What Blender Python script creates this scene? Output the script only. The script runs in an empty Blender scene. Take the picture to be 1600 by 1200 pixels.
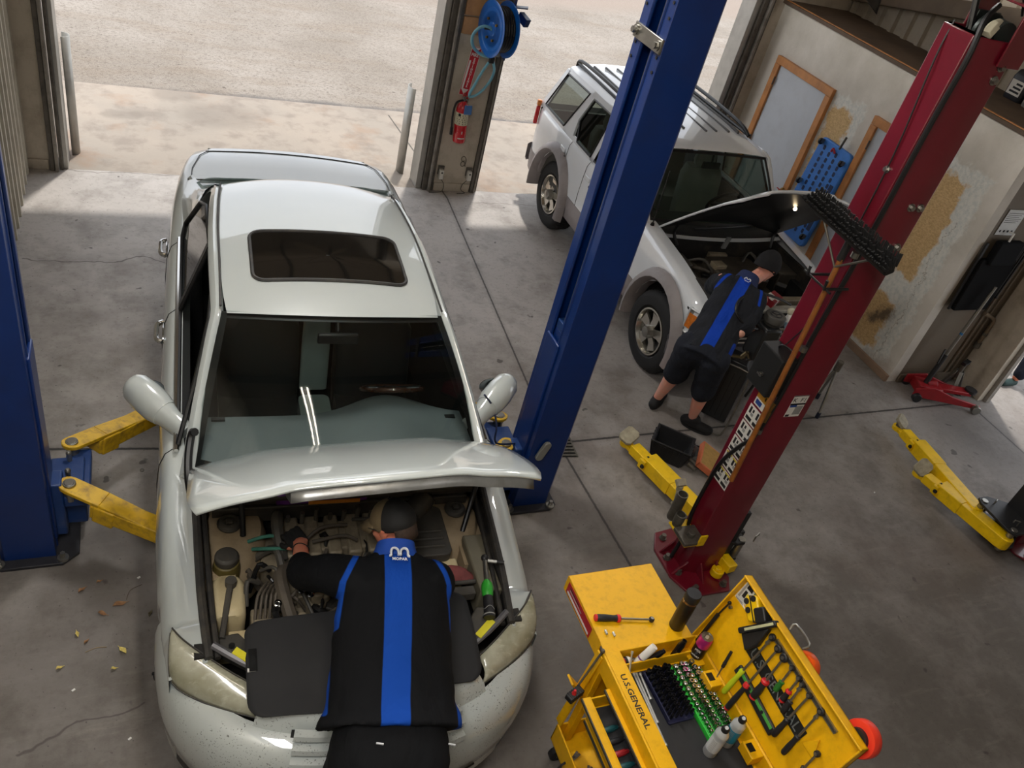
import bpy, bmesh, math, random
from mathutils import Vector, Matrix, noise
random.seed(7)
SC = bpy.context.scene
COL = SC.collection
V = Vector
PI = math.pi
# ---------------------------------------------------------------- camera calibration (1600x1200 frame)
CF = 1286.68
CX = V((0.9167048, -0.0421012, 0.3973409)); CY = V((-0.3314448, -0.6355006, 0.6973401)); CZ = V((0.2231515, -0.7709516, -0.5965207))
CH = 4.1057
def ray(u, v):
    q = V((u - 800, v - 600, CF)); return V((q.dot(CX), q.dot(CY), q.dot(CZ)))
def at(u, v, z=0.0):
    w = ray(u, v); return w * ((z - CH) / w.z) + V((0, 0, CH))
def ony(u, v, y):
    w = ray(u, v); return w * (y / w.y) + V((0, 0, CH))
def onx(u, v, x):
    w = ray(u, v); return w * (x / w.x) + V((0, 0, CH))
# ---------------------------------------------------------------- materials
def lin(c):
    c = c / 255.0
    return c / 12.92 if c <= 0.04045 else ((c + 0.055) / 1.055) ** 2.4
def L(c): return (lin(c[0]), lin(c[1]), lin(c[2]), 1.0)
class NT:
    def __init__(s, name):
        s.m = bpy.data.materials.new(name); s.m.use_nodes = True
        s.t = s.m.node_tree; s.n = s.t.nodes; s.n.clear()
        s.out = s.n.new('ShaderNodeOutputMaterial')
        s._co = None
    def link(s, a, b): s.t.links.new(a, b)
    def node(s, k, **kw):
        n = s.n.new(k)
        for a, b in kw.items(): setattr(n, a, b)
        return n
    def co(s, kind='Object'):
        if s._co is None: s._co = s.node('ShaderNodeTexCoord')
        return s._co.outputs[kind]
    def world(s): return s.node('ShaderNodeNewGeometry').outputs['Position']
    def val(s, sock, v):
        if hasattr(v, 'is_linked') or isinstance(v, bpy.types.NodeSocket): s.link(v, sock)
        else: sock.default_value = v
    def math(s, op, a, b=0.0, c=None, clamp=False):
        n = s.node('ShaderNodeMath', operation=op, use_clamp=clamp)
        s.val(n.inputs[0], a); s.val(n.inputs[1], b)
        if c is not None: s.val(n.inputs[2], c)
        return n.outputs[0]
    def noise(s, scale, detail=4, rough=0.55, vec=None, dist=0.0):
        n = s.node('ShaderNodeTexNoise'); n.inputs['Scale'].default_value = scale
        n.inputs['Detail'].default_value = detail; n.inputs['Roughness'].default_value = rough
        n.inputs['Distortion'].default_value = dist
        s.link(vec if vec is not None else s.co(), n.inputs['Vector']); return n.outputs['Fac']
    def ramp(s, f, lo, hi):
        n = s.node('ShaderNodeMapRange'); n.clamp = True
        s.val(n.inputs[0], f); n.inputs[1].default_value = lo; n.inputs[2].default_value = hi
        return n.outputs[0]
    def mix(s, f, a, b, mode='MIX'):
        n = s.node('ShaderNodeMix', data_type='RGBA', blend_type=mode)
        s.val(n.inputs[0], f); s.val(n.inputs[6], a); s.val(n.inputs[7], b); return n.outputs[2]
    def sep(s, vec):
        n = s.node('ShaderNodeSeparateXYZ'); s.link(vec, n.inputs[0]); return n.outputs
    def comb(s, x, y, z):
        n = s.node('ShaderNodeCombineXYZ'); s.val(n.inputs[0], x); s.val(n.inputs[1], y); s.val(n.inputs[2], z); return n.outputs[0]
    def add(s, a, b):
        n = s.node('ShaderNodeVectorMath', operation='ADD'); s.val(n.inputs[0], a); s.val(n.inputs[1], b); return n.outputs[0]
    def scale(s, a, f):
        n = s.node('ShaderNodeVectorMath', operation='SCALE'); s.val(n.inputs[0], a); s.val(n.inputs['Scale'], f); return n.outputs[0]
    def mul(s, a, b):
        n = s.node('ShaderNodeVectorMath', operation='MULTIPLY'); s.val(n.inputs[0], a); s.val(n.inputs[1], b); return n.outputs[0]
    def bsdf(s, color, rough=0.5, metal=0.0, coat=0.0, bump=None, bstr=0.2, bdist=0.01, spec=0.5, **kw):
        b = s.node('ShaderNodeBsdfPrincipled')
        s.val(b.inputs['Base Color'], color); s.val(b.inputs['Roughness'], rough); s.val(b.inputs['Metallic'], metal)
        b.inputs['Coat Weight'].default_value = coat; b.inputs['Coat Roughness'].default_value = 0.04
        b.inputs['Specular IOR Level'].default_value = spec
        for k, v in kw.items(): s.val(b.inputs[k.replace('_', ' ')], v)
        if bump is not None:
            n = s.node('ShaderNodeBump'); n.inputs['Strength'].default_value = bstr; n.inputs['Distance'].default_value = bdist
            s.link(bump, n.inputs['Height']); s.link(n.outputs[0], b.inputs['Normal'])
        s.link(b.outputs[0], s.out.inputs[0]); return b
    def seg(s, xy, a, b):
        """distance in plan from the point xy (sockets x,y) to the segment a-b"""
        ax, ay = a; bx, by = b; dx, dy = bx - ax, by - ay; l2 = dx * dx + dy * dy
        px = s.math('SUBTRACT', xy[0], ax); py = s.math('SUBTRACT', xy[1], ay)
        t = s.math('ADD', s.math('MULTIPLY', px, dx / l2), s.math('MULTIPLY', py, dy / l2), clamp=True)
        ex = s.math('SUBTRACT', px, s.math('MULTIPLY', t, dx)); ey = s.math('SUBTRACT', py, s.math('MULTIPLY', t, dy))
        return s.math('SQRT', s.math('ADD', s.math('MULTIPLY', ex, ex), s.math('MULTIPLY', ey, ey)))
    def box(s, a, b, a0, a1, b0, b1, soft=0.01):
        """1 inside the rectangle a0..a1, b0..b1 of the coordinates a,b"""
        def e(x, lo, hi):
            return s.math('MULTIPLY', s.ramp(x, lo - soft, lo + soft), s.math('SUBTRACT', 1.0, s.ramp(x, hi - soft, hi + soft)))
        return s.math('MULTIPLY', e(a, a0, a1), e(b, b0, b1))
_M = {}
def pm(name, col, rough=0.5, metal=0.0, var=0.12, sc=6.0, coat=0.0, bump=0.0, bsc=40.0, dirt=None, dsc=3.0, damt=0.5, spec=0.5, **kw):
    """plain procedural material: a colour with soft variation, optional dirt patches and bump"""
    if name in _M: return _M[name]
    t = NT(name); c = L(col)
    f = t.noise(sc, 5)
    a = tuple(min(1, x * (1 - var)) for x in c[:3]) + (1,); b = tuple(min(1, x * (1 + var)) for x in c[:3]) + (1,)
    colr = t.mix(t.ramp(f, .3, .7), a, b)
    if dirt is not None:
        d = t.math('MULTIPLY', t.ramp(t.noise(dsc, 6, .65), .48, .72), damt)
        colr = t.mix(d, colr, L(dirt))
    bp = t.noise(bsc, 4) if bump else None
    t.bsdf(colr, rough, metal, coat, bp, bump, spec=spec, **kw)
    _M[name] = t.m; return t.m
def emit(name, col, s):
    t = NT(name); e = t.node('ShaderNodeEmission'); e.inputs[0].default_value = L(col); e.inputs[1].default_value = s
    t.link(e.outputs[0], t.out.inputs[0]); return t.m
def glass(name, tint, refl=0.06, rough=0.0, fres=1.45):
    t = NT(name); tr = t.node('ShaderNodeBsdfTransparent'); tr.inputs[0].default_value = L(tint)
    gl = t.node('ShaderNodeBsdfGlossy'); gl.inputs['Roughness'].default_value = rough; gl.inputs[0].default_value = (1, 1, 1, 1)
    fr = t.node('ShaderNodeFresnel'); t.link(t.math('ADD', fres, t.math('MULTIPLY', t.node('ShaderNodeNewGeometry').outputs['Backfacing'], 1 / fres - fres)), fr.inputs[0])
    mx = t.node('ShaderNodeMixShader'); t.link(t.math('ADD', fr.outputs[0], refl, clamp=True), mx.inputs[0])
    t.link(tr.outputs[0], mx.inputs[1]); t.link(gl.outputs[0], mx.inputs[2]); t.link(mx.outputs[0], t.out.inputs[0])
    return t.m
# ---------------------------------------------------------------- mesh builder
def T(x, y=None, z=None):
    return Matrix.Translation(V(x) if y is None else V((x, y, z)))
def R(a, ax='Z'): return Matrix.Rotation(a, 4, ax)
def axis_frame(p, d, up=(0, 0, 1)):
    """matrix whose z axis runs along d, origin p"""
    d = V(d).normalized(); u = V(up)
    if abs(d.dot(u)) > .98: u = V((1, 0, 0)) if abs(d.x) < .9 else V((0, 1, 0))
    x = u.cross(d).normalized(); y = d.cross(x)
    return Matrix(((x.x, y.x, d.x, p[0]), (x.y, y.y, d.y, p[1]), (x.z, y.z, d.z, p[2]), (0, 0, 0, 1)))
def frame3(o, x, y):
    """frame at o with x axis x, y axis near y"""
    x = V(x).normalized(); z = x.cross(V(y)).normalized(); y = z.cross(x)
    return Matrix(((x.x, y.x, z.x, o[0]), (x.y, y.y, z.y, o[1]), (x.z, y.z, z.z, o[2]), (0, 0, 0, 1)))
def smooth_pts(pts, k=4):
    pts = [V(p) for p in pts]
    if len(pts) < 3: return pts
    out = []
    for i in range(len(pts) - 1):
        p0 = pts[max(i - 1, 0)]; p1 = pts[i]; p2 = pts[i + 1]; p3 = pts[min(i + 2, len(pts) - 1)]
        for j in range(k):
            t = j / k
            out.append(0.5 * ((2 * p1) + (p2 - p0) * t + (2 * p0 - 5 * p1 + 4 * p2 - p3) * t * t + (3 * p1 - p0 - 3 * p2 + p3) * t ** 3))
    out.append(pts[-1]); return out
class G:
    def __init__(s, M=None):
        s.b = bmesh.new(); s.M = M if M is not None else Matrix.Identity(4); s.mi = 0
    def v(s, p): return s.b.verts.new(s.M @ V(p))
    def f(s, vs):
        try:
            q = s.b.faces.new(vs); q.material_index = s.mi; return q
        except ValueError: return None
    def ring(s, pts): return [s.v(p) for p in pts]
    def bridge(s, a, b, closed=True):
        n = len(a)
        for i in range(n if closed else n - 1):
            j = (i + 1) % n; s.f((a[i], a[j], b[j], b[i]))
    def loft(s, rings, closed=True, caps=True, loop=False):
        rs = [s.ring(r) for r in rings]
        for i in range(len(rs) - 1): s.bridge(rs[i], rs[i + 1], closed)
        if loop: s.bridge(rs[-1], rs[0], closed)
        elif caps and closed: s.f(rs[0][::-1]); s.f(rs[-1])
        return s
    def box(s, c, d, M=None):
        M = M or Matrix.Identity(4); x, y, z = [k / 2 for k in d]; c = V(c)
        p = [M @ (c + V((a * x, b * y, e * z))) if False else (c + (M.to_3x3() @ V((a * x, b * y, e * z)))) for e in (-1, 1) for a, b in ((-1, -1), (1, -1), (1, 1), (-1, 1))]
        vs = s.ring(p)
        for q in ((3, 2, 1, 0), (4, 5, 6, 7), (0, 1, 5, 4), (1, 2, 6, 5), (2, 3, 7, 6), (3, 0, 4, 7)): s.f([vs[i] for i in q])
        return s
    def bb(s, x0, x1, y0, y1, z0, z1):
        return s.box(((x0 + x1) / 2, (y0 + y1) / 2, (z0 + z1) / 2), (abs(x1 - x0), abs(y1 - y0), abs(z1 - z0)))
    def bar(s, p, q, w, h, up=(0, 0, 1)):
        """rectangular bar from p to q, width w across, height h along up"""
        p, q = V(p), V(q); m = axis_frame((0, 0, 0), q - p, up)
        rg = []
        for o in (p, q): rg.append([o + m.to_3x3() @ V((a * w / 2, b * h / 2, 0)) for a, b in ((-1, -1), (1, -1), (1, 1), (-1, 1))])
        return s.loft(rg)
    def cyl(s, p, q, r, r2=None, n=16, caps=True):
        p, q = V(p), V(q); r2 = r if r2 is None else r2; m = axis_frame((0, 0, 0), q - p).to_3x3()
        c = [m @ V((math.cos(2 * PI * i / n), math.sin(2 * PI * i / n), 0)) for i in range(n)]
        return s.loft([[p + k * r for k in c], [q + k * r2 for k in c]], caps=caps)
    def tube(s, pts, r, n=8, k=0, caps=True):
        pts = smooth_pts(pts, k) if k else [V(p) for p in pts]
        rr = r if isinstance(r, (list, tuple)) else None
        rings = []; m0 = None
        for i, p in enumerate(pts):
            d = (pts[min(i + 1, len(pts) - 1)] - pts[max(i - 1, 0)])
            if d.length < 1e-9: d = V((0, 0, 1))
            d.normalize()
            if m0 is None: m = axis_frame((0, 0, 0), d).to_3x3(); xax = m @ V((1, 0, 0))
            else:
                xax = m0 - d * m0.dot(d)
                if xax.length < 1e-6: xax = d.orthogonal()
                xax.normalize()
            m0 = xax; yax = d.cross(xax)
            ri = r if rr is None else rr[min(len(rr) - 1, int(round(i * (len(rr) - 1) / max(1, len(pts) - 1))))] if len(rr) != len(pts) else rr[i]
            rings.append([p + xax * (ri * math.cos(2 * PI * j / n)) + yax * (ri * math.sin(2 * PI * j / n)) for j in range(n)])
        return s.loft(rings, caps=caps)
    def lathe(s, prof, M=None, n=20, caps=True):
        M = M if M is not None else Matrix.Identity(4)
        return s.loft([[M @ V((max(r, 1e-4) * math.cos(2 * PI * i / n), max(r, 1e-4) * math.sin(2 * PI * i / n), z)) for i in range(n)] for r, z in prof], caps=caps)
    def sph(s, c, r, M=None, n=14, m=9):
        r = r if isinstance(r, (list, tuple)) else (r, r, r); M = M if M is not None else Matrix.Identity(4); c = V(c)
        rings = []
        for j in range(1, m):
            a = -PI / 2 + PI * j / m
            rings.append([c + M.to_3x3() @ V((r[0] * math.cos(a) * math.cos(2 * PI * i / n), r[1] * math.cos(a) * math.sin(2 * PI * i / n), r[2] * math.sin(a))) for i in range(n)])
        return s.loft(rings)
    def prism(s, poly, h0, h1, M=None):
        M = M if M is not None else Matrix.Identity(4)
        return s.loft([[M @ V((x, y, h)) for x, y in poly] for h in (h0, h1)])
    def quad(s, *p):
        s.f(s.ring(p)); return s
    def grid(s, rows):
        rs = [s.ring(r) for r in rows]
        for i in range(len(rs) - 1): s.bridge(rs[i], rs[i + 1], False)
        return s
    def cap(s, p, q, r, r2=None, n=12):
        """capsule"""
        r2 = r if r2 is None else r2
        s.cyl(p, q, r, r2, n); s.sph(p, r, n=n, m=7); s.sph(q, r2, n=n, m=7); return s
    def text(s, body, size, M, depth=0.0015, align='CENTER', bold=0.0, sx=1.0):
        cu = bpy.data.curves.new('t', 'FONT'); cu.body = body; cu.size = size; cu.align_x = align; cu.align_y = 'CENTER'
        cu.extrude = depth; cu.offset = bold; cu.resolution_u = 2
        ob = bpy.data.objects.new('t', cu); me = bpy.data.meshes.new_from_object(ob)
        base = len(s.b.verts)
        vs = [s.v(M @ V((p.co.x * sx, p.co.y, p.co.z))) for p in me.vertices]
        for p in me.polygons: s.f([vs[i] for i in p.vertices])
        bpy.data.objects.remove(ob); bpy.data.curves.remove(cu); bpy.data.meshes.remove(me); return s
    def build(s, name, mat, parent=None, smooth=35, bevel=0.0, bseg=2, thick=0.0, sub=0, mods=(), merge=0.0, fixn=True, toff=0.0):
        b = s.b
        if merge: bmesh.ops.remove_doubles(b, verts=b.verts, dist=merge)
        if fixn: bmesh.ops.recalc_face_normals(b, faces=b.faces)
        if smooth:
            lim = math.radians(smooth)
            for e in b.edges:
                if len(e.link_faces) == 2 and e.calc_face_angle(0) > lim: e.smooth = False
            for f in b.faces: f.smooth = True
        me = bpy.data.meshes.new(name); o = bpy.data.objects.new(name, me); COL.objects.link(o)
        if parent is not None:
            r = parent
            while r.parent is not None: r = r.parent
            b.transform(r.matrix_basis.inverted()); o.parent = parent
        else:
            zs = [v.co.z for v in b.verts]; xs = [v.co.x for v in b.verts]; ys = [v.co.y for v in b.verts]
            c = V(((min(xs) + max(xs)) / 2, (min(ys) + max(ys)) / 2, min(zs)))
            if not getattr(s, 'keep', False):
                b.transform(T(-c)); o.location = c
        b.to_mesh(me); b.free()
        for m in (mat if isinstance(mat, (list, tuple)) else [mat]): me.materials.append(m)
        if thick:
            m = o.modifiers.new('solid', 'SOLIDIFY'); m.thickness = thick; m.offset = toff
        if bevel:
            m = o.modifiers.new('bevel', 'BEVEL'); m.width = bevel; m.segments = bseg; m.limit_method = 'ANGLE'; m.angle_limit = math.radians(40); m.harden_normals = False
        if sub:
            m = o.modifiers.new('sub', 'SUBSURF'); m.levels = sub; m.render_levels = sub
        for k, kw in mods:
            m = o.modifiers.new(k.lower(), k)
            for a, c in kw.items(): setattr(m, a, c)
        return o
def islands(b, pad=.0015):
    """groups of connected (or touching) faces"""
    seen = set(); out = []
    b.faces.ensure_lookup_table()
    for f in b.faces:
        if f.index in seen: continue
        st = [f]; seen.add(f.index); fs = []
        while st:
            q = st.pop(); fs.append(q)
            for v in q.verts:
                for k in v.link_faces:
                    if k.index not in seen: seen.add(k.index); st.append(k)
        co = [v.co for q in fs for v in q.verts]
        out.append([[min(c[i] for c in co) - pad for i in range(3)], [max(c[i] for c in co) + pad for i in range(3)], fs])
    ch = True
    while ch:
        ch = False
        for i in range(len(out)):
            for j in range(i + 1, len(out)):
                a, c = out[i], out[j]
                if all(a[0][k] <= c[1][k] and c[0][k] <= a[1][k] for k in range(3)):
                    out[i] = [[min(a[0][k], c[0][k]) for k in range(3)], [max(a[1][k], c[1][k]) for k in range(3)], a[2] + c[2]]
                    out.pop(j); ch = True; break
            if ch: break
    return [o[2] for o in out]
def each(g, name, mat, parent, **kw):
    """build every separate piece of g as a part of its own"""
    b = g.b; b.faces.index_update(); res = []
    for fs in islands(b):
        h = G(); mp = {}
        for f in fs:
            vs = []
            for v in f.verts:
                if v not in mp: mp[v] = h.b.verts.new(v.co)
                vs.append(mp[v])
            h.mi = f.material_index; h.f(vs)
        res.append(h.build(name, mat, parent, **kw))
    b.free(); return res
def tag(o, label, cat=None, group=None, kind=None):
    if label: o['label'] = label
    if cat: o['category'] = cat
    if group: o['group'] = group
    if kind: o['kind'] = kind
    return o
def thing(name, label, cat, loc=(0, 0, 0), rot=0.0, group=None, M=None):
    o = bpy.data.objects.new(name, None); COL.objects.link(o); o.empty_display_size = .1
    o.matrix_basis = M if M is not None else T(V(loc)) @ R(rot)
    return tag(o, label, cat, group)
def struct(o): o['kind'] = 'structure'; return o
def lab(o, label): o['label'] = label; return o
def dup(root, M, label=None, group=None):
    r = root.copy(); COL.objects.link(r); r.matrix_basis = M
    if label: r['label'] = label
    if group: r['group'] = group
    for ch in list(root.children):
        c = ch.copy(); COL.objects.link(c); c.parent = r
        for g in list(ch.children):
            d = g.copy(); COL.objects.link(d); d.parent = c
    return r
# ================================================================ SETTING
EXPOSURE = 0.1
def floor_mat():
    t = NT('concrete_floor'); p = t.world(); s = t.sep(p)
    n1 = t.noise(.55, 6, .6, p); n2 = t.noise(2.6, 7, .68, p); n3 = t.noise(22, 5, .7, p); n4 = t.noise(90, 3, .6, p)
    c = t.mix(t.ramp(n1, .35, .65), L((170, 164, 159)), L((187, 181, 176)))
    c = t.mix(t.math('MULTIPLY', t.ramp(n2, .48, .66), .6), c, L((142, 135, 129)))
    c = t.mix(t.math('MULTIPLY', t.ramp(n3, .52, .7), .35), c, L((120, 112, 106)))
    c = t.mix(t.math('MULTIPLY', t.ramp(n4, .58, .72), .38), c, L((182, 176, 170)))
    # dimmer light deeper in the shop painted into the floor colour
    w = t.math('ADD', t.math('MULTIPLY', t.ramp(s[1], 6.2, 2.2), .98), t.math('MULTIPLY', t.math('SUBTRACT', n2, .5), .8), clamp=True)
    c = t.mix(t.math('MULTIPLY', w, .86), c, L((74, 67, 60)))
    sp = t.noise(7.5, 2, .5, p)
    c = t.mix(t.math('MULTIPLY', t.ramp(sp, .71, .745), .75), c, L((62, 57, 54)))
    sp2 = t.noise(55, 1, .4, p)
    c = t.mix(t.math('MULTIPLY', t.ramp(sp2, .73, .76), .7), c, L((70, 64, 60)))
    big = t.noise(.9, 5, .6, t.add(p, (31.0, 7.0, 0.0)))
    c = t.mix(t.math('MULTIPLY', t.ramp(big, .52, .66), .45), c, L((96, 84, 76)))
    # scratchy scuffs across the bay
    st = t.noise(6, 5, .7, t.mul(p, (.35, 2.2, 1.0)))
    c = t.mix(t.math('MULTIPLY', t.ramp(st, .56, .7), .1), c, L((178, 170, 160)))
    q = t.sep(t.add(p, t.scale(t.mul(t.comb(t.math('SUBTRACT', t.noise(3.1, 3, .6, p), .5), t.math('SUBTRACT', t.noise(3.1, 3, .6, t.add(p, (9.0, 3.0, 0.0))), .5), 0.0), (1.0, 1.0, 0.0)), .16)))
    qs = t.sep(t.add(p, t.scale(t.comb(t.math('SUBTRACT', t.noise(30, 3, .6, p), .5), t.math('SUBTRACT', t.noise(27, 3, .6, p), .5), 0.0), .012)))
    def px(u, v): w = at(u, v); return (w.x, w.y)
    J = [px(607, 180), px(699, 310), px(831, 615), px(873, 694)]
    D2 = [px(873, 694), px(986, 885), (2.95, .2)]
    X1 = [(-1.04, 4.41), px(250, 701), px(873, 694)]; X2 = [px(873, 692), px(1257, 654), px(1512, 629), px(1600, 708)]
    def chain(ch, cl):
        m = None
        for a, b in zip(ch, ch[1:]):
            d = t.seg(cl, a, b); m = d if m is None else t.math('MINIMUM', m, d)
        return m
    for ch, wd, am in ((J, .011, .8), (D2, .013, .85), (X1, .014, .95), (X2, .014, .9)):
        d = chain(ch, qs)
        c = t.mix(t.math('MULTIPLY', t.ramp(d, .05, .01), .22), c, L((90, 82, 76)))
        c = t.mix(t.math('MULTIPLY', t.ramp(d, wd, wd * .45), am), c, L((34, 31, 30)))
    cr = [[px(37, 404), px(100, 409), px(190, 408), px(225, 401), px(258, 410)], [px(25, 1180), px(120, 1130), px(180, 1120), px(222, 1103)], [px(1005, 625), px(1010, 585)], [px(270, 985), px(205, 920)]]
    for ch in cr[:2]:
        d = chain(ch, q); c = t.mix(t.math('MULTIPLY', t.ramp(d, .008, .003), .7), c, L((60, 54, 50)))
    # threshold line at the doors
    d = t.seg(q, (-.8, 8.27), (2.8, 8.33)); c = t.mix(t.math('MULTIPLY', t.ramp(d, .012, .004), .6), c, L((96, 88, 80)))
    d = t.seg(q, (3.4, 8.0), (7.0, 8.0)); c = t.mix(t.math('MULTIPLY', t.ramp(d, .012, .004), .4), c, L((96, 88, 80)))
    # grease stains: by the left post, under the lift arms
    for (x, y, r, a) in ((-.35, 3.45, .35, .6), (2.75, 3.2, .45, .35), (7.3, 3.7, .7, .55), (1.9, 2.2, .6, .35), (-.3, 2.9, .5, .25)):
        dd = t.math('ADD', t.seg(q, (x, y), (x + .01, y)), t.math('MULTIPLY', t.math('SUBTRACT', n2, .5), r * 1.3))
        c = t.mix(t.math('MULTIPLY', t.ramp(dd, r, r * .35), a), c, L((58, 52, 48)))
    rough = t.math('ADD', .52, t.math('MULTIPLY', n3, .25))
    t.bsdf(c, rough, bump=n4, bstr=.12, bdist=.004); return t.m
def apron_mat():
    t = NT('apron_concrete'); p = t.world(); n1 = t.noise(.8, 6, .62, p); n2 = t.noise(3.5, 6, .65, p); n3 = t.noise(60, 4, .7, p)
    c = t.mix(t.ramp(n1, .35, .65), L((205, 190, 174)), L((188, 177, 164)))
    c = t.mix(t.math('MULTIPLY', t.ramp(n2, .48, .64), .6), c, L((160, 146, 134)))
    c = t.mix(t.math('MULTIPLY', t.ramp(t.noise(1.3, 5, .6, t.add(p, (5.0, 2.0, 0.0))), .55, .7), .5), c, L((190, 150, 118)))
    c = t.mix(t.math('MULTIPLY', t.ramp(n3, .55, .75), .25), c, L((142, 135, 129)))
    qs = t.sep(p)
    a = at(607, 180); b = at(699, 310)
    d = t.seg(qs, (a.x, a.y), (b.x, b.y)); c = t.mix(t.math('MULTIPLY', t.ramp(d, .014, .006), .8), c, L((70, 64, 58)))
    # two drip marks and a dark scuff
    for (u, v, r) in ((178, 178, .13), (214, 177, .12), (330, 180, .42), (260, 148, .2)):
        w = at(u, v); dd = t.math('ADD', t.seg(qs, (w.x, w.y), (w.x + .2, w.y + .01)), t.math('MULTIPLY', t.math('SUBTRACT', n2, .5), .3))
        c = t.mix(t.math('MULTIPLY', t.ramp(dd, r, r * .5), .45), c, L((150, 138, 126)))
    c = t.mix(1.0, c, (.62, .62, .62, 1), 'MULTIPLY'); t.bsdf(c, .8, bump=n3, bstr=.15, bdist=.006); return t.m
def yard_mat():
    t = NT('gravel_yard'); p = t.world(); s = t.sep(p); n1 = t.noise(.5, 6, .6, p); n3 = t.noise(28, 5, .75, p); n4 = t.noise(75, 3, .7, p)
    c = t.mix(t.ramp(n1, .35, .65), L((172, 162, 150)), L((202, 193, 183)))
    c = t.mix(t.math('MULTIPLY', t.ramp(t.noise(1.2, 6, .65, t.mul(p, (.6, 1.6, 1.0))), .48, .66), .5), c, L((166, 148, 128)))
    c = t.mix(t.math('MULTIPLY', t.ramp(n3, .48, .66), .7), c, L((118, 104, 92)))
    c = t.mix(t.math('MULTIPLY', t.ramp(n4, .52, .7), .7), c, L((226, 216, 204)))
    c = t.mix(t.math('MULTIPLY', t.ramp(t.noise(14, 2, .5, p), .72, .75), .6), c, L((92, 80, 72)))
    # pinkish gravel beyond
    e = t.math('ADD', t.math('ADD', s[1], t.math('MULTIPLY', s[0], -.3)), t.math('MULTIPLY', t.math('SUBTRACT', n1, .5), 1.0))
    c = t.mix(t.ramp(e, 14.3, 15.2), c, t.mix(t.ramp(n4, .4, .62), L((172, 154, 140)), L((206, 192, 180))))
    # damp rubble strip along the slab edge
    ed = t.math('SUBTRACT', s[1], t.math('ADD', 10.52, t.math('MULTIPLY', t.math('SUBTRACT', t.noise(2.2, 4, .6, p), .5), .3)))
    m = t.math('MULTIPLY', t.ramp(ed, .16, .03), t.ramp(s[0], -.9, 1.5))
    c = t.mix(t.math('MULTIPLY', m, .75), c, L((112, 110, 112)))
    c = t.mix(1.0, c, (.56, .55, .54, 1), 'MULTIPLY'); t.bsdf(c, .9, bump=n3, bstr=.4, bdist=.01); return t.m
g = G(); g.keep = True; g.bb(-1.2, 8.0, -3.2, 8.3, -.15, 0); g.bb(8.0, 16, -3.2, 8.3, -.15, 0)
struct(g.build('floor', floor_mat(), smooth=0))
g = G(); g.bb(-8, 18, 8.3, 10.52, -.15, 0); struct(g.build('driveway', apron_mat(), smooth=0))
g = G(); g.bb(-30, 45, 10.52, 60, -.15, -.015); struct(g.build('gravel_yard', yard_mat(), smooth=0))
# ---- painted steel, timber
def dirty_paint(name, col, dirt=(110, 98, 84), amt=.5, sc=4, rough=.6):
    t = NT(name); p = t.world(); n = t.noise(sc, 7, .66, p); n2 = t.noise(35, 5, .7, t.mul(p, (1, 1, .25)))
    c = t.mix(t.math('MULTIPLY', t.ramp(n, .46, .7), amt), L(col), L(dirt)); c = t.mix(t.math('MULTIPLY', t.ramp(n2, .56, .72), .45 * amt), c, L(dirt))
    t.bsdf(c, rough, bump=n2, bstr=.1, bdist=.004); return t.m
M_pil = dirty_paint('pillar_paint', (186, 176, 160), (120, 104, 86), .45)
M_trim = dirty_paint('track_steel', (138, 132, 124), (70, 62, 54), .6, 8)
M_trimd = dirty_paint('track_dark', (92, 86, 78), (44, 38, 34), .7, 9)
M_guard = pm('galvanised', (168, 166, 160), .45, .55, .1, 9)
M_ply = pm('plywood', (196, 150, 104), .6, 0, .18, 5, dirt=(140, 96, 60), dsc=6)
M_sid = dirty_paint('siding_paint', (190, 184, 170), (120, 110, 96), .35, 3)
M_sidd = dirty_paint('siding_upper', (172, 162, 146), (96, 84, 70), .35, 3)
def corr(name, mat, x, y0, y1, z0, z1, pitch=.23, d=.03, sgn=1):
    """ribbed sheet wall in the plane x, ribs upright"""
    pr = []; y = y0
    while y < y1 - 1e-6:
        for a, h in ((0, 0), (.62, 0), (.7, 1), (.9, 1), (.98, 0)): pr.append((x + sgn * d * h, min(y + a * pitch, y1)))
        y += pitch
    g = G(); g.keep = True
    g.grid([[(a, b, z0) for a, b in pr], [(a, b, z1) for a, b in pr]])
    return struct(g.build(name, mat, smooth=0, thick=.004))
corr('wall_left', M_sid, -1.04, -3.2, 8.28, 0, 5.2, .2, .035, 1)
# front wall: pilaster on the left, pillar between the doors, header, return on the right
def track(g, x0, x1, y0, y1, z1): g.bb(x0, x1, y0, y1, 0, z1)
g = G(); g.bb(-1.3, -.83, 8.28, 8.6, 0, 5.2); w = struct(g.build('wall_front', M_pil, bevel=.006))
g = G(); g.bb(-1.02, -.84, 8.262, 8.28, 0, .1); struct(g.build('baseboard_front', M_pil, w, bevel=.004))
def jamb(name, xs, parent=None):
    o = None
    for i, (x0, x1, y0, y1, m) in enumerate(xs):
        g = G(); g.bb(x0, x1, y0, y1, 0, 4.0)
        o2 = struct(g.build(name if o is None else 'jamb_strip', m, o, bevel=.004))
        o = o or o2
    return o
jamb('trim_1', ((-.83, -.79, 8.24, 8.5, M_trimd), (-.785, -.755, 8.22, 8.3, M_trim), (-.75, -.72, 8.27, 8.6, M_trimd), (-.72, -.68, 8.3, 8.62, M_guard)))
g = G(); g.loft([[(-.66 + .07 * math.sin(a), 8.68 + .07 * math.cos(a), z) for a in [i * PI / 8 for i in range(0, 9)]] for z in (0.0, 1.15)], closed=False)
tag(g.build('door_guard', M_guard, thick=.006), 'grey curved steel guard standing outside the left door jamb', 'door guard')
g = G(); g.bb(2.99, 3.44, 8.28, 8.62, 0, 5.2); wp = struct(g.build('wall_center', M_pil, bevel=.006))
g = G(); g.bb(3.0, 3.43, 8.262, 8.28, 0, .095); struct(g.build('baseboard_center', M_pil, wp, bevel=.004))
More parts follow.
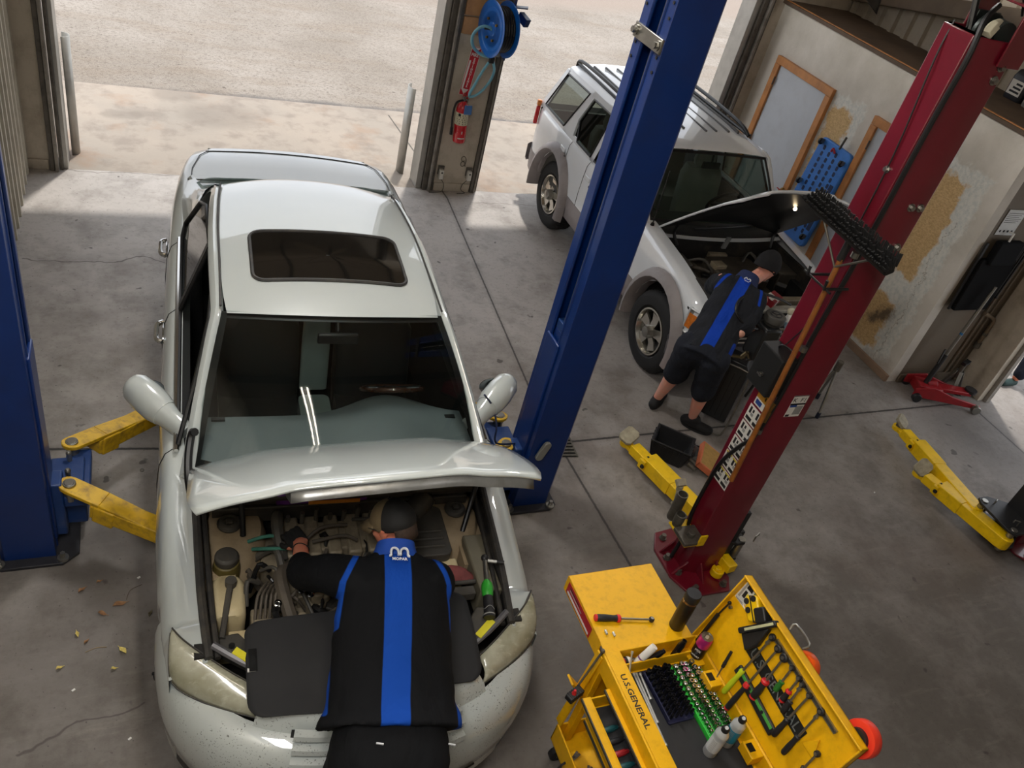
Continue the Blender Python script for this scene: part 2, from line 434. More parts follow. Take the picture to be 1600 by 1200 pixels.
for z0, z1 in ((1.75, 1.92), (1.935, 2.1), (2.115, 2.35)):
    g = G(); g.bb(3.0, 3.44, 8.255, 8.28, z0, z1); struct(g.build('backing_board', M_ply, wp, bevel=.004))
jamb('trim_2', ((2.955, 2.99, 8.25, 8.4, M_trimd), (2.925, 2.95, 8.22, 8.3, M_trim), (2.87, 2.92, 8.26, 8.5, M_trimd), (2.8, 2.865, 8.3, 8.56, M_guard)))
jamb('trim_3', ((3.44, 3.475, 8.25, 8.45, M_trimd), (3.48, 3.5, 8.24, 8.36, M_trim), (3.505, 3.53, 8.28, 8.6, M_trimd)))
g = G(); g.loft([[(2.74 - .06 * math.sin(a), 8.72 + .09 * math.cos(a), z) for a in [i * PI / 8 for i in range(0, 9)]] for z in (0.0, 1.0)], closed=False)
tag(g.build('door_guard', M_guard, thick=.006), 'grey curved steel guard outside the pillar between the doors', 'door guard')
g = G(); g.bb(6.62, 8.0, 8.28, 8.6, 0, 5.2); struct(g.build('wall_front_return', M_pil, bevel=.006))
jamb('trim_4', ((6.585, 6.62, 8.25, 8.45, M_trimd), (6.55, 6.58, 8.22, 8.3, M_trim), (6.48, 6.545, 8.26, 8.5, M_trimd), (6.4, 6.475, 8.3, 8.56, M_guard)))
g = G(); g.bb(-1.3, 8.0, 8.3, 8.58, 3.72, 5.2); struct(g.build('wall_front_header', M_sidd))
for nm, x0, x1 in (('door_1', -.7, 2.82), ('door_2', 3.5, 6.5)):
    g = G()
    for k in range(6): g.bb(x0, x1, 8.0 - .58 * k, 8.57 - .58 * k, 4.02, 4.06)
    d = struct(g.build(nm, pm('door_panel', (176, 160, 138), .5, 0, .08), bevel=.01))
    g = G()
    for k in range(6):
        for q in range(5): xx = x0 + (x1 - x0) * q / 4; g.bb(xx - .03, xx + .03, 8.02 - .58 * k, 8.55 - .58 * k, 3.98, 4.02)
    struct(g.build('door_stile', M_trimd, d, bevel=.004))
# ceiling with rafters, walls out of view
g = G(); g.bb(-1.3, 8.2, -3.4, 8.6, 5.2, 5.3); struct(g.build('ceiling', pm('ceiling_sheet', (150, 140, 126), .6)))
for i, y in enumerate((-1.5, .7, 2.9, 5.1, 7.3)):
    g = G(); g.bb(-1.0, 7.7, y - .09, y + .09, 4.95, 5.19); struct(g.build('trim_%d' % (10 + i), M_trimd))
g = G(); g.bb(-1.3, 8.2, -3.4, -3.2, 0, 5.2); struct(g.build('wall_back', M_sid))
g = G(); g.bb(-1.3, -1.12, -3.4, 8.6, 0, 5.2); struct(g.build('wall_left_outer', M_sid))
# ---- right side: partition with the two boarded doors
def part_mat():
    t = NT('peeling_wall'); p = t.world()
    d = t.comb(0.0, t.math('SUBTRACT', t.noise(7, 5, .65, p), .5), t.math('SUBTRACT', t.noise(7, 5, .65, t.add(p, (4.0, 8.0, 2.0))), .5))
    q = t.sep(t.add(p, t.scale(d, .28))); n = t.noise(2.0, 6, .62, p); n2 = t.noise(26, 5, .7, p)
    c = t.mix(t.ramp(n, .38, .66), L((214, 208, 198)), L((194, 188, 176)))
    c = t.mix(t.math('MULTIPLY', t.ramp(n2, .6, .75), .22), c, L((150, 140, 126)))
    pl = t.mix(t.ramp(n2, .42, .62), L((226, 224, 216)), L((204, 206, 200)))
    osb = t.mix(t.ramp(t.noise(38, 6, .75, t.mul(p, (1, 1.0, 1.8))), .38, .64), L((220, 188, 136)), L((186, 150, 100)))
    def mx(*bs):
        m = None
        for a in bs:
            k = t.box(q[1], q[2], *a, soft=.02); m = k if m is None else t.math('MAXIMUM', m, k)
        return m
    c = t.mix(mx((6.44, 6.94, 1.4, 2.06), (4.74, 5.32, .62, 2.12), (4.72, 5.4, .02, .9)), c, pl)
    c = t.mix(mx((6.58, 6.9, 1.0, 1.93), (4.93, 5.3, .97, 1.98), (4.93, 5.35, .14, .68)), c, osb)
    bd = t.math('ADD', t.seg((q[1], q[2]), (4.97, .56), (5.1, .4)), t.math('MULTIPLY', t.math('SUBTRACT', n2, .5), .1))
    c = t.mix(t.math('MULTIPLY', t.ramp(bd, .1, .02), .8), c, L((60, 52, 46)))
    bd = t.seg((q[1], q[2]), (4.68, .1), (4.9, .0)); c = t.mix(t.math('MULTIPLY', t.ramp(bd, .14, .02), .4), c, L((128, 100, 72)))
    cr = t.seg((q[1], q[2]), (4.86, 1.65), (4.83, .02)); c = t.mix(t.math('MULTIPLY', t.ramp(cr, .006, .002), .6), c, L((130, 116, 96)))
    t.bsdf(c, .75, bump=n2, bstr=.25, bdist=.008); return t.m
g = G(); g.bb(6.78, 6.9, 4.57, 8.28, 0, 2.55); w = struct(g.build('wall_right', part_mat()))
M_woodo = pm('orange_wood', (190, 128, 72), .45, 0, .2, 7, dirt=(130, 82, 44), dsc=5)
M_panel = pm('white_panel', (190, 196, 204), .4, 0, .05, 2, dirt=(120, 112, 104), dsc=6, damt=.12)
g = G(); g.bb(6.745, 6.78, 4.57, 6.0, 0, .075); struct(g.build('baseboard_right', pm('old_board', (148, 122, 100), .7, 0, .2), w, bevel=.005))
def bdoor(nm, y0, y1, z1, fw=.085):
    g = G(); g.bb(6.762, 6.79, y0 + fw, y1 - fw, .01, z1 - fw); d = struct(g.build(nm, M_panel, bevel=.003))
    g = G()
    g.bb(6.735, 6.785, y0, y0 + fw, 0, z1 - fw - .001); g.bb(6.735, 6.785, y1 - fw, y1, 0, z1 - fw - .001); g.bb(6.735, 6.785, y0, y1, z1 - fw, z1)
    struct(g.build('door_frame', M_woodo, d, bevel=.004))
    g = G()
    for z in (.3, 1.05, 1.75): g.cyl((6.733, y1 - fw - .01, z), (6.733, y1 - fw - .01, z + .09), .009)
    struct(g.build('hinge', M_trimd, d))
bdoor('door_3', 6.95, 8.0, 2.06); bdoor('door_4', 5.36, 6.27, 2.07)
M_deck = pm('deck_wood', (92, 76, 62), .8, 0, .2, 3, dirt=(58, 48, 40), dsc=2)
g = G(); g.bb(6.74, 7.75, 4.53, 8.28, 2.55, 2.585); struct(g.build('trim_20', M_deck, bevel=.003))
g = G(); g.bb(6.765, 6.795, 4.55, 8.28, 2.57, 2.592); struct(g.build('trim_21', M_woodo, bevel=.003))
corr('wall_right_upper', M_sidd, 7.74, .4, 8.28, 2.57, 5.2, .225, .04, -1)
g = G(); g.bar((7.62, 8.2, 2.80), (7.62, 5.6, 3.27), .1, .17); struct(g.build('trim_22', pm('brown_steel', (112, 98, 82), .55, .2, .15), bevel=.01))
g = G(); g.bb(7.64, 7.7, 4.4, 8.28, 3.62, 3.8); struct(g.build('trim_23', M_trimd, bevel=.01))
M_end = dirty_paint('shaded_end_wall', (106, 95, 80), (96, 74, 52), .5, 2.2)  # recess shade painted in: base darker than the other beige walls, plus dirt patches
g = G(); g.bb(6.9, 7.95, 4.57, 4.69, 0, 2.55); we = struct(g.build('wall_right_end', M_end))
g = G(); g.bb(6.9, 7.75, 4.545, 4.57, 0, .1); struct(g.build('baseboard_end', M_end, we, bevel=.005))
g = G()
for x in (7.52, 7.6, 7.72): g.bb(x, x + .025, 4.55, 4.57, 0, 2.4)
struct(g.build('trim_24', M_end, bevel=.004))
jamb('trim_25', ((7.72, 7.8, 4.2, 4.56, M_pil), (7.8, 7.86, 4.16, 4.3, M_trim), (7.87, 7.93, 4.22, 4.5, M_pil)))
g = G(); g.bb(7.76, 7.95, -3.2, 2.6, 0, 5.2); struct(g.build('wall_right_near', M_sid))
g = G(); g.bb(7.76, 7.95, 2.6, 4.5, 2.6, 5.2); struct(g.build('wall_right_header', M_sid))
# ---- tube lamp of the shop, then added fill lamps
def tube_light(x, y, z, ln, name_label, st, ax='y'):
    r = thing('tube_light', name_label, 'lamp', (x, y, z), PI / 2 if ax == 'x' else 0)
    Mx = T(x, y, z) @ R(PI / 2 if ax == 'x' else 0)
    g = G(Mx); g.bb(-.11, .11, -ln / 2 - .03, ln / 2 + .03, .03, .07); g.build('fixture_body', pm('white_enamel', (220, 220, 215), .4), r, bevel=.005)
    g = G(Mx)
    for yy in (-ln * .35, ln * .35): g.cyl((0, yy, .07), (0, yy, 5.2 - z), .006, n=6)
    each(g, 'hanger_rod', M_trimd, r)
    for s in (-1, 1):
        g = G(Mx); g.cyl((s * .06, -ln / 2, 0), (s * .06, ln / 2, 0), .019, n=10); g.build('tube', emit('tube_glow_%d' % int(st * 10), (255, 244, 226), st), r)
    return r
LAMPS = [(.62, 1.5, 4.78, 2.5, 'twin tube light under the rafters above the nose of the white sedan', 40)]
for a in LAMPS: tube_light(*a)
def area(loc, size, power, color=(1, .975, .94), rot=(0, 0, 0)):
    l = bpy.data.lights.new('area', 'AREA'); l.shape = 'RECTANGLE'; l.size = size[0]; l.size_y = size[1]; l.energy = power; l.color = color
    o = bpy.data.objects.new('added_fill_light', l); COL.objects.link(o); o.location = loc; o.rotation_euler = rot
    return o
for x, y, p in ((.9, 5.6, 200), (5.2, 6.0, 150), (-.4, .3, 85), (2.2, .2, 8)):
    area((x, y, 4.9), (.6, 1.6), p); g = G(); g.bb(x - .32, x + .32, y - .82, y + .82, 4.915, 4.95); struct(g.build('trim_%d' % (30 + int(x * 10) % 9), M_trimd))  # added fill lamps out of view, each under a made-up housing box
# ---- daylight
wd = bpy.data.worlds.new('sky'); SC.world = wd; wd.use_nodes = True
nt = wd.node_tree; nt.nodes.clear(); o = nt.nodes.new('ShaderNodeOutputWorld'); bg = nt.nodes.new('ShaderNodeBackground')
tc = nt.nodes.new('ShaderNodeTexCoord'); nz = nt.nodes.new('ShaderNodeTexNoise'); nz.inputs['Scale'].default_value = 2.5; nz.inputs['Detail'].default_value = 5
mr = nt.nodes.new('ShaderNodeMix'); mr.data_type = 'RGBA'; mr.inputs[6].default_value = (.78, .86, 1.0, 1); mr.inputs[7].default_value = (1, .99, .97, 1)
nt.links.new(tc.outputs['Generated'], nz.inputs['Vector']); nt.links.new(nz.outputs['Fac'], mr.inputs[0]); nt.links.new(mr.outputs[2], bg.inputs[0])
bg.inputs[1].default_value = 1.6; nt.links.new(bg.outputs[0], o.inputs[0])
sl = bpy.data.lights.new('sun', 'SUN'); sl.energy = 2.7; sl.angle = math.radians(2.5); sl.color = (1, .95, .88)
so = bpy.data.objects.new('sun', sl); COL.objects.link(so)
so.rotation_euler = V((-.5, -1.08, -3.6)).to_track_quat('-Z', 'Y').to_euler()
def lerp(a, b, t): return a + (b - a) * t
def rrect(x0, x1, y0, y1, r, n=5):
    out = []
    for cx, cy, a in ((x1 - r, y1 - r, 0), (x0 + r, y1 - r, 90), (x0 + r, y0 + r, 180), (x1 - r, y0 + r, 270)):
        for i in range(n + 1): t = math.radians(a + 90 * i / n); out.append((cx + r * math.cos(t), cy + r * math.sin(t)))
    return out
# ================================================================ TWO-POST LIFTS
M_blue = pm('blue_paint', (0, 40, 102), .4, 0, .12, 3, coat=.2, dirt=(12, 30, 74), dsc=5, damt=.35)
M_bluel = pm('blue_paint_worn', (22, 54, 108), .45, 0, .15, 9, dirt=(70, 74, 90), dsc=9, damt=.5)
M_red = pm('red_paint', (108, 14, 33), .32, 0, .1, 2, coat=.6, dirt=(84, 14, 24), dsc=3, damt=.4)
M_yel = pm('yellow_worn', (206, 164, 24), .5, 0, .18, 9, dirt=(110, 84, 40), dsc=16, damt=.75, bump=.1)
M_yeln = pm('yellow_paint', (238, 194, 4), .42, 0, .08, 5, dirt=(150, 112, 10), dsc=14, damt=.35)
M_blk = pm('black_steel', (26, 26, 28), .5, 0, .2, 6)
M_rub = pm('black_rubber', (20, 20, 21), .75, 0, .2, 12, bump=.1)
M_steel = pm('steel', (150, 148, 142), .32, .9, .15, 12)
M_dsteel = pm('dull_steel', (108, 104, 96), .5, .6, .25, 14, dirt=(60, 54, 46), dsc=10)
M_basegr = pm('greasy_plate', (44, 44, 50), .55, .2, .3, 8, dirt=(24, 22, 22), dsc=6)
M_pad = pm('worn_pad', (160, 152, 130), .75, 0, .2, 20, dirt=(96, 90, 80), dsc=14)
M_cab = pm('black_cable', (16, 16, 18), .45, 0, .1, 8)
M_white = pm('white_label', (224, 222, 216), .5, 0, .04, 8)
def bolt(g, p, d, r=.014, h=.012):
    p = V(p); d = V(d).normalized()
    g.cyl(p, p + d * h * .35, r * 1.5, n=14); g.cyl(p + d * h * .35, p + d * h, r, n=6)
def arm_pad(g, p, r=.075, tilt=None):
    pass
def blue_column(M, label, hoff, straps=False):
    root = thing('lift_post', label, 'lift post', M=M, group=None)
    def C(z0, z1, w=.14, d=.135, lip=.06, t=.012):
        g = G(M)
        o = [(d, -lip + .0), (d, -w), (-d + .02, -w), (-d, -w + .02), (-d, w - .02), (-d + .02, w), (d, w), (d, lip)]
        i = [(d - t, lip), (d - t, w - t), (-d + t, w - t), (-d + t, -w + t), (d - t, -w + t), (d - t, -lip)]
        # lips with a folded bead
        g.prism(o + i, z0, z1)
        for s in (-1, 1): g.cyl((d - .004, s * lip, z0), (d - .004, s * lip, z1), .011, n=10)
        return g
    C(.02, 3.6).build('column', M_blue, root, bevel=.003)
    g = G(M); g.prism([(-.19, -.16), (-.13, -.2), (.17, -.2), (.25, -.13), (.25, .13), (.17, .2), (-.13, .2), (-.19, .16)], 0, .022)
    bp = g.build('base_plate', M_basegr, root, bevel=.004)
    g = G(M)
    for x, y in ((-.14, -.17), (.17, -.165), (-.14, .17), (.17, .165)): g.cyl((x, y, .02), (x, y, .034), .03, n=14); g.cyl((x, y, .03), (x, y, .07), .014, n=6)
    each(g, 'anchor_bolt', M_steel, bp)
    # carriage standing in the channel
    g = G(M); g.bb(-.09, .125, -.05, .05, .1, 1.44); g.bb(.128, .15, -.085, .085, .1, 1.38); g.bb(-.1, .1, -.115, .115, 1.1, 1.3); cg = g.build('carriage', M_blue, root, bevel=.008)
    g = G(M); g.tube([(.1, 0, 1.44), (.1, 0, 2.5), (.1, 0, 3.58)], .0075, n=8); g.build('lift_cable', M_dsteel, root)
    g = G(M); g.bb(.02, .125, -.045, .045, 1.44, 1.5); g.bb(.05, .1, .01, .045, 1.48, 1.53); g.build('cable_anchor', M_bluel, cg, bevel=.004)
    g = G(M); g.bb(.13, .3, -.1 + hoff, .1 + hoff, .1, .44); g.bb(.12, .2, -.06, .06 , .1, .5); g.bb(.2, .33, hoff - .19, hoff + .19, .33, .41)
    g.build('arm_yoke', M_bluel, cg, bevel=.01)
    g = G(M)
    for z in (3.05, 3.12, 3.3, 3.37):
        for s in (-1, 1): g.cyl((.134, s * .115, z), (.1405, s * .115, z), .008, n=8)
    g.cyl((0, -.139, 3.0), (0, -.1425, 3.0), .022, n=16)
    each(g, 'bolt_hole', M_blk, root)
    if straps:
        g = G(M); g.bb(.136, .15, -.14, .14, 3.14, 3.21); st = g.build('strap', M_steel, root, bevel=.003)
        g = G(M)
        for s in (-1, 1): bolt(g, (.15, s * .115, 3.175), (1, 0, 0), .016, .025)
        each(g, 'strap_bolt', M_steel, st)
    return root, cg
def yellow_arm(M, root, a, b, strapped=True, mat=None):
    mat = mat or M_yel
    a, b = V(a), V(b); d = (b - a).normalized(); s = V((0, 0, 1)).cross(d).normalized()
    g = G(); p0 = a + d * .14 - V((0, 0, .03))
    g.bar(p0, b, .11, .1); g.bar(p0 + d * .02, p0 + d * .14, .125, .12)
    arm = g.build('swing_arm', mat, root, bevel=.008)
    g = G()
    ring = []
    for k in range(9): an = PI / 2 + PI * k / 8; ring.append(a + d * (.055 * math.cos(an)) + s * (.055 * math.sin(an)))
    q = a + d * .2; r = a + d * .46
    top = [p + V((0, 0, .055)) for p in ring] + [q - s * .055 + V((0, 0, .05)), q + s * .055 + V((0, 0, .05))]
    bot = [p + V((0, 0, .03)) for p in ring] + [q - s * .055 + V((0, 0, .025)), q + s * .055 + V((0, 0, .025))]
    g.loft([bot, top])
    e1 = [q + s * .055 + V((0, 0, .05)), q - s * .055 + V((0, 0, .05)), q - s * .055 + V((0, 0, .025)), q + s * .055 + V((0, 0, .025))]
    dz = (b - a).normalized().z * .26
    e2 = [r + s * .048 + V((0, 0, .035)), r - s * .048 + V((0, 0, .035)), r - s * .048 + V((0, 0, .012)), r + s * .048 + V((0, 0, .012))]
    g.loft([e1, e2]); g.build('arm_strap', mat, arm, bevel=.004)
    g = G(); g.cyl(a + V((0, 0, -.06)), a + V((0, 0, .064)), .034, n=20); g.cyl(a + V((0, 0, .06)), a + V((0, 0, .067)), .026, n=20); each(g, 'pivot_pin', M_steel, arm, bevel=.003)
    return arm
ML = T(-.685, 3.61, 0)
rt, cg = blue_column(ML, 'blue lift post left of the white sedan, with two yellow arms under it', .12)
yellow_arm(ML, rt, (-.45, 3.57, .43), (.2, 3.18, .3)); yellow_arm(ML, rt, (-.45, 3.9, .43), (.1, 4.42, .28))
g = G()
for y in (3.66, 3.8): g.cyl((-.46, y, .41), (-.46, y, .49), .014, n=10); g.sph((-.46, y, .495), .017, n=10, m=6)
each(g, 'lock_pin', M_steel, cg)
MR = T(2.385, 3.6, 0) @ R(PI)
rt, cg = blue_column(MR, 'blue lift post between the white sedan and the white SUV', -.14, True)
yellow_arm(MR, rt, (2.2, 3.9, .43), (1.82, 4.4, .3)); yellow_arm(MR, rt, (2.15, 3.62, .43), (1.72, 3.3, .3))
g = G(); g.lathe([(.035, 0), (.035, .17), (.029, .17), (.029, .02)], T(2.565, 3.66, .78), 18); g.bb(2.5, 2.55, 3.64, 3.68, .82, .86); g.lathe([(.028, 0), (.034, .03), (.034, .05)], T(2.56, 3.66, .74), 14)
g.build('adapter_cup', M_dsteel, rt)
g = G(); g.tube([at(757, 617, 1.2), at(770, 636, 1.05), at(776, 665, .95), at(775, 692, .8), (2.2, 3.6, .5)], .006, n=6, k=4); g.build('safety_cable', pm('navy_cable', (22, 36, 70), .5), rt)
p = ony(848, 706, 3.44); g = G(T(p) @ R(.3, 'Y')); g.prism(rrect(-.028, .028, -.075, .085, .027), -.012, .012, Matrix(((1, 0, 0, 0), (0, 0, 1, 0), (0, 1, 0, 0), (0, 0, 0, 1)))); g.build('grey_paddle', pm('paddle_grey', (128, 128, 122), .5), rt, bevel=.005)
# shim stack against the left post
r = thing('anchor_shim', 'white grease-spotted shim plate with a dark nut behind the left blue post', 'shim', (-.935, 3.74, 0))
g = G(); g.bb(-.99, -.885, 3.64, 3.86, 0, .035); g.bb(-.98, -.89, 3.66, 3.84, .035, .07); g.build('plate', pm('chipped_white', (206, 202, 190), .5, 0, .1, 12, dirt=(40, 36, 34), dsc=22, damt=.9), r, bevel=.003)
g = G(); g.cyl((-.935, 3.74, .07), (-.935, 3.74, .13), .03, n=6); g.cyl((-.935, 3.74, .13), (-.935, 3.74, .15), .018); g.build('nut', M_blk, r, bevel=.002)
# ---------------------------------------------------------------- red posts
def red_profile(s=1):
    return [(.24, -.135), (.24, -.12), (-.0 , -.12)]
def red_column(M, label, carz, bs):
    root = thing('lift_post', label, 'lift post', M=M)
    w, d, t, ch = .12, .13, .01, .075
    o = [(d, -.06), (d, -w), (-d + ch, -w), (-d, -w + .03), (-d, w - .03), (-d + ch, w), (d, w), (d, .06)]
    i = [(d - t, .06), (d - t, w - t), (-d + ch + .004, w - t), (-d + t, w - .034), (-d + t, -w + .034), (-d + ch + .004, -w + t), (d - t, -w + t), (d - t, -.06)]
    g = G(M); g.prism(o + i, .02, 3.6); g.build('column', M_red, root, bevel=.004)
    g = G(M); g.prism([(-.24, -.12), (-.16, -.3), (.14, -.3), (.2, -.2), (.2, .2), (.14, .3), (-.16, .26), (-.24, .12)], 0, .02); bp = g.build('base_plate', M_red, root, bevel=.004)
    g = G(M)
    for y in (-.1, .09): g.prism([(0, 0), (.09, 0), (0, .11)], y - .006, y + .006, Matrix(((-1, 0, 0, -.13), (0, 0, 1, 0), (0, 1, 0, .02), (0, 0, 0, 1))))
    for x in (-.03, .1): g.prism([(0, 0), (.1, 0), (0, .1)], x - .006, x + .006, Matrix(((0, 0, 1, 0), (-1, 0, 0, -.12), (0, 1, 0, .02), (0, 0, 0, 1))))
    each(g, 'gusset', M_red, root, bevel=.002)
    g = G(M)
    for x, y in ((-.19, 0.03), (-.17, -.1), (-.12, -.25), (.11, -.25), (.11, .24), (-.13, .2)): g.cyl((x, y, .018), (x, y, .03), .026, n=14); g.cyl((x, y, .03), (x, y, .06), .018, n=6)
    each(g, 'anchor_bolt', M_dsteel, bp)
    g = G(M); g.bb(-.07, .16, -.09, .09, carz, carz + .75); g.bb(.13, .2, -.1, .1, carz, carz + .5); cg = g.build('carriage', M_blk, root, bevel=.008)
    g = G(M); g.prism([(.16, -.1), (.16, .1), (.32 * bs, .2 * bs), (.42 * bs, .2 * bs), (.45 * bs, .15 * bs), (.45 * bs, -.15 * bs), (.42 * bs, -.2 * bs), (.32 * bs, -.2 * bs)], carz + .2, carz + .222)
    g.prism([(.16, -.1), (.16, .1), (.32 * bs, .2 * bs), (.42 * bs, .2 * bs), (.45 * bs, .15 * bs), (.45 * bs, -.15 * bs), (.42 * bs, -.2 * bs), (.32 * bs, -.2 * bs)], carz + .04, carz + .06)
    g.bb(.18, .34, -.02, .02, carz + .06, carz + .2)
    g.build('arm_bracket', M_blk, cg, bevel=.003)
    g = G(M)
    for s in (-1, 1):
        g.cyl((.4 * bs, s * .155 * bs, carz + .0), (.4 * bs, s * .155 * bs, carz + .232), .026, n=16)
        g.tube([(.33, s * .12, carz + .22), (.33, s * .12, carz + .27), (.37, s * .10, carz + .275), (.37, s * .10, carz + .25)], .006, n=6)
    each(g, 'pivot_pin', M_steel, cg, bevel=.002)
    return root, cg
def red_arm(root, a, b, pad_tilt=(.3, -.2)):
    a, b = V(a), V(b); L_ = (b - a).length; d = (b - a).normalized(); s = V((0, 0, 1)).cross(d)
    g = G(); g.bar(a, a + d * L_ * .72, .12, .105); g.bar(a + d * (L_ * .45), a + d * (L_ * .74), .132, .115)
    g.bar(a + d * (L_ * .68) - V((0, 0, .008)), a + d * (L_ * .9) - V((0, 0, .01)), .09, .08)
    g.bar(a + d * (L_ * .7) + s * .07, a + d * (L_ * .76) + s * .07, .03, .08)
    c = b - d * .02 - V((0, 0, .03)); g.cyl(c - V((0, 0, .02)), c + V((0, 0, .022)), .05, n=16); g.bar(a + d * (L_ * .86) - V((0, 0, .03)), c - V((0, 0, .03)) * 0, .07, .035)
    g.cyl(a - V((0, 0, .05)), a + V((0, 0, .052)), .06, n=16)
    arm = g.build('swing_arm', M_yeln, root, bevel=.006)
    g = G(); g.cyl(c + V((0, 0, .02)), c + V((0, 0, .06)), .03, n=14); g.cyl(c + V((0, 0, .045)), c + V((0, 0, .055)), .036, n=14); g.build('pad_screw', M_dsteel, arm)
    Mp = T(c + V((0, 0, .075))) @ R(pad_tilt[0], 'X') @ R(pad_tilt[1], 'Y') @ R(.5)
    g = G(Mp); g.prism([(x * .075, y * .06) for x, y in ((-1, -.6), (-.7, -1), (.7, -1), (1, -.6), (1, .6), (.7, 1), (-.7, 1), (-1, .6))], -.012, .018); g.build('lift_pad', M_pad, arm, bevel=.005)
    g = G(); bolt(g, a + d * (L_ * .71) + s * .086, s, .012, .016); bolt(g, a + d * (L_ * .73) + s * .03 + V((0, 0, .05)), (0, 0, 1), .009, .012); each(g, 'lock_bolt', M_blk, arm)
    return arm
MRL = T(3.38, 2.82, 0)
rr, rc = red_column(MRL, 'tall dark red lift post beside the tool cart, with black hoses and stickers', .06, .62)
red_arm(rr, (3.62, 2.94, .13), (3.36, 3.93, .13)); g = G(); g.bar((3.52, 2.85, .12), (3.55, 2.61, .12), .075, .07); g.bar((3.53, 2.76, .125), (3.534, 2.73, .125), .08, .075); g.build('swing_arm', M_yeln, rr, bevel=.006); g = G(); g.cyl((3.48, 2.655, .03), (3.48, 2.655, .085), .045, n=18); g.cyl((3.48, 2.655, .085), (3.48, 2.655, .1), .025, n=14); g.build('arm_knuckle', M_yeln, rr, bevel=.006)
MRR = T(6.47, 2.6, 0) @ R(PI)
r2, c2 = red_column(MRR, 'dark red lift post at the right edge, mostly outside the picture', .06, 1.0)
red_arm(r2, (6.06, 2.78, .16), (6.2, 3.84, .13), (.5, .3)); red_arm(r2, (6.05, 2.45, .16), (5.93, 3.28, .13), (.6, -.4))
# fittings on the near red post
g = G(); n = [(3.36, 2.78, 3.72), (3.28, 2.74, 3.66), (3.245, 2.695, 3.5), (3.245, 2.7, 3.2), (3.25, 2.7, 2.6), (3.25, 2.71, 2.0), (3.235, 2.7, 1.55), (3.22, 2.71, 1.3), (3.22, 2.78, 1.14), (3.23, 2.86, .9), (3.225, 2.87, .5), (3.225, 2.84, .3), (3.2, 2.83, .06)]
g.tube(n, .013, n=8, k=4); hs = g.build('hydraulic_hose', M_cab, rr)
g = G()
for z in (2.52, 1.93, 1.33): g.cyl((3.226, 2.705, z), (3.226, 2.705, z + .03), .02, n=12)
each(g, 'hose_clamp', M_steel, hs)
g = G(); g.tube([(3.26, 2.87, 3.62), (3.24, 2.85, 3.45), (3.243, 2.80, 3.0), (3.243, 2.79, 2.4)], .004, n=6, k=4); g.tube([(3.34, 2.86, 3.6), (3.36, 2.9, 3.75), (3.45, 2.8, 3.8), (3.5, 2.76, 3.7)], .006, n=6, k=4); each(g, 'limit_wire', M_cab, rr)
g = G(); g.tube([(3.36, 2.84, 3.55), (3.34, 2.95, 3.85), (3.3, 3.1, 4.1)], .016, n=8, k=3); g.build('supply_hose', M_cab, rr)
g = G(); g.cyl((3.345, 2.755, 3.6), (3.39, 2.775, 3.64), .028, n=6); g.cyl((3.385, 2.775, 3.64), (3.43, 2.79, 3.65), .022, n=14); g.build('hose_gland', pm('ivory_plastic', (206, 200, 176), .45), rr, bevel=.003)
g = G(); g.cyl((3.44, 2.74, 3.62), (3.5, 2.92, 3.62), .05, n=18); g.cyl((3.43, 2.82, 3.6), (3.43, 2.84, 3.6), .085, n=22); g.bb(3.36, 3.5, 2.86, 2.88, 3.55, 3.68); g.build('top_pulley', pm('dark_pulley', (50, 56, 54), .4, .5), rr, bevel=.003)
g = G(); g.bb(3.42, 3.56, 2.68, 2.69, 3.5, 3.74); g.bb(3.42, 3.56, 2.95, 2.96, 3.5, 3.74); g.bb(3.42, 3.7, 2.69, 2.95, 3.74, 3.75); g.build('head_bracket', M_red, rr, bevel=.003)
g = G()
for x, z in ((3.41, 2.81), (3.47, 2.81), (3.40, 2.59), (3.465, 2.59), (3.47, 3.5), (3.47, 3.44)): bolt(g, (x, 2.70, z), (0, -1, 0), .014, .02)
bolt(g, (3.25, 2.8, 2.95), (-1, 0, 0), .012, .02); each(g, 'post_bolt', M_steel, rr)
# brass fittings where the hose joins
g = G(); g.cyl((3.222, 2.702, 1.42), (3.222, 2.702, 1.5), .015, n=8); g.cyl((3.222, 2.702, 1.5), (3.228, 2.70, 1.56), .011, n=10); g.bb(3.2, 3.235, 2.69, 2.715, 1.45, 1.475); g.build('brass_fitting', pm('brass', (150, 120, 70), .35, .9), rr, bevel=.001)
# black control box on the post
g = G(); g.bb(3.13, 3.25, 2.705, 2.9, 1.6, 1.86); cb = g.build('control_box', pm('box_black', (15, 16, 18), .7), rr, bevel=.008)
g = G(); g.tube([(3.2, 2.84, 1.86), (3.18, 2.8, 1.9), (3.2, 2.74, 1.9), (3.22, 2.73, 1.86)], .006, n=6, k=3); g.tube([(3.19, 2.8, 1.9), (3.22, 2.76, 2.06), (3.235, 2.75, 2.2)], .004, n=6, k=3); g.build('release_lever', M_blk, cb)
g = G(); g.cyl((3.13, 2.8, 1.7), (3.115, 2.8, 1.7), .014, n=10); g.box((3.112, 2.8, 1.7), (.006, .04, .012)); g.build('switch', M_steel, cb)
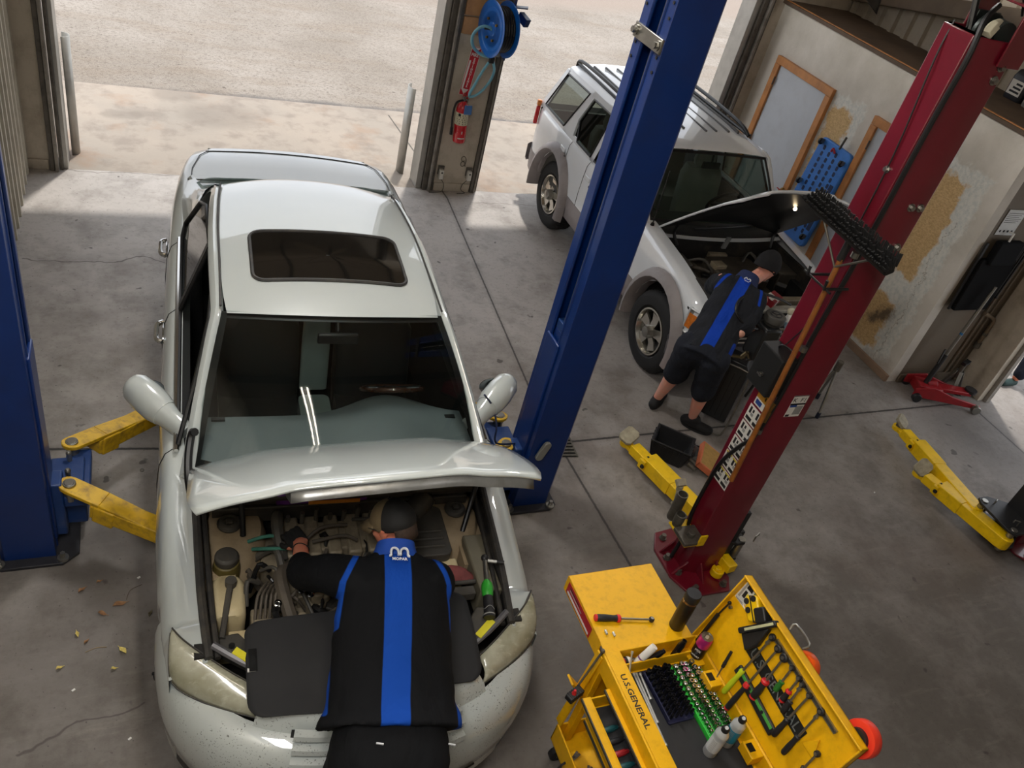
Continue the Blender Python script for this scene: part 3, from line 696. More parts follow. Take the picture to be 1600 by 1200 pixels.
# stickers
def sheet(name, mat, P, par, items=(), txt=(), th=.0012):
    """flat label at the corner points P (tl, tr, br, bl): items are (mat, u0,v0,u1,v1), txt are (string,u,v,size,mat)"""
    tl, tr, br, bl = [V(p) for p in P]; M = frame3(bl, tr - tl, tl - bl); w = (tr - tl).length; h = (tl - bl).length
    g = G(M); g.bb(0, w, 0, h, 0, th); o = g.build(name, mat, par)
    by = {}
    for m, u0, v0, u1, v1 in items:
        by.setdefault(m.name, (m, G(M)))[1].bb(u0 * w, u1 * w, v0 * h, v1 * h, th, th + .0006)
    for s, u, v, sz, m in txt:
        by.setdefault(m.name, (m, G(M)))[1].text(s, sz, T(u * w, v * h, th + .0006), .0004)
    for k, (m, gg) in by.items(): gg.build('print', m, o)
    return o
M_ink = pm('black_ink', (24, 24, 26), .6); M_or = pm('sticker_amber', (196, 140, 40), .5); M_sbl = pm('sticker_blue', (40, 74, 150), .5); M_grn = pm('sticker_grey', (150, 150, 148), .5); M_ylw = pm('sticker_yellow', (216, 196, 60), .5)
xs = 3.2485
for i in range(5):
    z0 = .80 + .125 * i + (.0 if i else 0)
    rows = []
    rnd = random.Random(i)
    for k in range(2):
        y0 = .04 + .5 * k
        rows += [(M_ink, .06 + .5 * k, .1, .44 + .5 * k, .3), (M_ink, .1 + .5 * k, .5, .22 + .5 * k, .9), (M_grn, .25 + .5 * k, .42, .42 + .5 * k, .6), (M_ink, .3 + .5 * k, .66, .4 + .5 * k, .85)]
    if i < 2: rows += [(M_ylw, .04, .86, .46, .97), (M_ylw, .54, .86, .96, .97)]
    sheet('sticker', M_white, ((xs, 2.875, z0 + .115), (xs, 2.735, z0 + .115), (xs, 2.735, z0), (xs, 2.875, z0)), rr, rows)
sheet('sticker', M_white, ((xs, 2.86, 1.60), (xs, 2.735, 1.60), (xs, 2.735, 1.43), (xs, 2.86, 1.43)), rr, [(M_or, 0, .3, 1, .68), (M_sbl, .08, .06, .5, .24), (M_grn, .1, .75, .9, .95), (M_ink, .55, .4, .62, .55)])
sheet('sticker', M_white, ((3.345, 2.698, 1.61), (3.455, 2.698, 1.61), (3.455, 2.698, 1.45), (3.345, 2.698, 1.45)), rr, [(M_ink, .0, .56, 1, .64), (M_grn, .45, .1, .95, .5), (M_sbl, .05, .46, .5, .56), (M_ink, .05, .02, .3, .12), (M_ink, .0, .97, 1, 1)], [('K  F1', .5, .78, .045, M_ink)])
# adapter holder with two tubes
g = G(); g.bb(3.19, 3.25, 2.672, 2.684, .35, .45); g.bb(3.1, 3.25, 2.68, 2.9, .345, .36); hd = g.build('adapter_holder', M_yeln, rr, bevel=.006)
g = G(); g.box((3.17, 2.75, .375), (.16, .15, .028)); g.cyl((3.17, 2.74, .385), (3.17, 2.74, .42), .026, n=14); g.build('square_adapter', M_dsteel, hd, bevel=.004)
def cup(p, h, r=.036, nm='adapter_tube'):
    g = G(); g.lathe([(r * .9, 0), (r, .01), (r, h * .45), (r * 1.06, h * .46), (r * 1.06, h), (r * .88, h), (r * .88, .03)], T(p), 20); return g.build(nm, M_dsteel, hd)
cup((3.16, 2.95, .33), .23); cup((3.14, 2.865, .36), .1, .034)
g = G(); g.cyl((3.2, 3.04, .5), (3.2, 3.04, .54), .022, n=10); g.box((3.2, 3.05, .56), (.07, .05, .03), R(.5, 'X')); g.cyl((3.2, 3.02, .42), (3.2, 3.04, .5), .014); g.bb(3.16, 3.25, 2.99, 3.02, .4, .42); g.build('spare_pad', M_pad, hd, bevel=.003)
# push broom hanging head-up on two hooks
br = thing('push_broom', 'push broom with wooden handle and wide black brush, hung head-up on the red post', 'broom', (3.1, 2.7, 1.0))
h0, h1 = V((3.13, 2.63, 1.02)), V((3.15, 2.71, 2.62))
g = G(); g.tube([h0, (h0 + h1) / 2, h1], [.0155, .0155, .014], n=12); g.build('handle', pm('broom_wood', (140, 84, 34), .45, 0, .25, 14), br)
g = G(); g.cyl(h1 - V((0, 0, .12)), h1 + V((0, 0, .03)), .02, n=12); g.build('ferrule', M_blk, br)
bc = V((3.06, 2.66, 2.68)); bx = (V((3.0, 2.30, 2.68)) - V((3.06, 2.98, 2.67))).normalized(); bz = V((-.5, -.3, .8)); bz = (bz - bx * bz.dot(bx)).normalized(); Mb = frame3(bc, bx, bz.cross(bx))
g = G(Mb); g.box((0, 0, -.012), (.66, .055, .05)); g.build('head_block', pm('broom_block', (18, 16, 14), .7), br, bevel=.012)
g = G(Mb); rnd = random.Random(3)
for i in range(80):
    for j in range(5):
        x = -.335 + .67 * i / 79 + rnd.uniform(-.004, .004); y = -.04 + .02 * j
        g.tube([(x, y * .7, .0), (x + rnd.uniform(-.008, .008), y * 1.35, .055 + rnd.uniform(-.008, .008))], .005, n=4)
g.build('bristles', M_rub, br, smooth=0)
g = G()
for s in (-.24, .2):
    e = Mb @ V((s, 0, -.03)); g.tube([e, h1 - V((.01, 0, .16)), h1 - V((0, 0, .3))], .006, n=6)
g.build('brace', M_dsteel, br)
g = G()
for y in (2.80, 2.66): g.tube([(3.25, y, 2.36), (3.09, y, 2.36), (3.085, y + .0, 2.41)], .008, n=8)
g.tube([(3.1, 2.84, 2.36), (3.1, 2.62, 2.36)], .006, n=6)
each(g, 'broom_hook', M_blk, rr)
# ================================================================ WHITE SEDAN (car frame: x across, y towards the tail, z up)
CM = T(.955, 4.078, 0) @ R(-.055)
CS = CM @ Matrix.Diagonal((1.0, .986, 1.054, 1.0))
def paint(name, col, speck=False):
    t = NT(name); p = t.co(); n = t.noise(1.5, 4, .6); c = t.mix(t.ramp(n, .35, .65), L(col), L(tuple(k * .975 for k in col)))
    if speck:
        s = t.sep(p); sp = t.noise(120, 2, .5); sp2 = t.noise(14, 4, .6)
        k = t.math('MULTIPLY', t.ramp(sp, .62, .66), t.math('MULTIPLY', t.ramp(sp2, .42, .56), t.ramp(s[1], -1.9, -2.2)))
        c = t.mix(t.math('MULTIPLY', k, .8), c, L((58, 50, 42)))
        k = t.math('MULTIPLY', t.ramp(t.noise(5, 5, .65), .5, .72), t.ramp(s[2], .7, .3)); c = t.mix(t.math('MULTIPLY', k, .35), c, L((150, 140, 120)))
    b = t.bsdf(c, .3, coat=1.0); b.inputs['Coat IOR'].default_value = 1.8; b.inputs['Coat Roughness'].default_value = .02; return t.m
M_cw = paint('white_car_paint', (186, 192, 190), True)
M_trimb = pm('black_trim', (18, 18, 19), .4, 0, .1, 8)
M_gasket = pm('weatherstrip', (46, 44, 42), .6, 0, .25, 10, dirt=(86, 78, 66), dsc=12)
M_chrome = pm('chrome', (200, 200, 198), .12, 1.0, .03, 3)
M_wind = glass('windscreen_glass', (208, 214, 212), .0)
M_side = glass('side_glass', (110, 122, 116), .04)
M_roofg = pm('sunroof_glass', (14, 13, 12), .06, 0, .1, 9, spec=.8)
M_dash = pm('dash_vinyl', (108, 118, 120), .55, 0, .08, 3)
M_dashd = pm('dash_dark', (26, 32, 34), .5, 0, .1, 3)
M_seat = pm('seat_leather', (128, 142, 138), .5, 0, .08, 4)
M_carp = pm('cabin_dark', (16, 18, 18), .9, 0, .1, 4)
def lamp_mat():
    t = NT('hazy_lens'); n = t.noise(5, 5, .6); n2 = t.noise(14, 4, .6, t.mul(t.co(), (1, 3, 1)))
    c = t.mix(t.ramp(n, .36, .64), L((176, 174, 156)), L((138, 136, 112))); c = t.mix(t.math('MULTIPLY', t.ramp(n2, .56, .7), .5), c, L((208, 204, 186)))
    t.bsdf(c, .22, coat=.6); return t.m
M_lens = lamp_mat()
def lerp(a, b, t): return a + (b - a) * t
def interp(tab, x):
    if x <= tab[0][0]: return tab[0][1]
    for (a, b), (c, d) in zip(tab, tab[1:]):
        if x <= c: return lerp(b, d, (x - a) / (c - a))
    return tab[-1][1]
car = thing('sedan', 'white four-door sedan with raised hood and sunroof, on the blue lift', 'car', M=CM)
hwT = [(-2.1, .85), (-1.75, .895), (-1.25, .922), (0, .927), (1.2, .922), (1.8, .895), (2.2, .85), (2.42, .79), (2.53, .68)]
zbT = [(-2.05, .79), (-1.7, .82), (-1.2, .875), (-.95, .925), (0, .93), (1.1, .955), (1.8, 1.03), (2.3, 1.06), (2.52, 1.03)]
xiT = [(-2.05, .69), (-1.2, .745), (-.98, .77), (-.8, .80), (1.5, .80), (2.2, .76), (2.53, .6)]
AX = (-1.40, 1.33)
def side_pts(y, sg):
    hw = interp(hwT, y); zb = interp(zbT, y); xi = interp(xiT, y)
    a = 0
    for ax in AX:
        if abs(y - ax) < .35: a = max(a, .30 + math.sqrt(.35 ** 2 - (y - ax) ** 2))
    P = [(hw * .90, max(.2, min(a, .66))), (hw * .975, max(.30, min(a, .66))), (hw, max(.56, min(a, .66))), (hw * .998, .69), (hw * .982, zb - .11), (hw * .95, zb - .035), (hw * .91 if y > -1.2 else hw * .9, zb - .004), (xi, zb)]
    if y < -1.64:
        k = 1 if y > -1.86 else 4
        if y < -1.86:
            fr = (-1.86 - y) / .18; xb = lerp(.835, .70, fr); zc = lerp(.815, .785, fr)
            P = [(min(x, hw - .012), min(z, .70)) if i < 4 else (min(x, xb), zc if x > xb - .001 else max(z, zc)) for i, (x, z) in enumerate(P)]
        else: P = [(min(x, hw - .01), z) for x, z in P]
    return [V((sg * x, y, z)) for x, z in P]
ys = [-2.04, -1.98, -1.92, -1.87, -1.855, -1.82, -1.76, -1.70, -1.68, -1.66, -1.655, -1.62, -1.55, -1.48, -1.40, -1.3, -1.2, -1.12, -1.07, -1.0, -.9, -.6, -.2, .2, .6, .9, .99, 1.05, 1.15, 1.25, 1.33, 1.42, 1.52, 1.6, 1.67, 1.72, 1.85, 2.0, 2.15, 2.3, 2.42, 2.49, 2.53]
g = G(CS)
for sg in (-1, 1): g.grid([side_pts(y, sg) for y in ys])
# rear deck, tail
def deck_row(y):
    xi = interp(xiT, y); zb = interp(zbT, y); return [V((xi * k / 6, y, zb + .03 * (1 - (k / 6) ** 2))) for k in range(-6, 7)]
g.grid([deck_row(y) for y in (1.78, 1.9, 2.0, 2.15, 2.3, 2.42, 2.49, 2.53)])
g.grid([[V((interp(hwT, 2.53) * f * k / 6, y2, z)) for k in range(-6, 7)] for y2, z, f in ((2.53, 1.03, .92), (2.57, .85, 1.0), (2.57, .5, 1.0), (2.5, .22, .95))])
body = g.build('body_shell', M_cw, car, smooth=50)
g = G(CS)
for yy in (1.93, 2.44): g.tube([q + V((0, 0, .003)) for q in deck_row(yy)], .004, n=4)
for sg in (-1, 1): g.tube([V((sg * interp(xiT, y) * .97, y, interp(zbT, y) + .008)) for y in (1.93, 2.1, 2.3, 2.44)], .004, n=4)
g.build('boot_seam', M_trimb, body)
# roof skin with pillars
def roof_row(y, hw, ze, zc): return [V((hw * k / 8, y + .05 * (1 - (k / 8) ** 2) * (1 if y > .4 else -1), lerp(zc, ze, abs(k / 8) ** 2.2))) for k in range(-8, 9)]
g = G(CS); g.grid([roof_row(*a) for a in ((-.36, .575, 1.40, 1.425), (-.2, .59, 1.415, 1.452), (.1, .6, 1.425, 1.47), (.5, .6, 1.425, 1.472), (.9, .585, 1.41, 1.452), (1.15, .565, 1.385, 1.425), (1.22, .55, 1.36, 1.405))])
g.build('roof_panel', M_cw, car, smooth=60)
rail = [(.775, -1.08, .955), (.715, -.78, 1.15), (.648, -.46, 1.335), (.62, -.3, 1.398), (.622, .05, 1.42), (.62, .5, 1.42), (.605, .9, 1.4), (.59, 1.14, 1.37), (.63, 1.45, 1.21), (.70, 1.75, 1.05), (.745, 1.95, 1.05)]
g = G(CS)
for sg in (-1, 1):
    pts = smooth_pts([(sg * x, y, z) for x, y, z in rail], 3); rows = []
    for i, p in enumerate(pts):
        w = .028 if p.y < -.3 else (.034 if p.y < 1.1 else .034 + .12 * min(1, (p.y - 1.1) / .5))
        dn_ = V((sg * .5, 0, -1)).normalized()
        rows.append([p + V((-sg * .02, 0, .004)), p + V((sg * .008, 0, .012)), p + V((sg * .03, 0, -.008)), p + V((sg * .03, 0, -.008)) + dn_ * (w - .02), p + V((0, 0, -.03)), p + V((-sg * .03, 0, -.02))])
    g.loft(rows)
    # C pillar skin
    g.grid([[V((sg * .62, 1.17, 1.365)), V((sg * .66, 1.3, 1.27)), V((sg * .70, 1.33, 1.17)), V((sg * .81, 1.36, .97))], [V((sg * .60, 1.26, 1.335)), V((sg * .655, 1.45, 1.2)), V((sg * .71, 1.55, 1.08)), V((sg * .82, 1.7, 1.01))], [V((sg * .57, 1.3, 1.31)), V((sg * .60, 1.55, 1.17)), V((sg * .66, 1.75, 1.07)), V((sg * .75, 2.0, 1.05))]])
g.build('roof_rail', M_cw, car, smooth=50)
g = G(CS)
for sg in (-1, 1): g.tube([(sg * x, y, z + .012) for x, y, z in ((.605, -.32, 1.405), (.6, .1, 1.428), (.6, .5, 1.428), (.585, .9, 1.408), (.568, 1.15, 1.385))], .006, n=6, k=3)
each(g, 'drip_moulding', M_gasket, car)
# glass
def ws(u, v):   # windscreen: u -1..1, v 0 base .. 1 top
    b = V((.76 * u, -1.02 - .2 * (1 - u * u), .955 + .02 * (1 - u * u))); t = V((.60 * u, -.34 - .05 * (1 - u * u), 1.402 + .024 * (1 - u * u)))
    return b.lerp(t, v) + V((0, -.02, .035)) * math.sin(PI * v)
g = G(CS); g.grid([[ws(-1 + .1 * i, j / 8) for i in range(21)] for j in range(9)]); g.build('windscreen', M_wind, car, smooth=60)
g = G(CS)
for (a0, a1, b0, b1) in ((-1, 1, 0, .05), (-1, 1, .95, 1.0), (-1, -.945, 0, 1), (.945, 1, 0, 1)):
    g.grid([[ws(lerp(a0, a1, i / 12), lerp(b0, b1, j / 8)) + V((0, .004, -.006)) for i in range(13)] for j in range(9)])
g.build('windscreen_border', M_trimb, car, smooth=60)
g = G(CS); g.grid([[V((lerp(.72, .56, j / 4) * (-1 + .2 * i), lerp(1.86, 1.24, j / 4) + .04 * (1 - (-1 + .2 * i) ** 2), lerp(1.05, 1.39, j / 4) + .02 * math.sin(PI * j / 4))) for i in range(11)] for j in range(5)]); g.build('rear_window', M_side, car, smooth=60)
def subdiv(poly, m):
    out = []
    for (a, b), (c, d) in zip(poly, poly[1:] + poly[:1]):
        k = max(1, int(math.hypot(c - a, d - b) / m))
        out += [(lerp(a, c, i / k), lerp(b, d, i / k)) for i in range(k)]
    return out
def rrect(x0, x1, y0, y1, r, n=5):
    out = []
    for cx, cy, a in ((x1 - r, y1 - r, 0), (x0 + r, y1 - r, 90), (x0 + r, y0 + r, 180), (x1 - r, y0 + r, 270)):
        for i in range(n + 1): t = math.radians(a + 90 * i / n); out.append((cx + r * math.cos(t), cy + r * math.sin(t)))
    return out
def roof_z(x, y): return interp([(-.36, 1.42), (-.2, 1.452), (.1, 1.47), (.5, 1.472), (.9, 1.452)], y) - .045 * (abs(x) / .6) ** 2.2
def roofpatch(poly, dz, inner=None):
    c = V((0, .14, 0)); rows = []
    for k in (1.0, .66, .33, .02): rows.append([V((x * k, c.y + (y - c.y) * k, roof_z(x * k, c.y + (y - c.y) * k) + dz)) for x, y in poly])
    return rows
g = G(CS); sr = subdiv(rrect(-.43, .44, -.11, .41, .07), .06); g.loft(roofpatch(sr, .010), caps=False); g.build('sunroof', M_roofg, car, smooth=60)
g = G(CS)
big = subdiv(rrect(-.445, .455, -.125, .425, .085, 5), .06)
pts_ = [V((x, y, roof_z(x, y) + .008)) for x, y in sr]; g.tube(pts_ + pts_[:2], .011, n=6); g.build('sunroof_seal', M_gasket, car)
# doors and side windows
def side_xy(y, z): # side glass surface, x at height
    return lerp(.815, .635, max(0, (z - .94)) / .46)
def pane(poly, sg, dx=0): return [V((sg * (side_xy(y, z) + dx), y, z)) for y, z in poly]
win_f = [(-.86, .95), (.33, .95), (.33, 1.375), (-.15, 1.385), (-.34, 1.345), (-.6, 1.18)]
win_r = [(.4, .95), (1.2, .965), (1.3, 1.02), (1.12, 1.27), (.92, 1.35), (.4, 1.375)]
for sg in (-1, 1):
    sd = 'left' if sg < 0 else 'right'
    if sg > 0:
        g = G(CS); g.f(g.ring(pane(win_f, sg))); g.build('front_window', M_side, car, smooth=0)
    g = G(CS); g.f(g.ring(pane(win_r, sg))); g.build('rear_side_window', M_side, car, smooth=0)
    g = G(CS)
    for w in (win_f, win_r):
        pts = pane(w, sg, .006); g.tube(pts + [pts[0]], .012, n=6)
    g.bar((sg * .82, .365, .95), (sg * .652, .365, 1.38), .05, .02, up=(sg, 0, .3))
    g.build('window_frame', M_trimb, car, smooth=50)
    g = G(CS); g.tube([(sg * .825, -.9, .945), (sg * .83, 0, .948), (sg * .828, 1.2, .962)], .013, n=6, k=3); g.build('belt_moulding', M_chrome, car)
    for hy in (.36, 1.38):
        g = G(CS); g.tube([(sg * .92, hy - .1, .78), (sg * .95, hy - .075, .782), (sg * .955, hy, .785), (sg * .95, hy + .075, .786), (sg * .918, hy + .1, .788)], .016, n=8, k=3); g.sph((sg * .915, hy, .783), (.008, .085, .035)); g.build('door_handle', M_chrome, car)
    # door seams
    g = G(CS)
    for yy in (-.86, .375, 1.15):
        p = side_pts(yy, sg); g.tube([q + V((sg * .001, 0, 0)) for q in p[1:7]], .003, n=4)
    each(g, 'door_seam', M_trimb, car)
    # mirror
    g = G(CS); ox = 1.045 if sg < 0 else 1.075; mo, mi_ = V((sg * ox, -.47, 1.035)), V((sg * .80, -.735, .945)); c = V((sg * .95, -.565, 1.0))
    ma = axis_frame((0, 0, 0), mi_ - mo).to_3x3()
    g.loft([[mo.lerp(mi_, t) + ma @ V((rx * math.cos(a), ry * math.sin(a), 0)) for a in [2 * PI * i / 20 for i in range(20)]] for t, rx, ry in ((-.02, .03, .04), (.02, .06, .065), (.1, .078, .082), (.3, .086, .088), (.52, .084, .086), (.66, .07, .076))])
    m = g.build('mirror_housing', M_cw, car, smooth=60)
    g = G(CS); g.loft([[mo.lerp(mi_, t) + ma @ V((rx * math.cos(a), ry * math.sin(a), 0)) for a in [2 * PI * i / 20 for i in range(20)]] for t, rx, ry in ((.64, .068, .074), (.8, .055, .062), (1.0, .05, .06), (1.12, .06, .07))]); g.build('mirror_mount', M_cw, m, smooth=60)
    g = G(CS); g.loft([[c + V((sg * (.02 + .085 * math.cos(a)), .09 + .004 * k, .06 * math.sin(a))) for a in [2 * PI * i / 18 for i in range(18)]] for k in (0, 1)]); g.build('mirror_glass', pm('mirror', (190, 196, 200), .03, 1.0, .02), m)
# wheels
for ax in AX:
    for sg in (-1, 1):
        g = G(CM); Mw = axis_frame((sg * .78, ax * .986, .335), (sg, 0, 0)); g.lathe([(.2, -.1), (.31, -.1), (.33, -.07), (.335, 0), (.33, .07), (.31, .1), (.22, .1)], Mw, 32); w = g.build('wheel', M_rub, car, smooth=40)
        g = G(CM); g.lathe([(.02, .06), (.08, .07), (.2, .09), (.22, .1), (.215, .0), (.02, 0)], Mw, 24); g.build('rim', M_dsteel, w)
# nose: bumper, lamps, grille
def plan(a):
    s, c = math.sin(a), math.cos(a)
    return V((.895 * math.copysign(abs(s) ** .82, s), -1.66 - .84 * abs(c) ** .72, 0))
def plan_n(a):
    d = plan(min(a + .02, PI / 2)) - plan(max(a - .02, -PI / 2)); return V((d.y, -d.x, 0)).normalized()
def bump_row(off, z, a0=-PI / 2, a1=PI / 2, n=36): return [plan(lerp(a0, a1, i / n)) + plan_n(lerp(a0, a1, i / n)) * off + V((0, 0, z)) for i in range(n + 1)]
prof = [(-.07, .15), (-.015, .17), (.006, .22), (-.004, .27), (-.004, .30), (.018, .33), (.026, .42), (.022, .50), (.006, .57), (-.02, .62), (-.06, .655), (-.13, .665)]
g = G(CS); g.grid([bump_row(o, z) for o, z in prof]); bmp = g.build('front_bumper', M_cw, car, smooth=55)
g = G(CS); g.grid([bump_row(o, z, -.5, .5, 16) for o, z in ((.012, .30), (.02, .31), (.012, .32))]); g.grid([bump_row(.009, z, -1.1, -.72, 8) for z in (.24, .33)]); g.grid([bump_row(.009, z, .72, 1.1, 8) for z in (.24, .33)]); g.build('lower_grille', M_trimb, bmp, smooth=50)
for sg in (-1, 1):
    up = smooth_pts([(sg * x, y, z) for x, y, z in ((.832, -1.872, .818), (.80, -1.92, .815), (.752, -1.97, .808), (.675, -2.03, .785), (.6, -2.085, .762), (.5, -2.15, .735))], 3)
    low = smooth_pts([(sg * x, y, z) for x, y, z in ((.838, -1.885, .805), (.846, -1.965, .735), (.832, -2.045, .675), (.745, -2.12, .658), (.62, -2.195, .658), (.5, -2.255, .664))], 3)
    g = G(CS); rows = []
    for k in range(7):
        t = k / 6; rows.append([a.lerp(b, t) + (V((sg * .6, -.6, .5)) * (.03 * math.sin(PI * t) * min(1, i / 4))) for i, (a, b) in enumerate(zip(low, up))])
    g.grid(rows); hl = g.build('headlight', M_lens, car, smooth=60, thick=.004)
    g = G(CS); g.tube([p + V((0, 0, .006)) for p in up], .004, n=6); g.tube([p + V((0, 0, .004)) for p in low], .004, n=6); each(g, 'lamp_seal', M_gasket, hl)
    g = G(CS); g.tube([V((sg * .44, -2.12, .76)), V((sg * .56, -2.06, .80)), V((sg * .67, -1.98, .82))], .017, n=8, k=3); lt = g.build('lamp_bracket', pm('bracket_grey', (104, 103, 106), .45, .3), car)
    g = G(CS); g.bar((sg * .50, -2.085, .805), (sg * .585, -2.02, .825), .035, .006); g.build('caution_label', pm('yellow_tape', (216, 206, 40), .5), lt)
g = G(CS)
for i in range(3):
    z = .60 + .045 * i; o = -.0 - .035 * i
    g.grid([bump_row(o, z, -.36, .36, 12), bump_row(o + .012, z + .012, -.36, .36, 12), bump_row(o + .004, z + .034, -.36, .36, 12), bump_row(o - .03, z + .036, -.36, .36, 12)])
each(g, 'grille_slat', M_cw, car, smooth=50)
g = G(CS); g.grid([bump_row(-.035, .59, -.38, .38, 12), bump_row(-.12, .685, -.38, .38, 12)]); g.build('grille_backing', M_trimb, car)
g = G(CS); g.grid([bump_row(-.11, .655, -.62, .62, 18), bump_row(-.135, .70, -.62, .62, 18), bump_row(-.17, .74, -.6, .6, 18), bump_row(-.26, .775, -.58, .58, 18)]); g.build('header_panel', M_cw, car, smooth=60)
# hood, raised
HM = CS @ T(0, -.99, .985) @ R(math.radians(-3.6), 'Y') @ R(math.radians(-42), 'X')
def hood_pt(u, v):
    hw = lerp(.755, .735, v) if v < .85 else lerp(.735, .70, ((v - .85) / .15) ** 2)
    y = -(1.06 + .10 * (1 - u * u)) * v - .10 * (1 - u * u) * (1 - v)
    z = .05 * (1 - u ** 4) - .15 * v ** 2.2 - .02
    dome = 1 / (1 + math.exp((abs(u) - .55 - .1 * (1 - v)) * 30)); z += .014 * dome
    return V((hw * u, y, z))
g = G(HM); g.grid([[hood_pt(-1 + 2 * i / 40, j / 16) for i in range(41)] for j in range(17)]); hood = g.build('hood', M_cw, car, smooth=60, thick=.012, toff=-1)
g = G(HM); g.grid([[hood_pt(u, v) + V((0, 0, -d)) for u in [-.5 + .08 * i for i in range(19)]] for v, d in ((.99, .012), (.985, .058), (.9, .06), (.88, .02))]); g.build('hood_inner_frame', pm('hood_inner', (132, 132, 130), .3, .5, .2, 8, dirt=(90, 82, 72), dsc=10), hood, thick=.004)
g = G(HM); g.grid([[hood_pt(u, v) + V((0, 0, -.03)) for u in [-.8 + .1 * i for i in range(17)]] for v in (.1, .3, .5, .7, .86)]); g.build('hood_liner', M_trimb, hood)
# engine bay
M_tub = pm('bay_black', (30, 28, 26), .8, 0, .3, 8, dirt=(84, 74, 60), dsc=6)
M_dust = pm('dusty_metal', (166, 146, 116), .7, 0, .2, 5, dirt=(92, 76, 56), dsc=4)
M_alu = pm('dirty_aluminium', (150, 138, 116), .55, .2, .25, 12, dirt=(70, 60, 48), dsc=9)
M_bplas = pm('dusty_plastic', (66, 63, 58), .6, 0, .2, 6, dirt=(96, 88, 74), dsc=8)
M_jug = pm('yellowed_plastic', (206, 190, 150), .5, 0, .12, 6, dirt=(150, 126, 86), dsc=6)
M_hose = pm('perished_hose', (84, 76, 66), .7, 0, .2, 14)
g = G(CS)
g.bb(-.74, .74, -2.08, -1.1, .34, .36)
for sg in (-1, 1): g.bb(sg * .745, sg * .70, -2.02, -1.1, .34, .80)
g.bb(-.74, .74, -1.12, -1.05, .34, .86); g.bb(-.7, .7, -2.12, -2.08, .34, .68)
bay = g.build('engine_bay', M_tub, car)
g = G(CS)
for sg in (-1, 1): g.tube([(sg * .685, -2.03, .80), (sg * .715, -1.7, .835), (sg * .735, -1.2, .885), (sg * .75, -1.05, .92)], .02, n=8, k=3); g.tube([(sg * .65, -2.02, .78), (sg * .675, -1.7, .80), (sg * .70, -1.2, .84)], .014, n=8, k=3)
each(g, 'bay_seal', M_gasket, bay)
for sg in (-1, 1):
    g = G(CS); g.loft([[V((sg * (.56 + rx * math.cos(a)), -1.29 + ry * math.sin(a), z)) for a in [2 * PI * i / 18 for i in range(18)]] for rx, ry, z in ((.16, .24, .5), (.155, .22, .74), (.13, .17, .785), (.05, .06, .79))]); g.bb(sg * .56, sg * .70, -1.62, -1.1, .6, .755)
    st = g.build('strut_tower', M_dust, bay, smooth=50)
    g = G(CS); g.lathe([(.055, 0), (.06, .012), (.05, .026), (.03, .03), (.028, .02), (.0, .02)], T(sg * .58, -1.275, .79), 20); g.box((sg * .58, -1.275, .815), (.03, .03, .02)); g.build('strut_cap', M_bplas, st, bevel=.002)
g = G(CS); g.bb(-.7, .7, -1.2, -.98, .84, .9); g.bb(-.66, .66, -1.22, -1.18, .74, .84); g.tube([(-.7, -1.2, .9), (0, -1.24, .915), (.7, -1.2, .9)], .018, n=8, k=4); g.build('cowl_panel', M_bplas, car, bevel=.01)
g = G(CS); g.bb(-.36, .1, -1.235, -1.215, .86, .93); pk = g.build('cowl_gleam', pm('purple_gleam', (112, 56, 150), .3, .3, .35, 9), bay, bevel=.01); lab(pk, 'purple strip of painted-in light along the cowl')  # coloured gleam under the hood modelled as a solid purple and orange strip
g = G(CS); g.bb(-.2, .06, -1.24, -1.236, .862, .885); g.build('orange_stripe', pm('orange_gleam', (220, 140, 50), .4), pk)
# engine: block, valve cover, intake, covers
g = G(CS); g.bb(-.4, .3, -1.75, -1.3, .36, .62); g.bb(-.44, .32, -1.52, -1.3, .6, .72); eng = g.build('engine_block', M_alu, bay, bevel=.02)
g = G(CS); g.bb(-.34, .14, -1.46, -1.27, .72, .77)
for i in range(5): g.bb(-.32 + .1 * i, -.25 + .1 * i, -1.5, -1.24, .73, .785)
g.build('intake_manifold', M_alu, eng, bevel=.012)
g = G(CS)
for i in range(7): g.cyl((-.3 + .07 * i, -1.27, .77), (-.3 + .07 * i, -1.27, .82 + .02 * (i % 3)), .012, n=8)
each(g, 'vacuum_port', M_dsteel, eng)
g = G(CS); g.prism(rrect(.22, .5, -1.58, -1.24, .04), .70, .80)
for i in range(3): g.bb(.24, .47, -1.53 + .05 * i, -1.515 + .05 * i, .80, .812)
g.build('air_box', M_bplas, bay, bevel=.012)
g = G(CS); g.cyl((.34, -1.28, .78), (.43, -1.2, .84), .06, n=16); g.build('air_horn', M_bplas, bay, bevel=.01)
g = G(CS); g.prism(rrect(.36, .48, -1.24, -1.12, .03), .74, .82); t_ = g.build('coolant_tank', M_jug, bay, bevel=.012)
g = G(CS); g.cyl((.43, -1.2, .82), (.43, -1.2, .85), .03, n=14); g.build('tank_cap', M_bplas, t_, bevel=.003)
g = G(CS); g.prism([(.585, -1.83), (.70, -1.83), (.685, -1.46), (.575, -1.46)], .62, .80); g.build('fuse_box', pm('fuse_lid', (112, 106, 88), .6, 0, .12, 5), bay, bevel=.01)
g = G(CS); g.bb(.36, .53, -1.72, -1.56, .6, .745); b_ = g.build('battery', M_jug, bay, bevel=.008)
g = G(CS); g.bb(.36, .56, -1.83, -1.78, .74, .79); g.tube([(.3, -1.77, .77), (.45, -1.75, .78), (.58, -1.75, .78)], .012, n=8); g.build('battery_clamp', M_bplas, b_, bevel=.004)
g = G(CS); g.sph((.46, -1.68, .76), (.11, .06, .03)); g.sph((.4, -1.7, .77), (.06, .05, .035)); g.sph((.53, -1.7, .755), (.06, .045, .025)); rg = g.build('red_rag', pm('faded_rag', (132, 70, 68), .9, 0, .3, 12, bump=.3), bay, smooth=60)
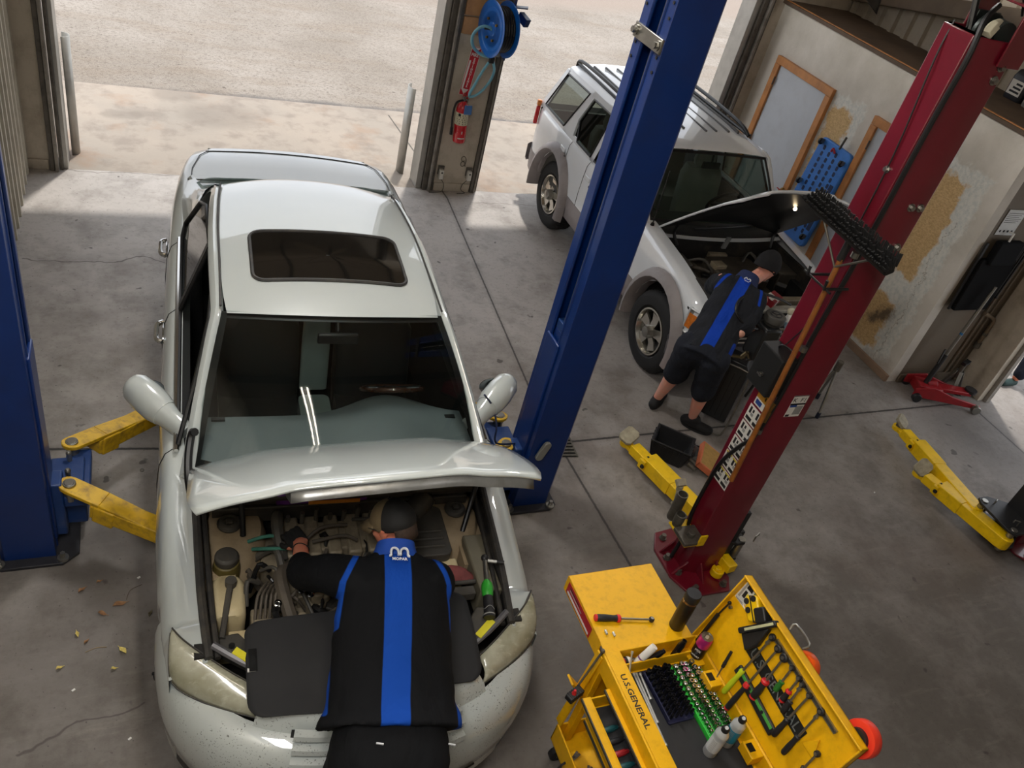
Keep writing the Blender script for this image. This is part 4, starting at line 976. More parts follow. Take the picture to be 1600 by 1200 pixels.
g = G(CS); g.tube([(.36, -1.61, .78), (.38, -1.68, .81), (.4, -1.74, .80)], [.02, .035, .03], n=10, k=3); g.build('terminal_boot', pm('red_boot', (150, 24, 26), .4), bay)
# left half of the bay
g = G(CS); g.lathe([(.06, 0), (.065, .09), (.058, .13), (.05, .135)], T(-.60, -1.505, .66), 20); ps = g.build('fluid_reservoir', pm('olive_plastic', (96, 84, 40), .5), bay)
g = G(CS); g.lathe([(.052, 0), (.055, .01), (.055, .035), (.045, .045), (.0, .047)], T(-.60, -1.505, .795), 20); g.build('reservoir_cap', M_bplas, ps, bevel=.003)
g = G(CS); g.loft([[V((-.60 + x * w, -1.69 + y * .115 - .0, z)) for x, y in rrect(-1, 1, -1, 1, .5)] for w, z in ((.07, .42), (.08, .7), (.075, .76), (.05, .775))]); jb = g.build('washer_bottle', M_jug, bay, smooth=60)
g = G(CS); g.tube([(-.585, -1.63, .80), (-.60, -1.72, .79), (-.63, -1.9, .75)], .014, n=8, k=3); g.cyl((-.585, -1.635, .78), (-.585, -1.635, .815), .026, n=12); g.build('filler_neck', M_bplas, jb)
g = G(CS); g.bb(-.50, -.39, -1.86, -1.72, .5, .70); g.bb(-.49, -.4, -1.85, -1.8, .70, .73); rb = g.build('relay_box', M_alu, bay, bevel=.008)
g = G(CS)
for i in range(5): g.tube([(-.485 + .022 * i, -1.8, .72), (-.47 + .02 * i, -1.72, .79), (-.42 + .016 * i, -1.62, .76 - .01 * i)], .007, n=6, k=4)
each(g, 'relay_wire', M_hose, rb)
g = G(CS); g.bb(-.6, -.5, -1.88, -1.83, .66, .70); g.build('connector_block', M_jug, bay, bevel=.005)
def hose(nm, pts, r, mat, par=bay, k=4):
    g = G(CS); g.tube(pts, r, n=8, k=k); return g.build(nm, mat, par)
hose('radiator_hose', [(-.3, -1.5, .72), (-.36, -1.6, .78), (-.35, -1.75, .78), (-.31, -1.92, .72), (-.3, -2.04, .6)], .032, M_hose)
hose('heater_hose', [(-.52, -1.45, .68), (-.4, -1.44, .78), (-.36, -1.5, .80), (-.34, -1.62, .70)], .02, M_bplas)
hose('heater_hose', [(-.34, -1.22, .70), (-.35, -1.26, .82), (-.36, -1.36, .84), (-.34, -1.5, .76)], .03, M_bplas)
for i, (a, b, c, m) in enumerate([((-.5, -1.40, .80), (-.4, -1.4, .83), (-.26, -1.42, .82), 'g'), ((-.48, -1.44, .79), (-.42, -1.47, .82), (-.3, -1.48, .82), 'g'), ((-.26, -1.46, .80), (-.16, -1.4, .86), (-.02, -1.37, .84), 'h'), ((-.2, -1.45, .82), (-.05, -1.44, .84), (.02, -1.46, .82), 'h'), ((-.33, -1.72, .74), (-.24, -1.66, .80), (-.12, -1.6, .80), 'h'), ((-.14, -1.52, .84), (-.17, -1.62, .82), (-.18, -1.72, .76), 'h'), ((-.3, -1.62, .78), (-.26, -1.72, .76), (-.22, -1.82, .72), 'b'), ((-.45, -1.55, .76), (-.38, -1.58, .80), (-.36, -1.7, .72), 'b'), ((.02, -1.3, .80), (.12, -1.34, .84), (.2, -1.3, .8), 'b')]):
    hose('wire_loom', [a, b, c], .009, {'g': pm('green_wire', (60, 120, 104), .5), 'h': M_hose, 'b': M_bplas}[m])
g = G(CS); g.lathe([(.045, 0), (.05, .03), (.05, .09), (.04, .1)], T(-.2, -1.72, .62), 16); g.lathe([(.03, .1), (.035, .16), (.03, .17)], T(-.2, -1.72, .62), 14); g.bb(-.28, -.12, -1.68, -1.6, .6, .7); g.build('water_outlet', M_alu, bay, bevel=.006)
rnd = random.Random(11)
for i in range(16):
    x, y = rnd.uniform(-.38, .1), rnd.uniform(-1.95, -1.52); z = rnd.uniform(.6, .72); g = G(CS)
    if i % 3 == 0: g.lathe([(.03, 0), (.032, .04), (.02, .05), (.02, .07)], T(x, y, z) @ R(rnd.uniform(-.6, .6), 'X'), 12)
    else: g.box((x, y, z), (rnd.uniform(.05, .12), rnd.uniform(.04, .09), rnd.uniform(.04, .1)), R(rnd.uniform(-.6, .6)))
    g.build('engine_fitting', (M_alu, M_bplas, M_dsteel)[i % 3], bay, bevel=.006)
rnd = random.Random(21)
for i in range(30):
    x, y = rnd.uniform(-.5, .08), rnd.uniform(-2.0, -1.35); z = rnd.uniform(.68, .80); a = rnd.uniform(0, 2 * PI); l_ = rnd.uniform(.08, .2)
    hose('hose_run' if i % 3 else 'wire_loom', [(x, y, z), (x + l_ * .5 * math.cos(a), y + l_ * .5 * math.sin(a), z + rnd.uniform(.0, .05)), (x + l_ * math.cos(a + .6), y + l_ * math.sin(a + .6), z - rnd.uniform(.02, .1))], rnd.choice((.008, .012, .018, .022)), rnd.choice((M_trimb, M_trimb, M_bplas, M_hose)))
for (u, v) in ((442, 919), (434, 943), (485, 928), (470, 922), (492, 880), (455, 885)):
    p = at(u, v, .84); g = G(); g.lathe([(.016, 0), (.018, .004), (.011, .006), (.010, -.004)], T(p) @ R(.3, 'X'), 14); g.build('connector_ring', M_chrome, bay)
g = G(CS); g.lathe([(.032, 0), (.034, .05), (.030, .05), (.028, .01)], T(-.45, -1.93, .72), 18); g.build('white_cap', pm('white_plastic', (220, 218, 208), .4), bay)
for sg in (-1, 1):
    g = G(CS); g.prism([(sg * .36, -2.1), (sg * .52, -2.06), (sg * .64, -1.97), (sg * .66, -1.88), (sg * .56, -1.87), (sg * .5, -1.95), (sg * .36, -1.99)], .70, .74); sp = g.build('radiator_cover', M_bplas, car, bevel=.008)
    g = G(CS); g.cyl((sg * .59, -1.94, .74), (sg * .59, -1.94, .75), .014, n=10); g.build('push_clip', M_trimb, sp)
# hinges and gas strut
hose('hood_hinge', [(-.745, -1.2, .86), (-.765, -1.14, .97), (-.765, -1.05, 1.05), (-.75, -.98, 1.12), (-.735, -1.0, 1.15)], .02, M_trimb, car)
hose('hood_hinge', [(.73, -1.16, .86), (.745, -1.12, .97), (.72, -1.06, 1.04), (.7, -1.12, 1.08)], .018, M_bplas, car)
g = G(CS); g.cyl((.59, -1.42, .78), (.68, -1.24, .95), .014, n=10); g.cyl((.68, -1.24, .95), (.74, -1.2, 1.1), .008, n=8); g.build('gas_strut', M_trimb, car)
g = G(CS); g.cyl((-.52, -1.36, .80), (-.53, -1.25, 1.0), .014, n=10); g.cyl((-.53, -1.25, 1.0), (-.6, -1.2, 1.12), .008, n=8); g.build('gas_strut', M_trimb, car)
# cabin
g = G(CS); g.bb(-.78, .78, -1.0, 1.8, .3, .34)
for sg in (-1, 1): g.bb(sg * .80, sg * .76, -.9, 1.5, .3, .92)
g.bb(-.78, .78, -1.04, -1.0, .3, .9); g.bb(-.76, .76, 1.5, 1.56, .3, 1.0)
g.build('cabin_floor', M_carp, car)
def dash(u, v):
    y = lerp(-1.14, -.60, v) - .05 * (1 - u * u) * (1 - v); z = .925 + .02 * math.sin(PI * v)
    b = math.exp(-((u - .42) / .36) ** 2); z += .05 * b * math.sin(PI * min(1, v * 1.0)) ; y += .17 * b * v
    if v > .98: z -= .10
    return V((.735 * u, y, z))
g = G(CS); g.grid([[dash(-1 + i / 15, v) for i in range(31)] for v in (0, .15, .3, .45, .6, .75, .88, .95, 1.0)] + [[dash(-1 + i / 15, 1.0) + V((0, .03, -.3)) for i in range(31)]]); da = g.build('dashboard', M_dash, car, smooth=60)
g = G(CS); g.box((-.62, -.66, .935), (.07, .02, .02)); g.box((.66, -.68, .94), (.06, .03, .012)); each(g, 'air_vent', M_trimb, da)
g = G(CS); Mw = axis_frame((.38, -.36, .90), (0, .55, .8)); g.tube([Mw @ V((.185 * math.cos(2 * PI * i / 28), .185 * math.sin(2 * PI * i / 28), 0)) for i in range(29)], .016, n=8)
sw = g.build('steering_wheel', pm('wood_rim', (74, 44, 30), .25, 0, .3, 20, coat=.8), car)
g = G(CS); g.sph((.38, -.37, .89), (.07, .07, .03), Mw)
for a in (0, PI, -PI / 2): g.bar(Mw @ V((0, 0, -.005)), Mw @ V((.18 * math.cos(a), .18 * math.sin(a), 0)), .035, .015)
g.build('wheel_hub', M_dashd, sw)
for sx in (-.36, .36):
    g = G(CS); g.loft([[V((sx + w * x, y0 + .1 * yy, z)) for x, yy in rrect(-1, 1, -1, 1, .5)] for w, y0, z in ((.24, .12, .42), (.25, .16, .6), (.24, .25, .95), (.17, .29, 1.03))]); g.loft([[V((sx + .24 * x, -.12 + .26 * yy, z)) for x, yy in rrect(-1, 1, -1, 1, .3)] for z in (.36, .52)]); st = g.build('seat', M_dashd, car, smooth=60)
    g = G(CS); g.loft([[V((sx + (.12 if sx > 0 else .13) * x * w, .28 + .05 * yy * w, z)) for x, yy in rrect(-1, 1, -1, 1, .5)] for w, z in ((.8, 1.03), (1, 1.08), (1, 1.18), (.75, 1.23))]); g.build('headrest', M_seat, st, smooth=60)
g = G(CS); g.prism(rrect(-.13, .06, -.62, -.06, .04), .5, .62); g.loft([[V((-.03 + .085 * x * w, y + .03 * yy, z)) for x, yy in rrect(-1, 1, -1, 1, .5)] for w, y, z in ((1, .02, .62), (1.0, .06, .9), (.9, .1, 1.12), (.6, .11, 1.18))]); g.build('centre_console', M_seat, car, smooth=60)
g = G(CS); g.box((0, -.46, 1.32), (.22, .03, .06)); g.cyl((0, -.45, 1.35), (0, -.40, 1.4), .012); g.build('cabin_mirror', M_trimb, car, bevel=.008)
g = G(CS)
p = [ws(.9, .09), ws(.96, .09), ws(.96, .02), ws(.9, .02)]; g.f(g.ring([q + V((0, .006, -.012)) for q in p])); g.build('inspection_sticker', pm('sticker_olive', (150, 160, 90), .5), car, smooth=0)
# ================================================================ WHITE SUV
UM = T(4.891, 6.348, 0) @ R(-.006); UX, UY, UZ = .936, .835, .975
US = UM @ Matrix.Diagonal((UX, UY, UZ, 1))
M_sw = paint('white_suv_paint', (234, 238, 242))
M_clad = pm('mauve_cladding', (150, 143, 143), .45, 0, .06, 4, dirt=(110, 102, 98), dsc=5, damt=.4)
M_sglass = glass('suv_windscreen', (196, 210, 202), .0)
M_sside = glass('suv_side_glass', (126, 138, 130), .0)
suv = thing('sport_utility_vehicle', 'white four-door SUV with grey wheel flares and open hood, parked by the right wall', 'car', M=UM)
SA = (-1.59, 1.475); SR = .46
def sarch(y):
    a = 0
    for ax in SA:
        if abs(y - ax) < SR: a = max(a, .40 + math.sqrt(SR ** 2 - (y - ax) ** 2) * .98)
    return a
shw = [(-2.28, .70), (-2.2, .80), (-2.1, .85), (-1.9, .87), (-1.2, .885), (2.2, .88), (2.4, .84), (2.44, .78)]
szb = [(-2.25, .90), (-2.0, .98), (-1.5, 1.05), (-.8, 1.10), (0, 1.10), (2.44, 1.12)]
def sp(y, sg, lo):
    hw = interp(shw, y); zb = interp(szb, y); a = sarch(y)
    if lo: P = [(hw * .90, max(.30, a)), (hw * .985, max(.36, a)), (hw * 1.005, max(.5, a)), (hw * 1.004, max(.60, a))]
    else: P = [(hw * 1.0, max(.60, a)), (hw * 1.004, max(.74, a)), (hw * .998, max(.9, a)), (hw * .985, zb - .06), (hw * .955, zb - .012), (hw * .93 if y > -.75 else hw * .9, zb), ((.80 if y > -.7 else .70), zb + .004)]
    return [V((sg * x, y, z)) for x, z in P]
sy = [-2.28, -2.2, -2.12, -2.05, -2.0, -1.95, -1.88, -1.75, -1.6, -1.45, -1.3, -1.2, -1.15, -1.12, -.9, -.7, -.3, .2, .6, .98, 1.02, 1.1, 1.25, 1.4, 1.55, 1.7, 1.85, 1.93, 1.96, 2.2, 2.36, 2.41, 2.44]
g = G(US)
for sg in (-1, 1): g.grid([sp(y, sg, False) for y in sy])
g.grid([[V((.80 * k / 4, 2.44, z)) for k in range(-4, 5)] for z in (.6, 1.12)])
g.build('body_shell', M_sw, suv, smooth=50)
g = G(US)
for sg in (-1, 1): g.grid([sp(y, sg, True) for y in sy[3:]])
each(g, 'lower_cladding', M_clad, suv, smooth=50)
# flares
for ax in SA:
    for sg in (-1, 1):
        g = G(US); pr = []
        for i in range(19):
            an = math.radians(-12 + 204 * i / 18); pr.append([V((sg * x, ax + r * math.cos(an), .40 + r * math.sin(an) * .98)) for x, r in ((.80, SR), (.92, SR + .005), (.965, SR + .04), (.95, SR + .09), (.885, SR + .125))])
        g.grid(pr); g.build('wheel_flare', M_clad, suv, smooth=50)
# greenhouse
def gx(z): return lerp(.835, .695, (z - 1.1) / .5)
g = G(US)
g.grid([[V((x, y + .06 * (1 - (x / .69) ** 2) * (-1 if y < 0 else 1) * (1 if y < 0 or y > 2 else 0), z)) for x, z in ((-.70, za), (-.66, zb_), (-.55, zc), (-.3, zc + .018), (0, zc + .022), (.3, zc + .018), (.55, zc), (.66, zb_), (.70, za))] for y, za, zb_, zc in ((-.27, 1.60, 1.64, 1.655), (-.1, 1.62, 1.67, 1.69), (.5, 1.63, 1.685, 1.71), (1.5, 1.63, 1.685, 1.71), (2.05, 1.62, 1.675, 1.70), (2.18, 1.59, 1.63, 1.65))])
g.build('roof_panel', M_sw, suv, smooth=60)
def pill(poly): return [V((0, 0, 0))]
for sg in (-1, 1):
    g = G(US)
    def spt(y, z): return V((sg * gx(z), y, z))
    g.tube([(sg * .80, -.78, 1.08), (sg * .76, -.5, 1.32), (sg * .70, -.25, 1.61), (sg * .705, 0, 1.625)], .028, n=8, k=3)
    wins = {'quarter_window': [(1.62, 1.14), (2.28, 1.15), (2.12, 1.56), (1.42, 1.57)], 'rear_door_window': [(.74, 1.13), (1.16, 1.13), (1.32, 1.3), (1.24, 1.56), (.74, 1.57)], 'front_door_window': [(-.55, 1.12), (.62, 1.13), (.62, 1.57), (-.12, 1.57)]}
    # outer skin between the windows
    def strip(a, b): g.loft([[spt(*p) + V((sg * d, 0, 0)) for p in a + b[::-1]] for d in (-.02, .008)])
    strip([(1.3, 1.10), (1.38, 1.3), (1.28, 1.60)], [(1.62, 1.10), (1.58, 1.2), (1.42, 1.60)])
    strip([(2.26, 1.10), (2.1, 1.6)], [(2.43, 1.10), (2.2, 1.6)])
    strip([(.62, 1.10), (.62, 1.6)], [(.74, 1.10), (.74, 1.6)])
    strip([(-.8, 1.09), (2.43, 1.10)], [(-.7, 1.135), (2.4, 1.145)])
    strip([(-.15, 1.57), (2.15, 1.565)], [(-.2, 1.63), (2.15, 1.63)])
    g.build('pillar_skin', M_sw, suv, smooth=40)
    for nm, pl in wins.items():
        g = G(US); g.f(g.ring([spt(*p) + V((sg * .004, 0, 0)) for p in pl])); w = g.build(nm, M_sside, suv, smooth=0)
        g = G(US); ps = [spt(*p) + V((sg * .008, 0, 0)) for p in pl]; g.tube(ps + [ps[0]], .014, n=6); g.build('window_seal', M_trimb, w)
    for yy, zz in ((.55, .96), (1.36, .97)):
        g = G(US); g.box((sg * .893, yy, zz), (.014, .13, .05)); h = g.build('door_handle', M_sw, suv, bevel=.006)
        g = G(US); g.cyl((sg * .895, yy - .1, zz - .05), (sg * .902, yy - .1, zz - .05), .014, n=10); g.build('keyhole', M_trimb, h)
    g = G(US)
    for yy in (-.72, .68, 1.25): g.tube([q + V((sg * .002, 0, 0)) for q in sp(yy, sg, False)[:5]], .003, n=4)
    each(g, 'door_seam', M_trimb, suv)
    g = G(US); g.tube([(sg * .64, 2.1, 1.66), (sg * .64, 2.0, 1.74), (sg * .64, 1.2, 1.765), (sg * .64, .4, 1.75), (sg * .64, .15, 1.70)], .02, n=8, k=4); g.tube([(sg * .64, 2.08, 1.70), (sg * .64, .2, 1.705)], .016, n=6); g.build('roof_rail', M_trimb, suv)
    g = G(US); g.box((sg * .86, 2.41, .98), (.05, .05, .22)); tl = g.build('tail_lamp', pm('red_lens', (206, 36, 40), .2, 0, .05, 3, coat=.6), suv, bevel=.015)
    g = G(US); g.box((sg * .862, 2.41, 1.12), (.05, .05, .07)); g.build('amber_lens', pm('amber_lens', (226, 130, 50), .2, 0, .1, 30, coat=.6), tl, bevel=.01)
    g = G(US); g.loft([[V((sg * (.93 + .09 * x * w), -.52 + d, 1.16 + .075 * z * w)) for x, z in rrect(-1, 1, -1, 1, .4)] for w, d in ((.75, -.07), (1, -.04), (1, .02))]); m = g.build('mirror_housing', M_trimb, suv, smooth=50)
    g = G(US); g.bar((sg * .80, -.55, 1.11), (sg * .9, -.53, 1.13), .06, .05); g.build('mirror_mount', M_trimb, m)
g = G(US)
for x in (-.5, -.35, -.2, 0.06, .2, .38, .52): g.bb(x - .011, x + .011, .08 + abs(x) * .2, 1.95, 1.70, 1.734 - .02 * abs(x) ** 2)
each(g, 'roof_rib', pm('rib_grey', (96, 96, 96), .5), suv, bevel=.004)
def sws(u, v):
    b = V((.78 * u, -.72 - .12 * (1 - u * u), 1.09 + .02 * (1 - u * u))); t = V((.66 * u, -.25 - .06 * (1 - u * u), 1.625 + .03 * (1 - u * u)))
    return b.lerp(t, v) + V((0, -.01, .02)) * math.sin(PI * v)
g = G(US); g.grid([[sws(-1 + i / 8, j / 6) for i in range(17)] for j in range(7)]); g.build('windscreen', M_sglass, suv, smooth=60)
g = G(US)
for (a0, a1, b0, b1) in ((-1, 1, .96, 1), (-1, -.95, 0, 1), (.95, 1, 0, 1), (-1, 1, 0, .04)): g.grid([[sws(lerp(a0, a1, i / 10), lerp(b0, b1, j / 6)) + V((0, -.003, .006)) for i in range(11)] for j in range(7)])
g.build('windscreen_border', M_trimb, suv, smooth=60)
# cowl, wiper, hood
g = G(US); g.grid([[V((.80 * u / 6, y - .08 * (1 - (u / 6) ** 2), z)) for u in range(-6, 7)] for y, z in ((-.68, 1.08), (-.8, 1.075), (-.86, 1.05))]); g.build('cowl_grille', pm('cowl_black', (44, 45, 46), .6, 0, .3, 60), suv)
g = G(US); g.grid([[V((.76 * u / 6, y - .08 * (1 - (u / 6) ** 2), z)) for u in range(-6, 7)] for y, z in ((-.87, 1.045), (-.93, 1.035))]); g.build('cowl_lip', M_sw, suv)
g = G(US); g.tube([(-.3, -.86, 1.09), (.2, -.84, 1.12), (.5, -.76, 1.12)], .01, n=6, k=3); g.build('wiper_arm', M_trimb, suv)
g = G(US); g.cyl((-.775, -.83, 1.08), (-.775, -.83, 1.12), .026, .016, n=12); a = g.build('antenna_base', M_trimb, suv)
g = G(US); g.cyl((-.775, -.83, 1.12), (-.775, -.80, 1.62), .005, n=6); g.build('antenna_mast', M_trimb, a)
UH = US @ T(0, -.84, 1.10) @ R(math.radians(-39), 'X')
def shood(u, v): return V(((lerp(.72, .68, v) if v < .85 else lerp(.68, .62, ((v - .85) / .15) ** 2)) * u, -(1.2 + .06 * (1 - u * u)) * v - .05 * (1 - u * u) * (1 - v), .07 * (1 - abs(u) ** 3) - .05 * v * v - .01 + .02 * (abs(u) < .6)))
g = G(UH); g.grid([[shood(-1 + i / 16, j / 12) for i in range(33)] for j in range(13)]); hd_ = g.build('hood', M_sw, suv, smooth=60, thick=.02, toff=-1)
g = G(UH); g.grid([[shood(-1 + i / 8, j / 6) * .985 + V((0, 0, -.028)) for i in range(17)] for j in range(7)]); g.build('hood_liner', M_trimb, hd_)
g = G(UH); p = shood(.42, .62); g.sph(p + V((0, 0, -.05)), .018, n=10, m=6); g.build('underhood_bulb', emit('bulb_glow', (255, 226, 180), 14), hd_)
for sg in (-1, 1):
    g = G(US); g.tube([(sg * .56, -1.05, 1.0), (sg * .6, -.98, 1.10), (sg * .60, -1.0, 1.2)], .016, n=8, k=3); g.build('hood_hinge', M_trimb, suv)
# bay
g = G(US); g.bb(-.71, .71, -2.05, -.9, .42, .45)
for sg in (-1, 1): g.bb(sg * .71, sg * .67, -2.08, -.88, .42, 1.02)
g.bb(-.7, .7, -.93, -.88, .42, 1.03); g.bb(-.7, .7, -2.12, -2.08, .42, .86)
ub = g.build('engine_bay', M_tub, suv)
g = G(US); g.bb(-.7, .7, -2.14, -2.04, .88, .915); g.build('radiator_support', pm('support_white', (176, 174, 164), .5, 0, .1, 6, dirt=(110, 100, 84), dsc=8), ub, bevel=.01)
g = G(US); g.bb(-.55, .6, -1.98, -1.9, .86, .93); g.build('cross_brace', pm('brace_tan', (128, 118, 98), .6, .2, .2, 9, dirt=(80, 70, 56), dsc=10), ub, bevel=.008)
g = G(US); g.bb(-.3, .34, -1.8, -1.0, .45, .82); g.prism(rrect(-.26, .3, -1.6, -1.1, .08), .82, .93); g.build('engine_block', pm('engine_dark', (66, 60, 52), .6, .2, .25, 9, dirt=(104, 94, 76), dsc=7), ub, bevel=.02)
g = G(US); g.bb(-.66, -.42, -1.9, -1.5, .6, .9); g.build('battery', M_bplas, ub, bevel=.01)
g = G(US); g.bb(-.64, -.5, -1.35, -1.1, .7, .95); g.bb(.45, .66, -1.5, -1.05, .6, .95); each(g, 'relay_box', M_bplas, ub, bevel=.01)
rnd = random.Random(5)
for i in range(16):
    x, y = rnd.uniform(-.62, .62), rnd.uniform(-1.85, -1.0); z = rnd.uniform(.82, .95); g = G(US)
    if i % 2: g.box((x, y, z), (rnd.uniform(.08, .22), rnd.uniform(.05, .12), .05), R(rnd.uniform(-1, 1)))
    else: g.tube([(x, y, z), (x + rnd.uniform(-.15, .15), y + rnd.uniform(-.1, .15), z + .06), (x + rnd.uniform(-.25, .25), y + rnd.uniform(-.2, .2), z - .04)], .016, n=6, k=4)
    g.build('engine_fitting', (M_bplas, M_alu, M_hose, M_trimb)[i % 4], ub, bevel=.004)
g = G(US); g.box((.04, -1.0, 1.02), (.05, .02, .13), R(.2, 'X')); g.build('grey_tag', pm('tag_grey', (130, 132, 132), .5), ub)
# front
for sg in (-1, 1):
    g = G(US); n_ = 8; rows = []
    for i in range(n_ + 1):
        t = i / n_; an = lerp(.15, 1.35, t); x = lerp(.50, .865, math.sin(an) ** .8); y = lerp(-2.30, -1.98, 1 - math.cos(an)); rows.append([V((sg * x, y, z)) for z in (.68, .72, .86, .90)])
    g.grid(rows); hl = g.build('headlamp', pm('clear_lens', (150, 150, 142), .12, 0, .3, 40, coat=.8), suv, smooth=50, thick=.01, toff=1)
    g = G(US); g.grid([[q + V((sg * .012, -.006, 0)) for q in r[1:3]] for r in rows[5:]]); g.build('turn_signal', pm('orange_lens', (216, 120, 30), .2, 0, .2, 50, coat=.6), hl, smooth=50)
    g = G(US); g.tube([r[3] + V((sg * .012, -.01, .004)) for r in rows] + [rows[-1][0] + V((sg * .014, 0, 0))] + [r[0] + V((sg * .012, -.01, -.004)) for r in rows[::-1]], .012, n=6); g.build('lamp_surround', M_sw, hl)
def sbump(off, z): return [V((math.copysign(min(1, abs(u) * 1.0), u) * (.93 + off) * math.sin(abs(u) * PI / 2) ** .55 if u else 0, -2.02 - (.38 + off) * math.cos(u * PI / 2) ** .45, z)) for u in [-1 + i / 14 for i in range(29)]]
g = G(US); g.grid([sbump(o, z) for o, z in ((-.06, .36), (0, .40), (.02, .52), (.02, .60), (-.02, .65), (-.16, .66))]); bm_ = g.build('front_bumper', pm('bumper_grey', (104, 103, 106), .5, 0, .06, 5), suv, smooth=50)
g = G(US); g.grid([sbump(o, z) for o, z in ((.024, .555), (.034, .57), (.034, .60), (.02, .615))]); g.build('bumper_strip', pm('bumper_dark', (66, 66, 70), .5), bm_, smooth=50)
g = G(US); g.bb(-.5, .5, -2.32, -2.28, .68, .86); gr_ = g.build('grille', M_trimb, suv, bevel=.01)
g = G(US)
for k in range(4): g.bb(-.48, .48, -2.34, -2.31, .69 + .045 * k, .71 + .045 * k)
each(g, 'grille_bar', M_chrome, gr_)
g = G(US); g.grid([[V((.86 * math.sin(u * PI / 2), 2.40 + .08 * math.cos(u * PI / 2) + o, z)) for u in [-1 + i / 8 for i in range(17)]] for o, z in ((0, .42), (.05, .44), (.06, .6), (0, .64))]); g.build('rear_bumper', M_clad, suv, smooth=50)
# wheels
def suv_wheel(p, sg):
    Mw = axis_frame(p, (sg, 0, 0)); g = G()
    r = .368; prof = [(.2, -.22), (.30, -.24), (.345, -.22), (r, -.19), (r, -.03), (.35, .0), (.31, .015), (.24, .012), (.21, -.02)]
    g.lathe(prof, Mw, 48, caps=False)
    for i in range(48):
        for k in range(4):
            a = 2 * PI * (i + .5 * (k % 2)) / 48; a2 = a + .075; x0 = -.185 + .04 * k
            g.loft([[Mw @ V((rr * math.cos(t), rr * math.sin(t), z)) for t, z in ((a, x0), (a2, x0), (a2, x0 + .032), (a, x0 + .032))] for rr in (r - .004, r + .007)])
    w = g.build('wheel', M_rub, suv, smooth=40)
    g = G(); g.lathe([(.212, -.02), (.214, .008), (.2, .01), (.19, -.015), (.175, -.05), (.17, -.09)], Mw, 36, caps=False)
    for i in range(5):
        a = 2 * PI * i / 5 + .3
        g.loft([[Mw @ V((rr * math.cos(a + s * wd / rr), rr * math.sin(a + s * wd / rr), z + dz)) for s, dz in ((-1, -.02), (1, -.02), (1, 0), (-1, 0))] for rr, wd, z in ((.045, .035, -.005), (.11, .042, -.02), (.18, .055, -.012))])
    g.lathe([(.172, -.1), (.0, -.1)], Mw, 24); rim = g.build('alloy_rim', pm('polished_alloy', (196, 192, 182), .22, .9, .06, 6), w, smooth=40)
    g = G(); g.lathe([(.06, -.03), (.062, .02), (.05, .045), (.02, .052), (.0, .052)], Mw, 8); g.build('hub_cap', M_steel, w, smooth=30)
    g = G(); g.lathe([(.165, -.085), (.0, -.085)], Mw, 24); g.build('brake_shadow_plate', M_trimb, w)
    return w
for y in (5.02, 7.57):
    suv_wheel((4.145 - (.1 if y < 6 else .04), y - (.02 if y < 6 else 0), .37), -1); suv_wheel((5.66, y, .37), 1)
g = G(US)
for ax in SA:
    for sg in (-1, 1): g.bb(sg * .60, sg * .66, ax - .48, ax + .48, .3, .9); g.bb(sg * .6, sg * .86, ax - .46, ax + .46, .86, .88)
g.bb(-.7, .7, -2.0, 2.3, .3, .36); each(g, 'wheel_well', M_carp, suv)
# cabin
M_sseat = pm('suv_seat_cloth', (168, 168, 160), .8, 0, .08, 6)
g = G(US); g.bb(-.8, .8, -.75, 2.3, .45, .5); g.bb(-.8, .8, 2.25, 2.3, .5, 1.1)
for sg in (-1, 1): g.bb(sg * .83, sg * .78, -.7, 2.4, .45, 1.08)
g.build('cabin_floor', pm('suv_carpet', (74, 72, 68), .9), suv)
g = G(US); g.grid([[V((.76 * u / 6, y, z + .03 * math.exp(-((u / 6 - .45) / .25) ** 2))) for u in range(-6, 7)] for y, z in ((-.76, 1.06), (-.6, 1.09), (-.42, 1.07), (-.38, .85))]); g.build('dashboard', pm('suv_dash', (62, 66, 66), .6), suv, smooth=50)
g = G(US); Mw = axis_frame((.38, -.24, 1.10), (0, .8, .5)); g.tube([Mw @ V((.18 * math.cos(2 * PI * i / 24), .18 * math.sin(2 * PI * i / 24), 0)) for i in range(25)], .018, n=8); g.bar(Mw @ V((-.17, 0, 0)), Mw @ V((.17, 0, 0)), .05, .02); g.build('steering_wheel', M_trimb, suv)
for y0 in (.15, 1.05):
    for sx in (-.38, .38):
        g = G(US); g.loft([[V((sx + w * x, y0 + .12 + dy + .09 * yy, z)) for x, yy in rrect(-1, 1, -1, 1, .5)] for w, dy, z in ((.24, 0, .6), (.26, .02, .85), (.25, .09, 1.18), (.2, .11, 1.27))]); g.prism([(sx + .25 * x, y0 - .12 + .28 * yy) for x, yy in rrect(-1, 1, -1, 1, .4)], .6, .78); st = g.build('seat', M_sseat, suv, smooth=50)
        g = G(US); g.loft([[V((sx + .13 * w * x, y0 + .24 + .05 * w * yy, z)) for x, yy in rrect(-1, 1, -1, 1, .5)] for w, z in ((.8, 1.26), (1, 1.32), (.9, 1.43))]); g.build('headrest', M_sseat, st, smooth=50)
g = G(US); g.box((0, -.3, 1.52), (.2, .03, .06)); g.cyl((0, -.3, 1.54), (0, -.28, 1.62), .01); g.build('cabin_mirror', M_trimb, suv)
